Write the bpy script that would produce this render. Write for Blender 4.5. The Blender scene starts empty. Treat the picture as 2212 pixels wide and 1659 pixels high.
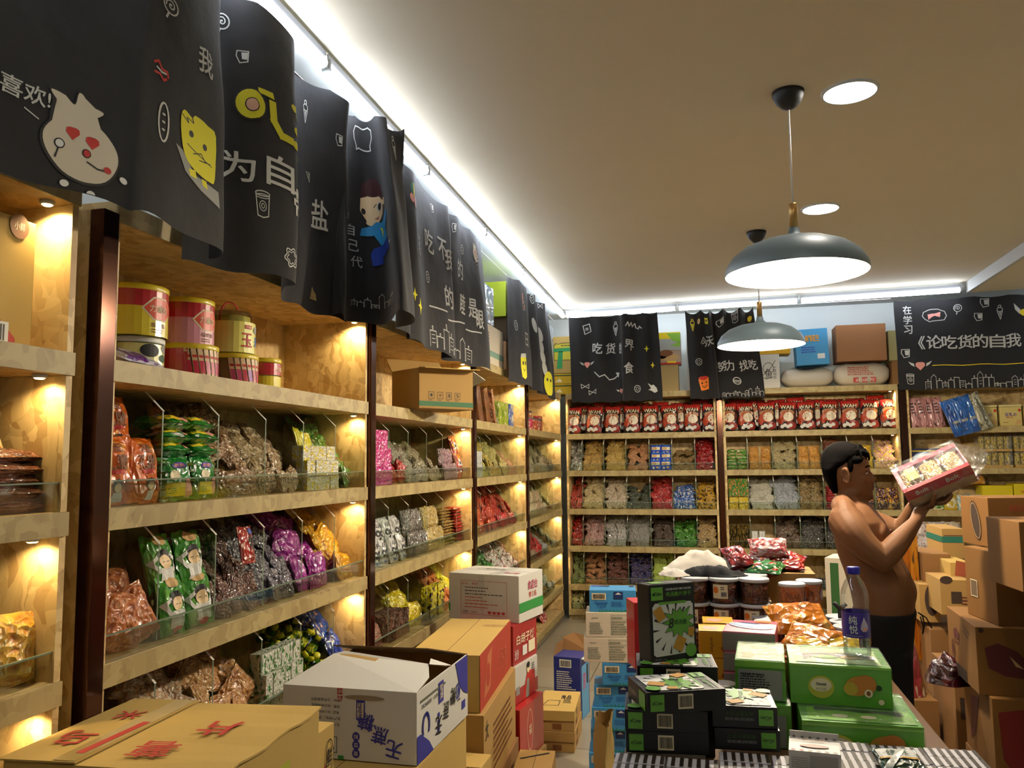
import bpy, bmesh, math, random
from math import sin, cos, pi, radians, sqrt, atan2
from mathutils import Vector, Matrix, noise, Euler
SC = bpy.context.scene
COL = SC.collection
rnd = random.Random(7)
# ------------------------------------------------------------------ camera
CAMP = Vector((1.5209, 0.0, 1.65)); FPX = 1757.81
_yaw, _pit, _rol = -.2354, .0942, -.0106
_F = Vector((sin(_yaw)*cos(_pit), cos(_yaw)*cos(_pit), sin(_pit)))
_r0 = Vector((cos(_yaw), -sin(_yaw), 0)); _u0 = _r0.cross(_F)
_R = _r0*cos(_rol)+_u0*sin(_rol); _U = -_r0*sin(_rol)+_u0*cos(_rol)
cam = bpy.data.cameras.new('camera'); camo = bpy.data.objects.new('camera', cam); COL.objects.link(camo)
cam.sensor_width = 36; cam.lens = 36*FPX/2212; cam.clip_start = .02
camo.matrix_world = Matrix(((_R.x, _U.x, -_F.x, CAMP.x), (_R.y, _U.y, -_F.y, CAMP.y), (_R.z, _U.z, -_F.z, CAMP.z), (0, 0, 0, 1)))
SC.camera = camo
def ray(x, y): return _F+_R*((x-1106)/FPX)-_U*((y-829.5)/FPX)
def onX(x, y, X):
    d = ray(x, y); return CAMP+d*((X-CAMP.x)/d.x)
def onY(x, y, Y):
    d = ray(x, y); return CAMP+d*((Y-CAMP.y)/d.y)
def onZ(x, y, Z):
    d = ray(x, y); return CAMP+d*((Z-CAMP.z)/d.z)
# ------------------------------------------------------------------ world and exposure
SC.view_settings.view_transform = 'Standard'; SC.view_settings.look = 'None'
SC.view_settings.exposure = 0.55; SC.view_settings.gamma = 1.0; SC.view_settings.use_curve_mapping = False
W = bpy.data.worlds.new('world'); SC.world = W; W.use_nodes = True
W.node_tree.nodes['Background'].inputs[0].default_value = (.02, .018, .015, 1); W.node_tree.nodes['Background'].inputs[1].default_value = 1.0
SC.cycles.max_bounces = 4; SC.cycles.diffuse_bounces = 3; SC.cycles.glossy_bounces = 2; SC.cycles.transmission_bounces = 3; SC.cycles.adaptive_threshold = .04; SC.cycles.use_adaptive_sampling = True
SC.cycles.transparent_max_bounces = 24; SC.cycles.caustics_reflective = False; SC.cycles.caustics_refractive = False
SC.cycles.sample_clamp_indirect = 3.0
try: SC.cycles.use_light_tree = False
except Exception: pass
E_TUBE, E_DOWN, E_BULB, P_PUCK, P_PEND = 16.5, 48.0, 14.0, 1.9, 108.0
# ------------------------------------------------------------------ materials
def lin(h):
    if not isinstance(h, str): return (*h[:3], 1)
    h = h.lstrip('#'); v = [int(h[i:i+2], 16)/255 for i in (0, 2, 4)]
    return (*[c/12.92 if c <= .04045 else ((c+.055)/1.055)**2.4 for c in v], 1)
def viv(h, g=1.28):
    L = lin(h); return tuple(c**g for c in L[:3])+(1,)
MATS = {}
class NT:
    def __init__(s, name):
        s.m = bpy.data.materials.new(name); s.m.use_nodes = True; s.t = s.m.node_tree; s.b = s.t.nodes['Principled BSDF']; s.o = s.t.nodes['Material Output']
    def n(s, ty, **k):
        x = s.t.nodes.new(ty)
        for a, v in k.items():
            if a[0] == 'i' and a[1:].isdigit(): x.inputs[int(a[1:])].default_value = v
            elif a[0] == 'I': x.inputs[a[1:].replace('_', ' ')].default_value = v
            else: setattr(x, a, v)
        return x
    def l(s, a, b): s.t.links.new(a, b)
    def mix(s, f, a, b):
        x = s.n('ShaderNodeMix', data_type='RGBA')
        for k, v in ((0, f), (6, a), (7, b)):
            if hasattr(v, 'links'): s.l(v, x.inputs[k])
            else: x.inputs[k].default_value = v
        return x.outputs[2]
    def ramp(s, f, a, b):
        x = s.n('ShaderNodeMapRange', i1=a, i2=b, i3=0., i4=1.); s.l(f, x.inputs[0]); return x.outputs[0]
    def bump(s, h, st, d=.005, to='Normal'):
        x = s.n('ShaderNodeBump'); x.inputs['Strength'].default_value = st; x.inputs['Distance'].default_value = d; s.l(h, x.inputs['Height']); s.l(x.outputs[0], s.b.inputs[to])
def plain(c, r=.5, me=0., name=None, coat=0, sh=0):
    k = ('p', c, r, me, coat, sh)
    if k in MATS: return MATS[k]
    t = NT(name or 'paint'); t.b.inputs['Base Color'].default_value = lin(c); t.b.inputs['Roughness'].default_value = r; t.b.inputs['Metallic'].default_value = me
    t.b.inputs['Coat Weight'].default_value = coat; t.b.inputs['Sheen Weight'].default_value = sh; t.b.inputs['Coat Roughness'].default_value = .1
    MATS[k] = t.m; return t.m
def emit(c, s, name='glow'):
    k = ('e', c, s)
    if k in MATS: return MATS[k]
    t = NT(name); t.b.inputs['Base Color'].default_value = lin(c); t.b.inputs['Emission Color'].default_value = lin(c); t.b.inputs['Emission Strength'].default_value = s
    MATS[k] = t.m; return t.m
def osb(c1='#b8955c', c2='#e0c48a', c3='#8a6433', name='osb_board'):
    k = ('osb', c1, c2, c3)
    if k in MATS: return MATS[k]
    t = NT(name); tc = t.n('ShaderNodeTexCoord')
    nz = t.n('ShaderNodeTexNoise', IScale=6., IDetail=2.); t.l(tc.outputs['Object'], nz.inputs['Vector'])
    ad = t.n('ShaderNodeMix', data_type='RGBA', blend_type='LINEAR_LIGHT'); ad.inputs[0].default_value = .06; t.l(tc.outputs['Object'], ad.inputs[6]); t.l(nz.outputs['Color'], ad.inputs[7])
    outs = []
    for rot, sc in ((.6, (26, 34, 9)), (-.9, (12, 30, 30)), (1.7, (34, 10, 26))):
        mp = t.n('ShaderNodeMapping'); mp.inputs['Rotation'].default_value = (rot, rot*.6, rot*1.3); mp.inputs['Scale'].default_value = sc; t.l(ad.outputs[2], mp.inputs[0])
        v = t.n('ShaderNodeTexVoronoi', IScale=1.0); t.l(mp.outputs[0], v.inputs['Vector']); outs.append(v)
    s1 = t.n('ShaderNodeSeparateColor'); t.l(outs[0].outputs['Color'], s1.inputs[0]); s2 = t.n('ShaderNodeSeparateColor'); t.l(outs[1].outputs['Color'], s2.inputs[0]); s3 = t.n('ShaderNodeSeparateColor'); t.l(outs[2].outputs['Color'], s3.inputs[0])
    c = t.mix(s1.outputs[0], lin(c1), lin(c2)); c = t.mix(t.ramp(s2.outputs[0], .55, .9), c, lin(c2)); c = t.mix(t.ramp(s3.outputs[1], .8, 1.3), c, lin(c3))
    t.l(c, t.b.inputs['Base Color']); t.b.inputs['Roughness'].default_value = .55; t.bump(s1.outputs[1], .12, .004)
    MATS[k] = t.m; return t.m
def kraft(c='#a88448', name='cardboard', v=.12, r=.8):
    k = ('k', c, v, r)
    if k in MATS: return MATS[k]
    t = NT(name); tc = t.n('ShaderNodeTexCoord'); L = lin(c)
    n1 = t.n('ShaderNodeTexNoise', IScale=3., IDetail=4.); t.l(tc.outputs['Object'], n1.inputs['Vector'])
    n2 = t.n('ShaderNodeTexNoise', IScale=160., IDetail=2.); t.l(tc.outputs['Object'], n2.inputs['Vector'])
    d = tuple(x*(1-v*1.6) for x in L[:3])+(1,); e = tuple(min(1, x*(1+v)) for x in L[:3])+(1,)
    t.l(t.mix(n2.outputs[0], t.mix(n1.outputs[0], d, e), t.mix(n1.outputs[0], L, e)), t.b.inputs['Base Color'])
    t.b.inputs['Roughness'].default_value = r; t.bump(n1.outputs[0], .25, .01)
    MATS[k] = t.m; return t.m
def rvec(t):
    tc = t.n('ShaderNodeTexCoord'); oi = t.n('ShaderNodeObjectInfo'); mu = t.n('ShaderNodeMath', operation='MULTIPLY', i1=37.)
    t.l(oi.outputs['Random'], mu.inputs[0]); v = t.n('ShaderNodeVectorMath', operation='ADD'); t.l(tc.outputs['Generated'], v.inputs[0]); t.l(mu.outputs[0], v.inputs[1])
    nn = t.n('ShaderNodeTexNoise', IScale=3., IDetail=0.); t.l(v.outputs[0], nn.inputs['Vector']); ds = t.n('ShaderNodeMix', data_type='RGBA', blend_type='LINEAR_LIGHT'); ds.inputs[0].default_value = .13
    t.l(v.outputs[0], ds.inputs[6]); t.l(nn.outputs['Color'], ds.inputs[7]); return v.outputs[0], ds.outputs[2]
def film(c1, c2=None, c3='#e8e0d0', sc=3.2, name='printed_film', th=.56, r=.32):
    k = ('f', c1, c2, c3, sc, th, r)
    if k in MATS: return MATS[k]
    c2 = c2 or c1; t = NT(name); v0, vd = rvec(t)
    def nz(s):
        x = t.n('ShaderNodeTexNoise', IScale=s, IDetail=1.); t.l(v0, x.inputs['Vector']); return x.outputs[0]
    c = t.mix(t.ramp(nz(sc), th-.03, th+.03), viv(c1), viv(c2)); c = t.mix(t.ramp(nz(sc*2.7), .62, .66), c, lin(c3))
    t.l(c, t.b.inputs['Base Color']); t.b.inputs['Roughness'].default_value = r
    t.b.inputs['Coat Weight'].default_value = .8; t.b.inputs['Coat Roughness'].default_value = .12
    vo = t.n('ShaderNodeTexVoronoi', IScale=5.); t.l(vd, vo.inputs['Vector']); t.bump(vo.outputs['Distance'], .4, .03, 'Coat Normal'); t.l(t.b.inputs['Coat Normal'].links[0].from_socket, t.b.inputs['Normal'])
    MATS[k] = t.m; return t.m
def clear(c1, c2, c3='#d8cbb2', sc=7., name='clear_wrap', amt=.08):
    k = ('c', c1, c2, c3, sc, amt)
    if k in MATS: return MATS[k]
    t = NT(name); v0, vd = rvec(t); vo = t.n('ShaderNodeTexVoronoi', IScale=6.5); t.l(vd, vo.inputs['Vector'])
    c = t.mix(t.ramp(vo.outputs['Distance'], .1, .75), viv(c2, 1.6), viv(c1)); L = lin(c3); c = t.mix(amt, c, L)
    mp = t.n('ShaderNodeMapping'); mp.inputs['Scale'].default_value = (5, 1, 1.2); t.l(v0, mp.inputs[0]); st = t.n('ShaderNodeTexNoise', IScale=3., IDetail=1.5, IDistortion=2.5); t.l(mp.outputs[0], st.inputs['Vector'])
    t.l(t.mix(t.ramp(st.outputs[0], .60, .66), c, L), t.b.inputs['Base Color'])
    t.b.inputs['Roughness'].default_value = .4; t.b.inputs['Coat Weight'].default_value = 1.; t.b.inputs['Coat Roughness'].default_value = .08
    t.bump(vo.outputs['Distance'], .42, .04, 'Coat Normal'); t.l(t.b.inputs['Coat Normal'].links[0].from_socket, t.b.inputs['Normal'])
    MATS[k] = t.m; return t.m
def cloth(c, name='cloth', r=.9, sc=900., sh=.25):
    k = ('cl', c)
    if k in MATS: return MATS[k]
    t = NT(name); tc = t.n('ShaderNodeTexCoord'); n = t.n('ShaderNodeTexNoise', IScale=sc*.3, IDetail=1.); t.l(tc.outputs['Object'], n.inputs['Vector'])
    n3 = t.n('ShaderNodeTexNoise', IScale=7., IDetail=3.); t.l(tc.outputs['Object'], n3.inputs['Vector'])
    L = lin(c); t.l(t.mix(n3.outputs[0], tuple(x*.75 for x in L[:3])+(1,), tuple(min(1, x*1.3) for x in L[:3])+(1,)), t.b.inputs['Base Color'])
    t.b.inputs['Roughness'].default_value = r; t.b.inputs['Sheen Weight'].default_value = sh; t.bump(n3.outputs[0], .3, .02)
    MATS[k] = t.m; return t.m
def glass(tint='#f7fbf7', refl=.10, name='glass'):
    k = ('g', tint, refl)
    if k in MATS: return MATS[k]
    t = NT(name); tr = t.n('ShaderNodeBsdfTransparent', i0=lin(tint)); gl = t.n('ShaderNodeBsdfGlossy'); gl.inputs['Roughness'].default_value = .04
    lw = t.n('ShaderNodeLayerWeight'); lw.inputs['Blend'].default_value = .3; ma = t.n('ShaderNodeMath', operation='MULTIPLY_ADD', i1=.35, i2=refl*.3); t.l(lw.outputs['Fresnel'], ma.inputs[0])
    mx = t.n('ShaderNodeMixShader'); t.l(ma.outputs[0], mx.inputs[0]); t.l(tr.outputs[0], mx.inputs[1]); t.l(gl.outputs[0], mx.inputs[2]); t.l(mx.outputs[0], t.o.inputs['Surface'])
    MATS[k] = t.m; return t.m
def plasticwrap(name='shrink_wrap', a=.12):
    k = ('w', a)
    if k in MATS: return MATS[k]
    t = NT(name); tr = t.n('ShaderNodeBsdfTransparent', i0=(.97, .98, .97, 1)); gl = t.n('ShaderNodeBsdfGlossy'); gl.inputs['Roughness'].default_value = .12
    tc = t.n('ShaderNodeTexCoord'); n1 = t.n('ShaderNodeTexNoise', IScale=14., IDetail=3., IDistortion=1.5); t.l(tc.outputs['Object'], n1.inputs['Vector'])
    bp = t.n('ShaderNodeBump'); bp.inputs['Strength'].default_value = 1.; bp.inputs['Distance'].default_value = .03; t.l(n1.outputs[0], bp.inputs['Height']); t.l(bp.outputs[0], gl.inputs['Normal'])
    df = t.n('ShaderNodeBsdfDiffuse', i0=(.8, .82, .8, 1)); m2 = t.n('ShaderNodeMixShader', i0=.3); t.l(gl.outputs[0], m2.inputs[1]); t.l(df.outputs[0], m2.inputs[2])
    mx = t.n('ShaderNodeMixShader'); r = t.n('ShaderNodeMapRange', i1=.35, i2=.75, i3=a*.5, i4=a*3); t.l(n1.outputs[0], r.inputs[0]); t.l(r.outputs[0], mx.inputs[0])
    t.l(tr.outputs[0], mx.inputs[1]); t.l(m2.outputs[0], mx.inputs[2]); t.l(mx.outputs[0], t.o.inputs['Surface'])
    MATS[k] = t.m; return t.m
# ------------------------------------------------------------------ mesh building
class MB:
    def __init__(s): s.v = []; s.f = []; s.mi = []; s.sm = []; s.mats = []
    def m(s, mat):
        if mat not in s.mats: s.mats.append(mat)
        return s.mats.index(mat)
    def add(s, vs, fs, mat, smooth=False, M=None):
        o = len(s.v); s.v += [tuple(M @ Vector(p)) if M else tuple(p) for p in vs]; k = s.m(mat)
        for f in fs: s.f.append([i+o for i in f]); s.mi.append(k); s.sm.append(smooth)
    def box(s, a, b, mat, M=None, bev=0.):
        (x0, y0, z0), (x1, y1, z1) = a, b
        if bev <= 0:
            s.add([(x0, y0, z0), (x1, y0, z0), (x1, y1, z0), (x0, y1, z0), (x0, y0, z1), (x1, y0, z1), (x1, y1, z1), (x0, y1, z1)],
                  [(0, 3, 2, 1), (4, 5, 6, 7), (0, 1, 5, 4), (1, 2, 6, 5), (2, 3, 7, 6), (3, 0, 4, 7)], mat, False, M); return
        bm = bmesh.new(); bmesh.ops.create_cube(bm, size=1)
        for v in bm.verts: v.co = Vector(((x0+x1)/2+v.co.x*(x1-x0), (y0+y1)/2+v.co.y*(y1-y0), (z0+z1)/2+v.co.z*(z1-z0)))
        bmesh.ops.bevel(bm, geom=list(bm.edges)+list(bm.verts), offset=bev, segments=2, profile=.7, affect='EDGES')
        s.add([v.co for v in bm.verts], [[v.index for v in f.verts] for f in bm.faces], mat, False, M) if not bm.verts.index_update() else 0
        bm.free()
    def grid(s, fn, nu, nv, mat, smooth=True, cu=False):
        vs = [fn(i/nu, j/nv) for j in range(nv+1) for i in range(nu+(0 if cu else 1))]; w = nu if cu else nu+1
        s.add(vs, [(j*w+i, j*w+(i+1) % w if cu else j*w+i+1, (j+1)*w+((i+1) % w if cu else i+1), (j+1)*w+i) for j in range(nv) for i in range(nu)], mat, smooth)
    def lathe(s, prof, mat, n=24, c=(0, 0, 0), smooth=True, caps=True, M=None, sx=1.):
        vs = [(c[0]+r*cos(2*pi*i/n)*sx, c[1]+r*sin(2*pi*i/n), c[2]+z) for r, z in prof for i in range(n)]
        fs = [(j*n+i, j*n+(i+1) % n, (j+1)*n+(i+1) % n, (j+1)*n+i) for j in range(len(prof)-1) for i in range(n)]
        if caps: fs += [list(range(n))[::-1], [(len(prof)-1)*n+i for i in range(n)]]
        s.add(vs, fs, mat, smooth, M)
    def tube(s, pts, r, mat, n=8, rs=None, caps=True):
        P = [Vector(p) for p in pts]; vs = []; up = Vector((0, 0, 1)); a = None
        for i, p in enumerate(P):
            t = (P[min(i+1, len(P)-1)]-P[max(i-1, 0)]).normalized()
            if a is None: a = t.cross(up if abs(t.z) < .9 else Vector((1, 0, 0))).normalized()
            a = (a-t*a.dot(t)).normalized(); b = t.cross(a); q = rs[i] if rs else r
            vs += [p+a*cos(2*pi*k/n)*q+b*sin(2*pi*k/n)*q for k in range(n)]
        fs = [(j*n+i, j*n+(i+1) % n, (j+1)*n+(i+1) % n, (j+1)*n+i) for j in range(len(P)-1) for i in range(n)]
        if caps: fs += [list(range(n))[::-1], [(len(P)-1)*n+i for i in range(n)]]
        s.add(vs, fs, mat, True)
    def ball(s, c, r, mat, n=12, sc=(1, 1, 1), M=None):
        pr = [(max(1e-4, sin(pi*j/n)), -cos(pi*j/n)) for j in range(n+1)]; k = n*2
        vs = [(c[0]+r*sc[0]*a*cos(2*pi*i/k), c[1]+r*sc[1]*a*sin(2*pi*i/k), c[2]+r*sc[2]*z) for a, z in pr for i in range(k)]
        s.add(vs, [(j*k+i, j*k+(i+1) % k, (j+1)*k+(i+1) % k, (j+1)*k+i) for j in range(n) for i in range(k)], mat, True, M)
    def mesh(s, name):
        me = bpy.data.meshes.new(name); me.from_pydata(s.v, [], s.f)
        for m in s.mats: me.materials.append(m)
        me.polygons.foreach_set('material_index', s.mi); me.polygons.foreach_set('use_smooth', s.sm); me.update(); return me
    def build(s, name, parent=None, M=None):
        return link(name, s.mesh(name), parent, M)
def link(name, data, parent=None, M=None):
    o = bpy.data.objects.new(name, data); COL.objects.link(o)
    if parent: o.parent = parent
    if M is not None: o.matrix_basis = M
    return o
def tag(o, label=None, cat=None, group=None, kind=None):
    for k, v in (('label', label), ('category', cat), ('group', group), ('kind', kind)):
        if v: o[k] = v
    return o
def thing(name, label, cat, M=None, group=None):
    o = bpy.data.objects.new(name, None); o.empty_display_size = .05; COL.objects.link(o)
    if M is not None: o.matrix_basis = M
    return tag(o, label, cat, group)
def TR(x, y, z, yaw=0., tx=0., ty=0.): return Matrix.Translation((x, y, z)) @ Matrix.Rotation(yaw, 4, 'Z') @ Matrix.Rotation(tx, 4, 'X') @ Matrix.Rotation(ty, 4, 'Y')
# ------------------------------------------------------------------ flat art (print, lettering) laid on surfaces
GLY = {}
def glyphs(s, bold):
    k = (s, bold)
    if k not in GLY:
        c = bpy.data.curves.new('t', 'FONT'); c.body = s; c.size = 1; c.resolution_u = 2; c.offset = bold; c.fill_mode = 'FRONT'
        o = bpy.data.objects.new('t', c); COL.objects.link(o); bpy.context.view_layer.update()
        me = o.evaluated_get(bpy.context.evaluated_depsgraph_get()).to_mesh()
        vs = [(v.co.x, v.co.y) for v in me.vertices]; fs = [tuple(p.vertices) for p in me.polygons]
        bpy.data.objects.remove(o); bpy.data.curves.remove(c)
        xs = [p[0] for p in vs] or [0, 1]; ys = [p[1] for p in vs] or [0, 1]
        GLY[k] = (vs, fs, min(xs), min(ys), max(1e-3, max(xs)-min(xs)), max(1e-3, max(ys)-min(ys)))
    return GLY[k]
class Art:
    def __init__(s): s.v = []; s.f = []
    def put(s, pts, faces, mat, lay):
        o = len(s.v); s.v += [(p[0], p[1], lay) for p in pts]; s.f += [([i+o for i in f], mat) for f in faces]; return s
    def poly(s, pts, mat, lay=1): return s.put(pts, [list(range(len(pts)))], mat, lay)
    def rect(s, x, y, w, h, mat, lay=1): return s.poly([(x, y), (x+w, y), (x+w, y+h), (x, y+h)], mat, lay)
    def ell(s, x, y, a, b, mat, lay=1, n=20, rot=0.):
        return s.poly([(x+a*cos(2*pi*i/n)*cos(rot)-b*sin(2*pi*i/n)*sin(rot), y+a*cos(2*pi*i/n)*sin(rot)+b*sin(2*pi*i/n)*cos(rot)) for i in range(n)], mat, lay)
    def line(s, pts, w, mat, lay=1, close=False):
        P = [Vector((*p, 0)) for p in pts]
        if close: P.append(P[0])
        for a, b in zip(P, P[1:]):
            d = b-a
            if d.length < 1e-6: continue
            d.normalize(); n = Vector((-d.y, d.x, 0))*w/2; e = d*w*.35
            s.put([(a-n-e)[:2], (b-n+e)[:2], (b+n+e)[:2], (a+n-e)[:2]], [(0, 1, 2, 3)], mat, lay)
        return s
    def ering(s, x, y, a, b, w, mat, lay=1, n=18, rot=0., a0=0., a1=2*pi):
        return s.line([(x+a*cos(t)*cos(rot)-b*sin(t)*sin(rot), y+a*cos(t)*sin(rot)+b*sin(t)*cos(rot)) for t in [a0+(a1-a0)*i/n for i in range(n+1)]], w, mat, lay)
    def text(s, st, x, y, mat, w=None, h=None, bold=.0, lay=2, rot=0., sk=0.):
        if bold > .012:
            e = bold*.42*(h or w/max(1, len(st)))
            for i_, (dx, dy) in enumerate(((-e, 0), (e, 0), (0, e*.7), (0, -e*.7))): s.text(st, x+dx, y+dy, mat, w*.97 if w else w, h*.97 if h else h, .004, lay+.2*i_, rot, sk)
            return s
        vs, fs, mx, my, ww, hh = glyphs(st, bold); sx = w/ww if w else h/hh; sy = h/hh if h else sx
        pts = []
        for a, b in vs:
            a = (a-mx-ww/2)*sx; b = (b-my-hh/2)*sy; a += b*sk; pts.append((x+a*cos(rot)-b*sin(rot), y+a*sin(rot)+b*cos(rot)))
        return s.put(pts, fs, mat, lay)
    def print_(s, x, y, w, h, n, mat, lay=2, seed=1):       # block of print too small to read
        r = random.Random(seed); dy = h/n
        for i in range(n):
            q = x; e = x+w*r.uniform(.6, 1)
            while q < e:
                l = min(r.uniform(.03, .12)*w, e-q); s.rect(q, y+h-(i+.75)*dy, l, dy*.45, mat, lay); q += l+.02*w
        return s
    def bars(s, x, y, w, h, bg, fg, lay=2, seed=3, vert=False):
        r = random.Random(seed); s.rect(x, y, w, h, bg, lay)
        L = (h if vert else w); q = L*.08
        while q < L*.92:
            t = r.choice([.012, .02, .035])*L
            if vert: s.rect(x+w*.08, y+q, w*.84, t, fg, lay+1)
            else: s.rect(x+q, y+h*.12, t, h*.76, fg, lay+1)
            q += t+r.choice([.012, .02])*L*1.4
        return s
    def burst(s, x, y, r0, r1, n, mat, lay=1, sy=1., seed=2):
        r = random.Random(seed); return s.poly([(x+q*cos(pi*i/n), y+q*sin(pi*i/n)*sy) for i in range(2*n) for q in [(r1*r.uniform(.85, 1.15) if i % 2 else r0)]], mat, lay)
    def place(s, o, x, y, sc=1., rot=0., sy=None):
        sy = sy or sc; b = len(s.v); c, q = cos(rot), sin(rot)
        s.v += [(x+p[0]*sc*c-p[1]*sy*q, y+p[0]*sc*q+p[1]*sy*c, p[2]) for p in o.v]; s.f += [([i+b for i in f], m) for f, m in o.f]; return s
    def lay_on(s, mb, fn, us=None, vs=None, gap=.0006, base=.0006, clip=None):
        """fn(u,v)->(point, normal); the art is cut along the surface's own grid lines us / vs first."""
        if not s.f: return
        bm = bmesh.new(); ml = []; V = [bm.verts.new(p) for p in s.v]
        for f, m in s.f:
            if m not in ml: ml.append(m)
            try: fa = bm.faces.new([V[i] for i in f]); fa.material_index = ml.index(m)
            except ValueError: pass
        if us or clip:
            bmesh.ops.triangulate(bm, faces=[f for f in bm.faces if len(f.verts) > 4])
        for cuts, ax in ((us, 0), (vs, 1)):
            if not cuts: continue
            no = Vector((1, 0, 0)) if ax == 0 else Vector((0, 1, 0))
            lo = min(v.co[ax] for v in bm.verts); hi = max(v.co[ax] for v in bm.verts)
            for c in cuts:
                if lo < c < hi:
                    g = [f for f in bm.faces if min(v.co[ax] for v in f.verts) < c < max(v.co[ax] for v in f.verts)]
                    if g:
                        gg = set(g); 
                        for f in g: gg |= set(f.edges) | set(f.verts)
                        bmesh.ops.bisect_plane(bm, geom=list(gg), dist=1e-6, plane_co=no*c, plane_no=no)
        if clip:
            x0, x1, y0, y1 = clip
            for co, no in (((x0, 0, 0), (-1, 0, 0)), ((x1, 0, 0), (1, 0, 0)), ((0, y0, 0), (0, -1, 0)), ((0, y1, 0), (0, 1, 0))):
                bmesh.ops.bisect_plane(bm, geom=list(bm.verts)+list(bm.edges)+list(bm.faces), dist=1e-7, plane_co=co, plane_no=no, clear_outer=True)
        bm.verts.index_update(); P = []
        for v in bm.verts:
            p, n = fn(v.co.x, v.co.y); P.append(p+n*(base+gap*v.co.z))
        by = {}
        for f in bm.faces: by.setdefault(f.material_index, []).append([v.index for v in f.verts])
        first = True; off = len(mb.v)
        for k, fs in by.items():
            if first: mb.add(P, fs, ml[k]); first = False
            else:
                q = mb.m(ml[k])
                for f in fs: mb.f.append([i+off for i in f]); mb.mi.append(q); mb.sm.append(False)
        bm.free()
def plane(o, u, v):
    o, u, v = Vector(o), Vector(u), Vector(v); n = u.cross(v).normalized(); return lambda a, b: (o+u*a+v*b, n)
# common inks
INK = {k: plain(c, .6, name='ink_'+k) for k, c in dict(white='#d8d8d2', black='#15120f', red='#b8281c', yellow='#e8cf1c', pink='#e0988c', green='#2f8a3c', lime='#86b93a', blue='#2a3fa0', navy='#1a2454', brown='#7a4a22', cream='#e6d9b4', orange='#e0761c', grey='#8c8c86', purple='#3a2a9a', skin='#f0d2a4', sky='#2c8cc4', hotpink='#d8267c', gold='#c8962c', teal='#1f6a5a', tan='#c9a46a', dgreen='#1e4a22').items()}
# ------------------------------------------------------------------ room shell
CEILM = kraft('#ebe0c6', 'ceiling_paint', .03, .9); WALLM = kraft('#d3d8d2', 'wall_paint', .03, .9); TRIMM = plain('#cfd2ce', .6, name='white_trim')
def struct(name, mb, parent=None):
    o = mb.build(name, parent); o['kind'] = 'structure'; return o
fl = NT('floor_tiles'); tc = fl.n('ShaderNodeTexCoord'); br = fl.n('ShaderNodeTexBrick', IScale=1.0); fl.l(tc.outputs['Object'], br.inputs['Vector'])
br.offset = 0.; br.inputs['Color1'].default_value = lin('#8f8674'); br.inputs['Color2'].default_value = lin('#9a917e'); br.inputs['Mortar'].default_value = lin('#5c5446'); br.inputs['Mortar Size'].default_value = .004; br.inputs['Brick Width'].default_value = .6; br.inputs['Row Height'].default_value = .6
fl.l(br.outputs['Color'], fl.b.inputs['Base Color']); fl.b.inputs['Roughness'].default_value = .28
m = MB(); m.box((-.6, -2.2, -.1), (6.1, 9.3, 0), fl.m); struct('floor', m)
# the tray ceiling's inner edge runs slightly off square, as measured
EA, EB, ED = (.13, -2.2), (0.0, 8.69), (3.96, 8.39); EE = (3.97, -2.2); CZ = 3.29; SZ = 3.245
m = MB(); m.box((-.6, -2.2, CZ), (6.1, 9.3, 3.45), CEILM); struct('ceiling', m)
def slab(name, pts, z0, z1, mat):
    m = MB(); n = len(pts); m.add([(x, y, z) for z in (z0, z1) for x, y in pts], [list(range(n))[::-1], [n+i for i in range(n)]]+[(i, (i+1) % n, n+(i+1) % n, n+i) for i in range(n)], mat); return struct(name, m)
slab('trim_1', [(-.59, -2.19), EA, EB, (-.59, 9.29)], SZ, CZ-.001, TRIMM)
slab('trim_2', [(-.589, 9.289), (EB[0]+.0005, EB[1]+.001), (ED[0]-.0005, ED[1]+.001), (6.09, 8.2), (6.09, 9.289)], SZ, CZ-.001, TRIMM)
slab('trim_3', [EE, (6.09, -2.19), (6.09, 8.19), (ED[0]+.001, ED[1]-.002)], 3.19, CZ-.001, CEILM)
for nm, a, b in (('wall_left', (-.6, -2.2, 0), (-.45, 9.3, 3.29)), ('wall_back', (-.45, 9.03, 0), (6.1, 9.3, 3.29)), ('wall_right', (5.9, -2.2, 0), (6.1, 9.03, 3.29)), ('wall_front', (-.45, -2.2, 0), (5.9, -2.05, 3.29))):
    m = MB(); m.box(a, b, WALLM); struct(nm, m)
# light trim on the step at the right
m = MB(); m.box((3.935, -2., 3.185), (3.966, 8.37, 3.288), TRIMM); struct('trim_4', m)
# ------------------------------------------------------------------ lamps
TUBE = emit('#e6efff', E_TUBE, 'tube_glow'); DOWN = emit('#fff6ea', E_DOWN, 'downlight_glow'); BULB = emit('#fff0dc', E_BULB, 'bulb_glow')
GREYM = plain('#a9adb4', .5, name='tube_housing')
def led_tube(a, b, label, grp):
    a, b = Vector(a), Vector(b); L = (b-a).length; d = (b-a).normalized(); yaw = atan2(d.y, d.x)
    t = thing('led_tube_light', label, 'light', Matrix.Translation(a) @ Matrix.Rotation(yaw, 4, 'Z'), grp)
    m = MB(); m.box((0, -.010, .022), (L, .014, .052), GREYM); m.build('housing', t)
    m = MB(); n = 10; vs = []
    for x in (.012, L-.012): vs += [(x, .023*cos(2*pi*k/n), .001+.023*sin(2*pi*k/n)) for k in range(n)]
    m.add(vs, [(k, (k+1) % n, n+(k+1) % n, n+k) for k in range(n)]+[list(range(n))[::-1], [n+k for k in range(n)]], TUBE, True); m.build('tube', t)
    for x in (0, L-.012):
        m = MB(); m.box((x, -.019, -.015), (x+.010, .019, .03), TRIMM); m.build('end_cap', t)
    return t
def edge(y): f = (y+2.2)/(8.69+2.2); return .13-.13*f
yy = [-.9, .35, 1.6, 2.83, 4.06, 5.29, 6.52, 7.62, 8.66]
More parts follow.
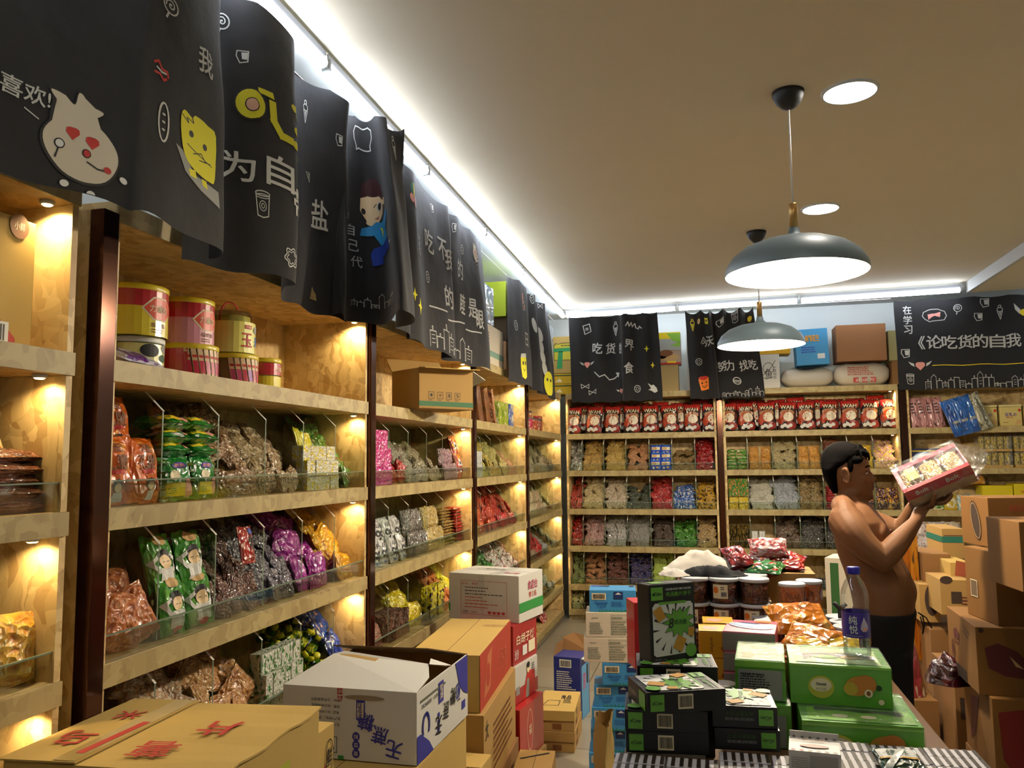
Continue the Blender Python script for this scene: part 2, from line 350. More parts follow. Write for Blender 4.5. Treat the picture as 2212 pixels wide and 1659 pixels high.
for i in range(len(yy)-1):
    y0, y1 = yy[i]+.01, yy[i+1]-.01
    led_tube((edge(y0)+.025, y0, 3.213), (edge(y1)+.025, y1, 3.213), 'white fluorescent tube in the straight row along the ceiling edge above the left shelves', 'tubes along the left ceiling edge')
xx = [.05, 1.25, 2.45, 3.9]
for i in range(3):
    y0 = 8.69-.3*xx[i]/3.96-.03; y1 = 8.69-.3*xx[i+1]/3.96-.03
    led_tube((xx[i]+.01, y0, 3.213), (xx[i+1]-.01, y1, 3.213), ['white fluorescent tube meeting the left row in the back corner', 'white fluorescent tube in the middle of the back ceiling edge', 'white fluorescent tube on the back wall ending beside the long black banner'][i], 'tubes along the back ceiling edge')
led_tube((4.62, 8.3, 3.17), (5.8, 8.3, 3.17), 'short bright tube over the far right end of the long banner', None)
def downlight(x, y, label):
    t = thing('downlight', label, 'ceiling light', TR(x, y, CZ), 'round recessed downlights')
    m = MB(); m.lathe([(.108, -.001), (.112, -.012), (.12, -.012), (.124, -.001)], TRIMM, 32, caps=False); m.build('ring', t)
    m = MB(); m.lathe([(.106, -.004), (.104, -.009), (.001, -.010)], DOWN, 32); m.build('diffuser', t)
downlight(2.19, 3.78, 'large bright round downlight nearest the camera'); downlight(2.29, 5.57, 'round downlight farther back beside the near pendant lamp')
downlight(2.1, 2.0, 'round downlight above the camera side')  # unseen lamp, added at the row's spacing to help light the front
SHADE = plain('#66767c', .42, name='lamp_shade_grey'); SHIN = plain('#e8ddd0', .5, name='lamp_inside'); BRASS = plain('#b08a4e', .35, .7, name='brass'); DARK = plain('#1c1b1a', .5, name='dark_canopy')
def pendant(x, y, zr, R_, label):
    t = thing('pendant_lamp', label, 'lamp', TR(x, y, zr), 'grey dome pendant lamps'); k = R_/.3
    out = [(.3, 0), (.296, .03), (.27, .075), (.22, .115), (.15, .142), (.09, .152), (.045, .162), (.026, .18), (.022, .205)]
    m = MB(); m.lathe([(r*k, z*k) for r, z in out], SHADE, 48, caps=False); m.lathe([(.022*k, .205*k), (.001, .206*k)], SHADE, 48, caps=False)
    m.lathe([((r-.004)*k, (z-.004)*k if i else 0) for i, (r, z) in enumerate(out[:7])][::-1], SHIN, 48, caps=False); m.lathe([(.0410*k, .158*k), (.001, .16*k)], SHIN, 24, caps=False); m.lathe([(.3*k, 0), (.296*k, 0)], SHADE, 48, caps=False)
    sh = m.build('lamp_shade', t)
    m = MB(); m.lathe([(.018*k, .2*k), (.018*k, .31*k), (.015*k, .315*k)], BRASS, 16); m.build('brass_stem', t)
    h = CZ-zr; m = MB(); m.lathe([(.004, .31*k), (.004, h-.06)], plain('#d8d2c6', .4, name='cord_white'), 8); m.build('cord', t)
    m = MB(); m.lathe([(.004, h-.085), (.03, h-.075), (.055, h-.05), (.068, h-.02), (.07, h-.001)], DARK, 28); m.build('ceiling_canopy', t)
    m = MB(); m.ball((0, 0, .07*k), .045, BULB, 10); b = m.build('bulb', t)
    l = bpy.data.lights.new('bulb_light', 'POINT'); l.energy = P_PEND; l.color = (1, .86, .64); l.shadow_soft_size = .05; lo = link('bulb_light', l, t, TR(0, 0, .0))
    return t
p = onY(1724, 560, 3.74); PEND1 = (p.x, p.y, p.z)
pendant(1.92, 3.72, 2.455, .305, 'near grey dome pendant lamp, largest in view'); pendant(1.91, 6.05, 2.455, .305, 'far grey dome pendant lamp in front of the back curtains')
# ------------------------------------------------------------------ wall shelving
OSB_IN = osb(); OSB_EDGE = osb('#9c8656', '#b4a06c', '#7c6238', 'osb_edge'); BRONZE = plain('#5a3c30', .12, .9, name='bronze_mirror'); GL = glass(); WEDGE = plain('#e4e2d8', .4, name='polished_glass_edge'); GEDGE = plain('#6f7f6c', .3, name='green_glass_edge')
PUCK = emit('#ffd98a', 14., 'spot_glow')
ZT = [2.3575, 1.928, 1.5377, 1.1377, .7516, .3563]; TH = .057; DEP = .42; BACKN = []
def shelf_unit(label, M, L, div, lights, post=True, rows=(2, 3, 4, 5), grp='wooden wall shelving bays', lside=True, rside=True, right_in=0.):
    t = thing('shelving_unit', label, 'shelf', M, grp)
    for k, z in enumerate(ZT+[.10]):
        m = MB(); m.box((0, .004, z-TH), (L, DEP, z), OSB_IN); m.box((0, -.002, z-TH), (L, .004, z), OSB_EDGE); m.build('shelf_board', t)
    for s, on in ((0, lside), (1, rside)):
        if not on: continue
        x = L-.02 if s else 0
        for k in range(6):
            z1 = ZT[k]-TH; z0 = (ZT+[.1])[k+1]
            m = MB(); m.box((x, .006, z0+.0005), (x+.02, DEP-.001, z1-.0005), OSB_IN); m.build('side_panel', t)
    m = MB(); m.box((0, DEP, .04), (L, DEP+.015, ZT[0]-.001), OSB_IN); m.build('back_panel', t)
    m = MB(); m.box((0, .03, .0), (L, DEP, .0425), OSB_EDGE); m.build('plinth', t)
    if post:
        m = MB(); m.box((-.062, -.012, 0), (-.006, .03, ZT[0]-.04), BRONZE, bev=.002); m.build('mirror_post', t)
        m = MB(); m.box((-.062, .031, 0), (-.001, DEP, ZT[0]-.04), OSB_IN); m.build('post_infill', t)
    for k in rows:
        z = (ZT+[.1])[k]; h = ZT[k-1]-TH-z
        m = MB(); m.box((.004, .012, z+.001), (L-.004, .018, z+.069), GL); m.box((.004, .011, z+.069), (L-.004, .019, z+.0725), GEDGE); m.build('front_glass', t)
        for x in div:
            P = [(.03, 0), (DEP-.01, 0), (DEP-.01, h-.002), (.125, h-.002), (.06, .272), (.03, .255)]; P = [(.06, .002), (DEP-.01, .002), (DEP-.01, h-.002), (.125, h-.002), (.06, h-.062)]
            m = MB(); n = len(P); a = x-.003; b = x+.003
            m.add([(a, p, z+q) for p, q in P]+[(b, p, z+q) for p, q in P], [list(range(n)), [n+i for i in range(n)][::-1]], GL)
            m.add([(a, .06, z+.002), (b, .06, z+.002), (b, .06, z+h-.062), (a, .06, z+h-.062)], [(0, 1, 2, 3)], GEDGE)
            m.add([(a-.002, .058, z+h-.062), (b+.002, .058, z+h-.062), (b+.002, .123, z+h-.0015), (a-.002, .123, z+h-.0015)], [(0, 1, 2, 3)], WEDGE)
            m.build('glass_divider', t)
    for k in lights:
        z = ZT[k]-TH; m = MB(); m.lathe([(.013, -.009), (.0165, -.008), (.0175, 0)], TRIMM, 16); m.lathe([(.001, -.0125), (.009, -.012), (.0125, -.0095)], PUCK, 14)
        s = m.build('spotlight', t, TR(L-.06, .045, z-.0005))
        l = bpy.data.lights.new('spot_lamp', 'SPOT'); l.energy = P_PUCK*(3.2 if k == 0 else 1.); l.color = (1, .74, .36); l.shadow_soft_size = .012; l.spot_size = 2.6; l.spot_blend = .6
        link('spot_lamp', l, s, TR(0, 0, -.016, 0, 0, radians(-12)))
    return t
def MLEFT(y): return Matrix.Translation((0, y, 0)) @ Matrix.Rotation(pi/2, 4, 'Z')      # local x runs along the wall, local y into it
def MBACK(x): return Matrix.Translation((x, 8.579, 0))
LB = [('A', .08, 1.695), ('B', 1.825, 3.49), ('C', 3.56, 5.195), ('D', 5.27, 6.835), ('E', 6.91, 8.56)]
DV = dict(A=[.57, .86, 1.13, 1.41], B=[.293, .578, .875, 1.163, 1.451], C=[.327, .605, .90, 1.19, 1.472], D=[.326, .607, .898, 1.20, 1.47], E=[.28, .567, .854, 1.16, 1.45])
SH = {}
nm = dict(A='nearest', B='large second', C='third', D='fourth', E='fifth and farthest')
for k, a, b in LB:
    SH[k] = shelf_unit(f'wooden shelving bay on the left wall, {nm[k]} from the camera', MLEFT(a), b-a, [] if k == 'A' else DV[k], [0, 1, 2, 3, 4], grp=None)
SH['F'] = shelf_unit('wooden shelving bay on the back wall, next to the corner', MBACK(.05), 1.555, [.156, .389, .624, .865, 1.099, 1.333], [], post=False, rows=(2, 3, 4, 5, 6), grp=None)
SH['G'] = shelf_unit('wooden shelving bay in the middle of the back wall', MBACK(1.675), 1.66, [.23, .471, .71, .945, 1.182, 1.419], [0, 1], rows=(2, 3, 4, 5, 6), grp=None)
SH['H'] = shelf_unit('wooden shelving bay on the back wall under the long banner', MBACK(3.41), 1.9, [], [], rows=(), grp=None)
# ------------------------------------------------------------------ goods
PK = {}
def pillow_fn(w, h, t, cr, seed, lump=0., seal=.08):
    def fn(a, b):                      # a, b in 0..1 over the front
        x = (a-.5)*2; z = b
        e = max(0, 1-abs(x)**3.2)**.55; zz = (z-.5)*2; sz = max(0, 1-(abs(zz)/(1-seal*.9))**4)**.6 if abs(zz) < 1-seal*.9 else 0
        q = Vector((x*1.7+seed*3.1, z*2.3, seed*1.7)); n = noise.noise(q*1.3)*cr+noise.noise(q*3.1)*cr*.6
        d = t/2*e*sz*(1+n*1.4)+(abs(noise.noise(q*2.6))*lump*e*sz)
        px = x*w/2*(1-.07*sz*(1-abs(zz)))*(1+.03*noise.noise(q)); pz = z*h+(.012*noise.noise(Vector((x*2+seed, 0, 1))) if sz == 0 else 0)
        bend = cr*.06*h*noise.noise(Vector((z*1.4, x, seed)))
        return Vector((px, -d-.0008+bend, pz)), Vector((px, d*.9+.0008+bend, pz))
    return fn
def packet(w, h, t, mat, cr=.35, seed=1, lump=0., nu=9, nv=11, art=None, seal=.08, name='packet'):
    fn = pillow_fn(w, h, t, cr, seed, lump, seal); m = MB()
    m.grid(lambda a, b: fn(a, b)[0], nu, nv, mat); m.grid(lambda a, b: fn(1-a, b)[1], nu, nv, mat)
    if art:
        us = [w*(i/nu-.5) for i in range(1, nu)]; vs = [h*j/nv for j in range(1, nv)]
        def sf(u, v):
            a, b = u/w+.5, v/h; i = min(nu-1, max(0, int(a*nu))); j = min(nv-1, max(0, int(b*nv))); fa, fb = a*nu-i, b*nv-j
            P = [fn((i+p)/nu, (j+q)/nv)[0] for p, q in ((0, 0), (1, 0), (0, 1), (1, 1))]
            return (P[0]*(1-fa)+P[1]*fa)*(1-fb)+(P[2]*(1-fa)+P[3]*fa)*fb, Vector((0, -1, 0))
        art.lay_on(m, sf, us, vs, gap=.0005, base=.0012)
    return m.mesh(name)
ORD = ['first', 'second', 'third', 'fourth', 'fifth', 'sixth', 'seventh']
def pset(w, h, t, mat, n=3, **k): return [packet(w, h, t, mat, seed=s+1, **k) for s in range(n)]
def carton_mesh(w, d, h, mat, art=None, side=None, name='carton', bev=.0012):
    m = MB(); m.box((-w/2, 0, 0), (w/2, d, h), mat, bev=bev)
    if art: art.lay_on(m, plane((-w/2, 0, 0), (1, 0, 0), (0, 0, 1)))
    if side: side.lay_on(m, plane((w/2, 0, 0), (0, 1, 0), (0, 0, 1)))
    return m.mesh(name)
def put(name, label, cat, grp, meshes, M, parts=None):
    o = link(name, rnd.choice(meshes), None, M); tag(o, label, cat, grp)
    return o
def heap(M, x0, x1, z0, name, label, cat, meshes, w, h, mode='heap', H=.26, back=.36, front=.035, rows=4, grp=None, tilt=.5, t=.03, jig=1.):
    """fills a bin of a shelf; local x along the wall, y into it"""
    W_ = x1-x0-.012; xc = (x0+x1)/2; grp = grp or label; n = max(1, int(W_/(w*.86)))
    if mode == 'heap':
        for r in range(rows):
            f = r/max(1, rows-1); k = max(2 if W_ > w*1.15 else 1, round(W_/(w*.66)))-(1 if r % 2 and W_/(w*.66) > 2.6 else 0); L_ = -W_*.0+w*.46
            z = z0+.003+f*(H-h*.62); y = front+t*.6+f*.17
            for i in range(k):
                x = x0+.006+L_+(W_-2*L_)*((i+(.5 if k == 1 else 0))/max(1, k-1) if k > 1 else .5)+rnd.uniform(-.010, .010)*jig
                a = rnd.uniform(-1.1, 1.1)*jig if r else rnd.uniform(-.4, .4)*jig; tl = -(.12+.5*f)-rnd.uniform(0, .45)*jig
                B = Matrix.Translation((x, y+rnd.uniform(0, .04), z+rnd.uniform(-.006, .012)*(r > 0))) @ Matrix.Rotation(rnd.uniform(-.45, .45)*jig, 4, 'Z') @ Matrix.Rotation(tl, 4, 'X') @ Matrix.Translation((0, 0, h/2)) @ Matrix.Rotation(a, 4, 'Y') @ Matrix.Translation((0, 0, -h/2))
                put(name, label, cat, grp, meshes, M @ B)
    elif mode == 'up':
        for r in range(rows):
            z = z0+.003+r*h*.92; y = front+t*.5+r*.035
            for i in range(n):
                x = x0+.006+W_*(i+.5)/n+rnd.uniform(-.004, .004)
                put(name, label, cat, grp, meshes, M @ Matrix.Translation((x, y, z)) @ Matrix.Rotation(rnd.uniform(-.14, .14)*jig, 4, 'Z') @ Matrix.Rotation(-tilt*.3-rnd.uniform(0, .08), 4, 'X') @ Matrix.Rotation(rnd.uniform(-.05, .05)*jig, 4, 'Y'))
    elif mode == 'flat':                # tidy pile of flat packets
        k = rows
        for i in range(n):
            x = x0+.006+W_*(i+.5)/n
            for r in range(k):
                put(name, label, cat, grp, meshes, M @ Matrix.Translation((x+rnd.uniform(-.004, .004), front+.012+rnd.uniform(0, .012)+r*.002, z0+t*.5+r*t*.82)) @ Matrix.Rotation(rnd.uniform(-.06, .06), 4, 'Z') @ Matrix.Rotation(-pi/2+rnd.uniform(-.05, .05), 4, 'X'))
    elif mode == 'file':                # thin packets standing like cards
        k = max(2, int(W_/(t*.8)))
        for i in range(k):
            x = x0+.006+W_*(i+.5)/k
            for r in range(rows):
                put(name, label, cat, grp, meshes, M @ Matrix.Translation((x, front+.01+w/2, z0+.003+r*h*.93)) @ Matrix.Rotation(pi/2+rnd.uniform(-.12, .12)*jig, 4, 'Z') @ Matrix.Rotation(rnd.uniform(-.08, .08)*jig, 4, 'X'))
    elif mode == 'box':
        for r in range(rows):
            for i in range(n):
                x = x0+.006+W_*(i+.5)/n
                put(name, label, cat, grp, meshes, M @ Matrix.Translation((x+rnd.uniform(-.002, .002), front+.004+rnd.uniform(0, .006)+(r > 1)*.02, z0+.001+r*(h+.0008))) @ Matrix.Rotation(rnd.uniform(-.03, .03), 4, 'Z'))
# colour sets: kind, name, category, description, material args
ROWN = {2: 'second shelf down', 3: 'third shelf down', 4: 'fourth shelf down', 5: 'fifth shelf down', 6: 'lowest shelf', 1: 'top shelf'}
UN = dict(A='nearest left bay', B='second left bay', C='third left bay', D='fourth left bay', E='left bay by the corner', F='back bay by the corner', G='middle back bay', H='back bay under the banner')
KIND = dict(
 P=('snack_packet', 'packet', lambda a: film(*a)), C=('wrapped_snack', 'wrapped snack', lambda a: clear(*a)), S=('snack_sachet', 'sachet', lambda a: film(*a)),
 B=('snack_carton', 'box', lambda a: film(*a, r=.5)), Y=('candy_bag', 'bag of sweets', lambda a: film(*a)), Z=('bread_packet', 'bread', lambda a: clear(*a)), J=('jerky_packet', 'packet', lambda a: clear(*a)), K=('biscuit_packet', 'packet', lambda a: clear(*a)))
def binfill(u, row, i, kind, desc, cols, w, h, t, mode='heap', rows=4, H=.25, tilt=.5, i2=None, jig=1., front=.035, seal=.08, lump=0., cr=.35, x0=None, x1=None, meshes=None, dz=0, tag_=None):
    M, L = (MLEFT([a for k, a, b in LB if k == u][0]), [b-a for k, a, b in LB if k == u][0]) if u in 'ABCDE' else (MBACK({'F': .05, 'G': 1.675, 'H': 3.41}[u]), {'F': 1.555, 'G': 1.66, 'H': 1.9}[u])
    D = [.02]+(DV[u] if u in DV else {'F': [.156, .389, .624, .865, 1.099, 1.333], 'G': [.23, .471, .71, .945, 1.182, 1.419], 'H': [.3, .6, .9, 1.2, 1.5]}[u])+[L-.02]
    x0 = D[i]+.004 if x0 is None else x0; x1 = D[(i2 or i)+1]-.004 if x1 is None else x1
    nm, cat, mf = KIND[kind]; mat = mf(cols)
    if u in 'FGH': nm = {'candy_bag': 'sweet_pouch', 'wrapped_snack': 'snack_bag', 'bread_packet': 'bun_packet', 'jerky_packet': 'meat_pouch'}.get(nm, nm)
    elif u in 'DE': nm = {'candy_bag': 'foil_packet', 'wrapped_snack': 'clear_snack_bag'}.get(nm, nm)
    if meshes is None: meshes = [carton_mesh(w, t, h, mat)] if mode == 'box' else pset(w, h, t, mat, 3, seal=seal, lump=lump, cr=cr)
    lab = f"{desc}, {ORD[i]} bin, {ROWN[row]}, {UN[u]}" if tag_ is None else f"{desc}, {tag_}"
    heap(M, x0, x1, (ZT+[.1])[row]+dz if row != 1 else ZT[1]+dz, nm, lab, cat, meshes, w, h, mode, H, .36, front, rows, lab, tilt, t, jig)
q = lambda s: [x for x in s.split()]
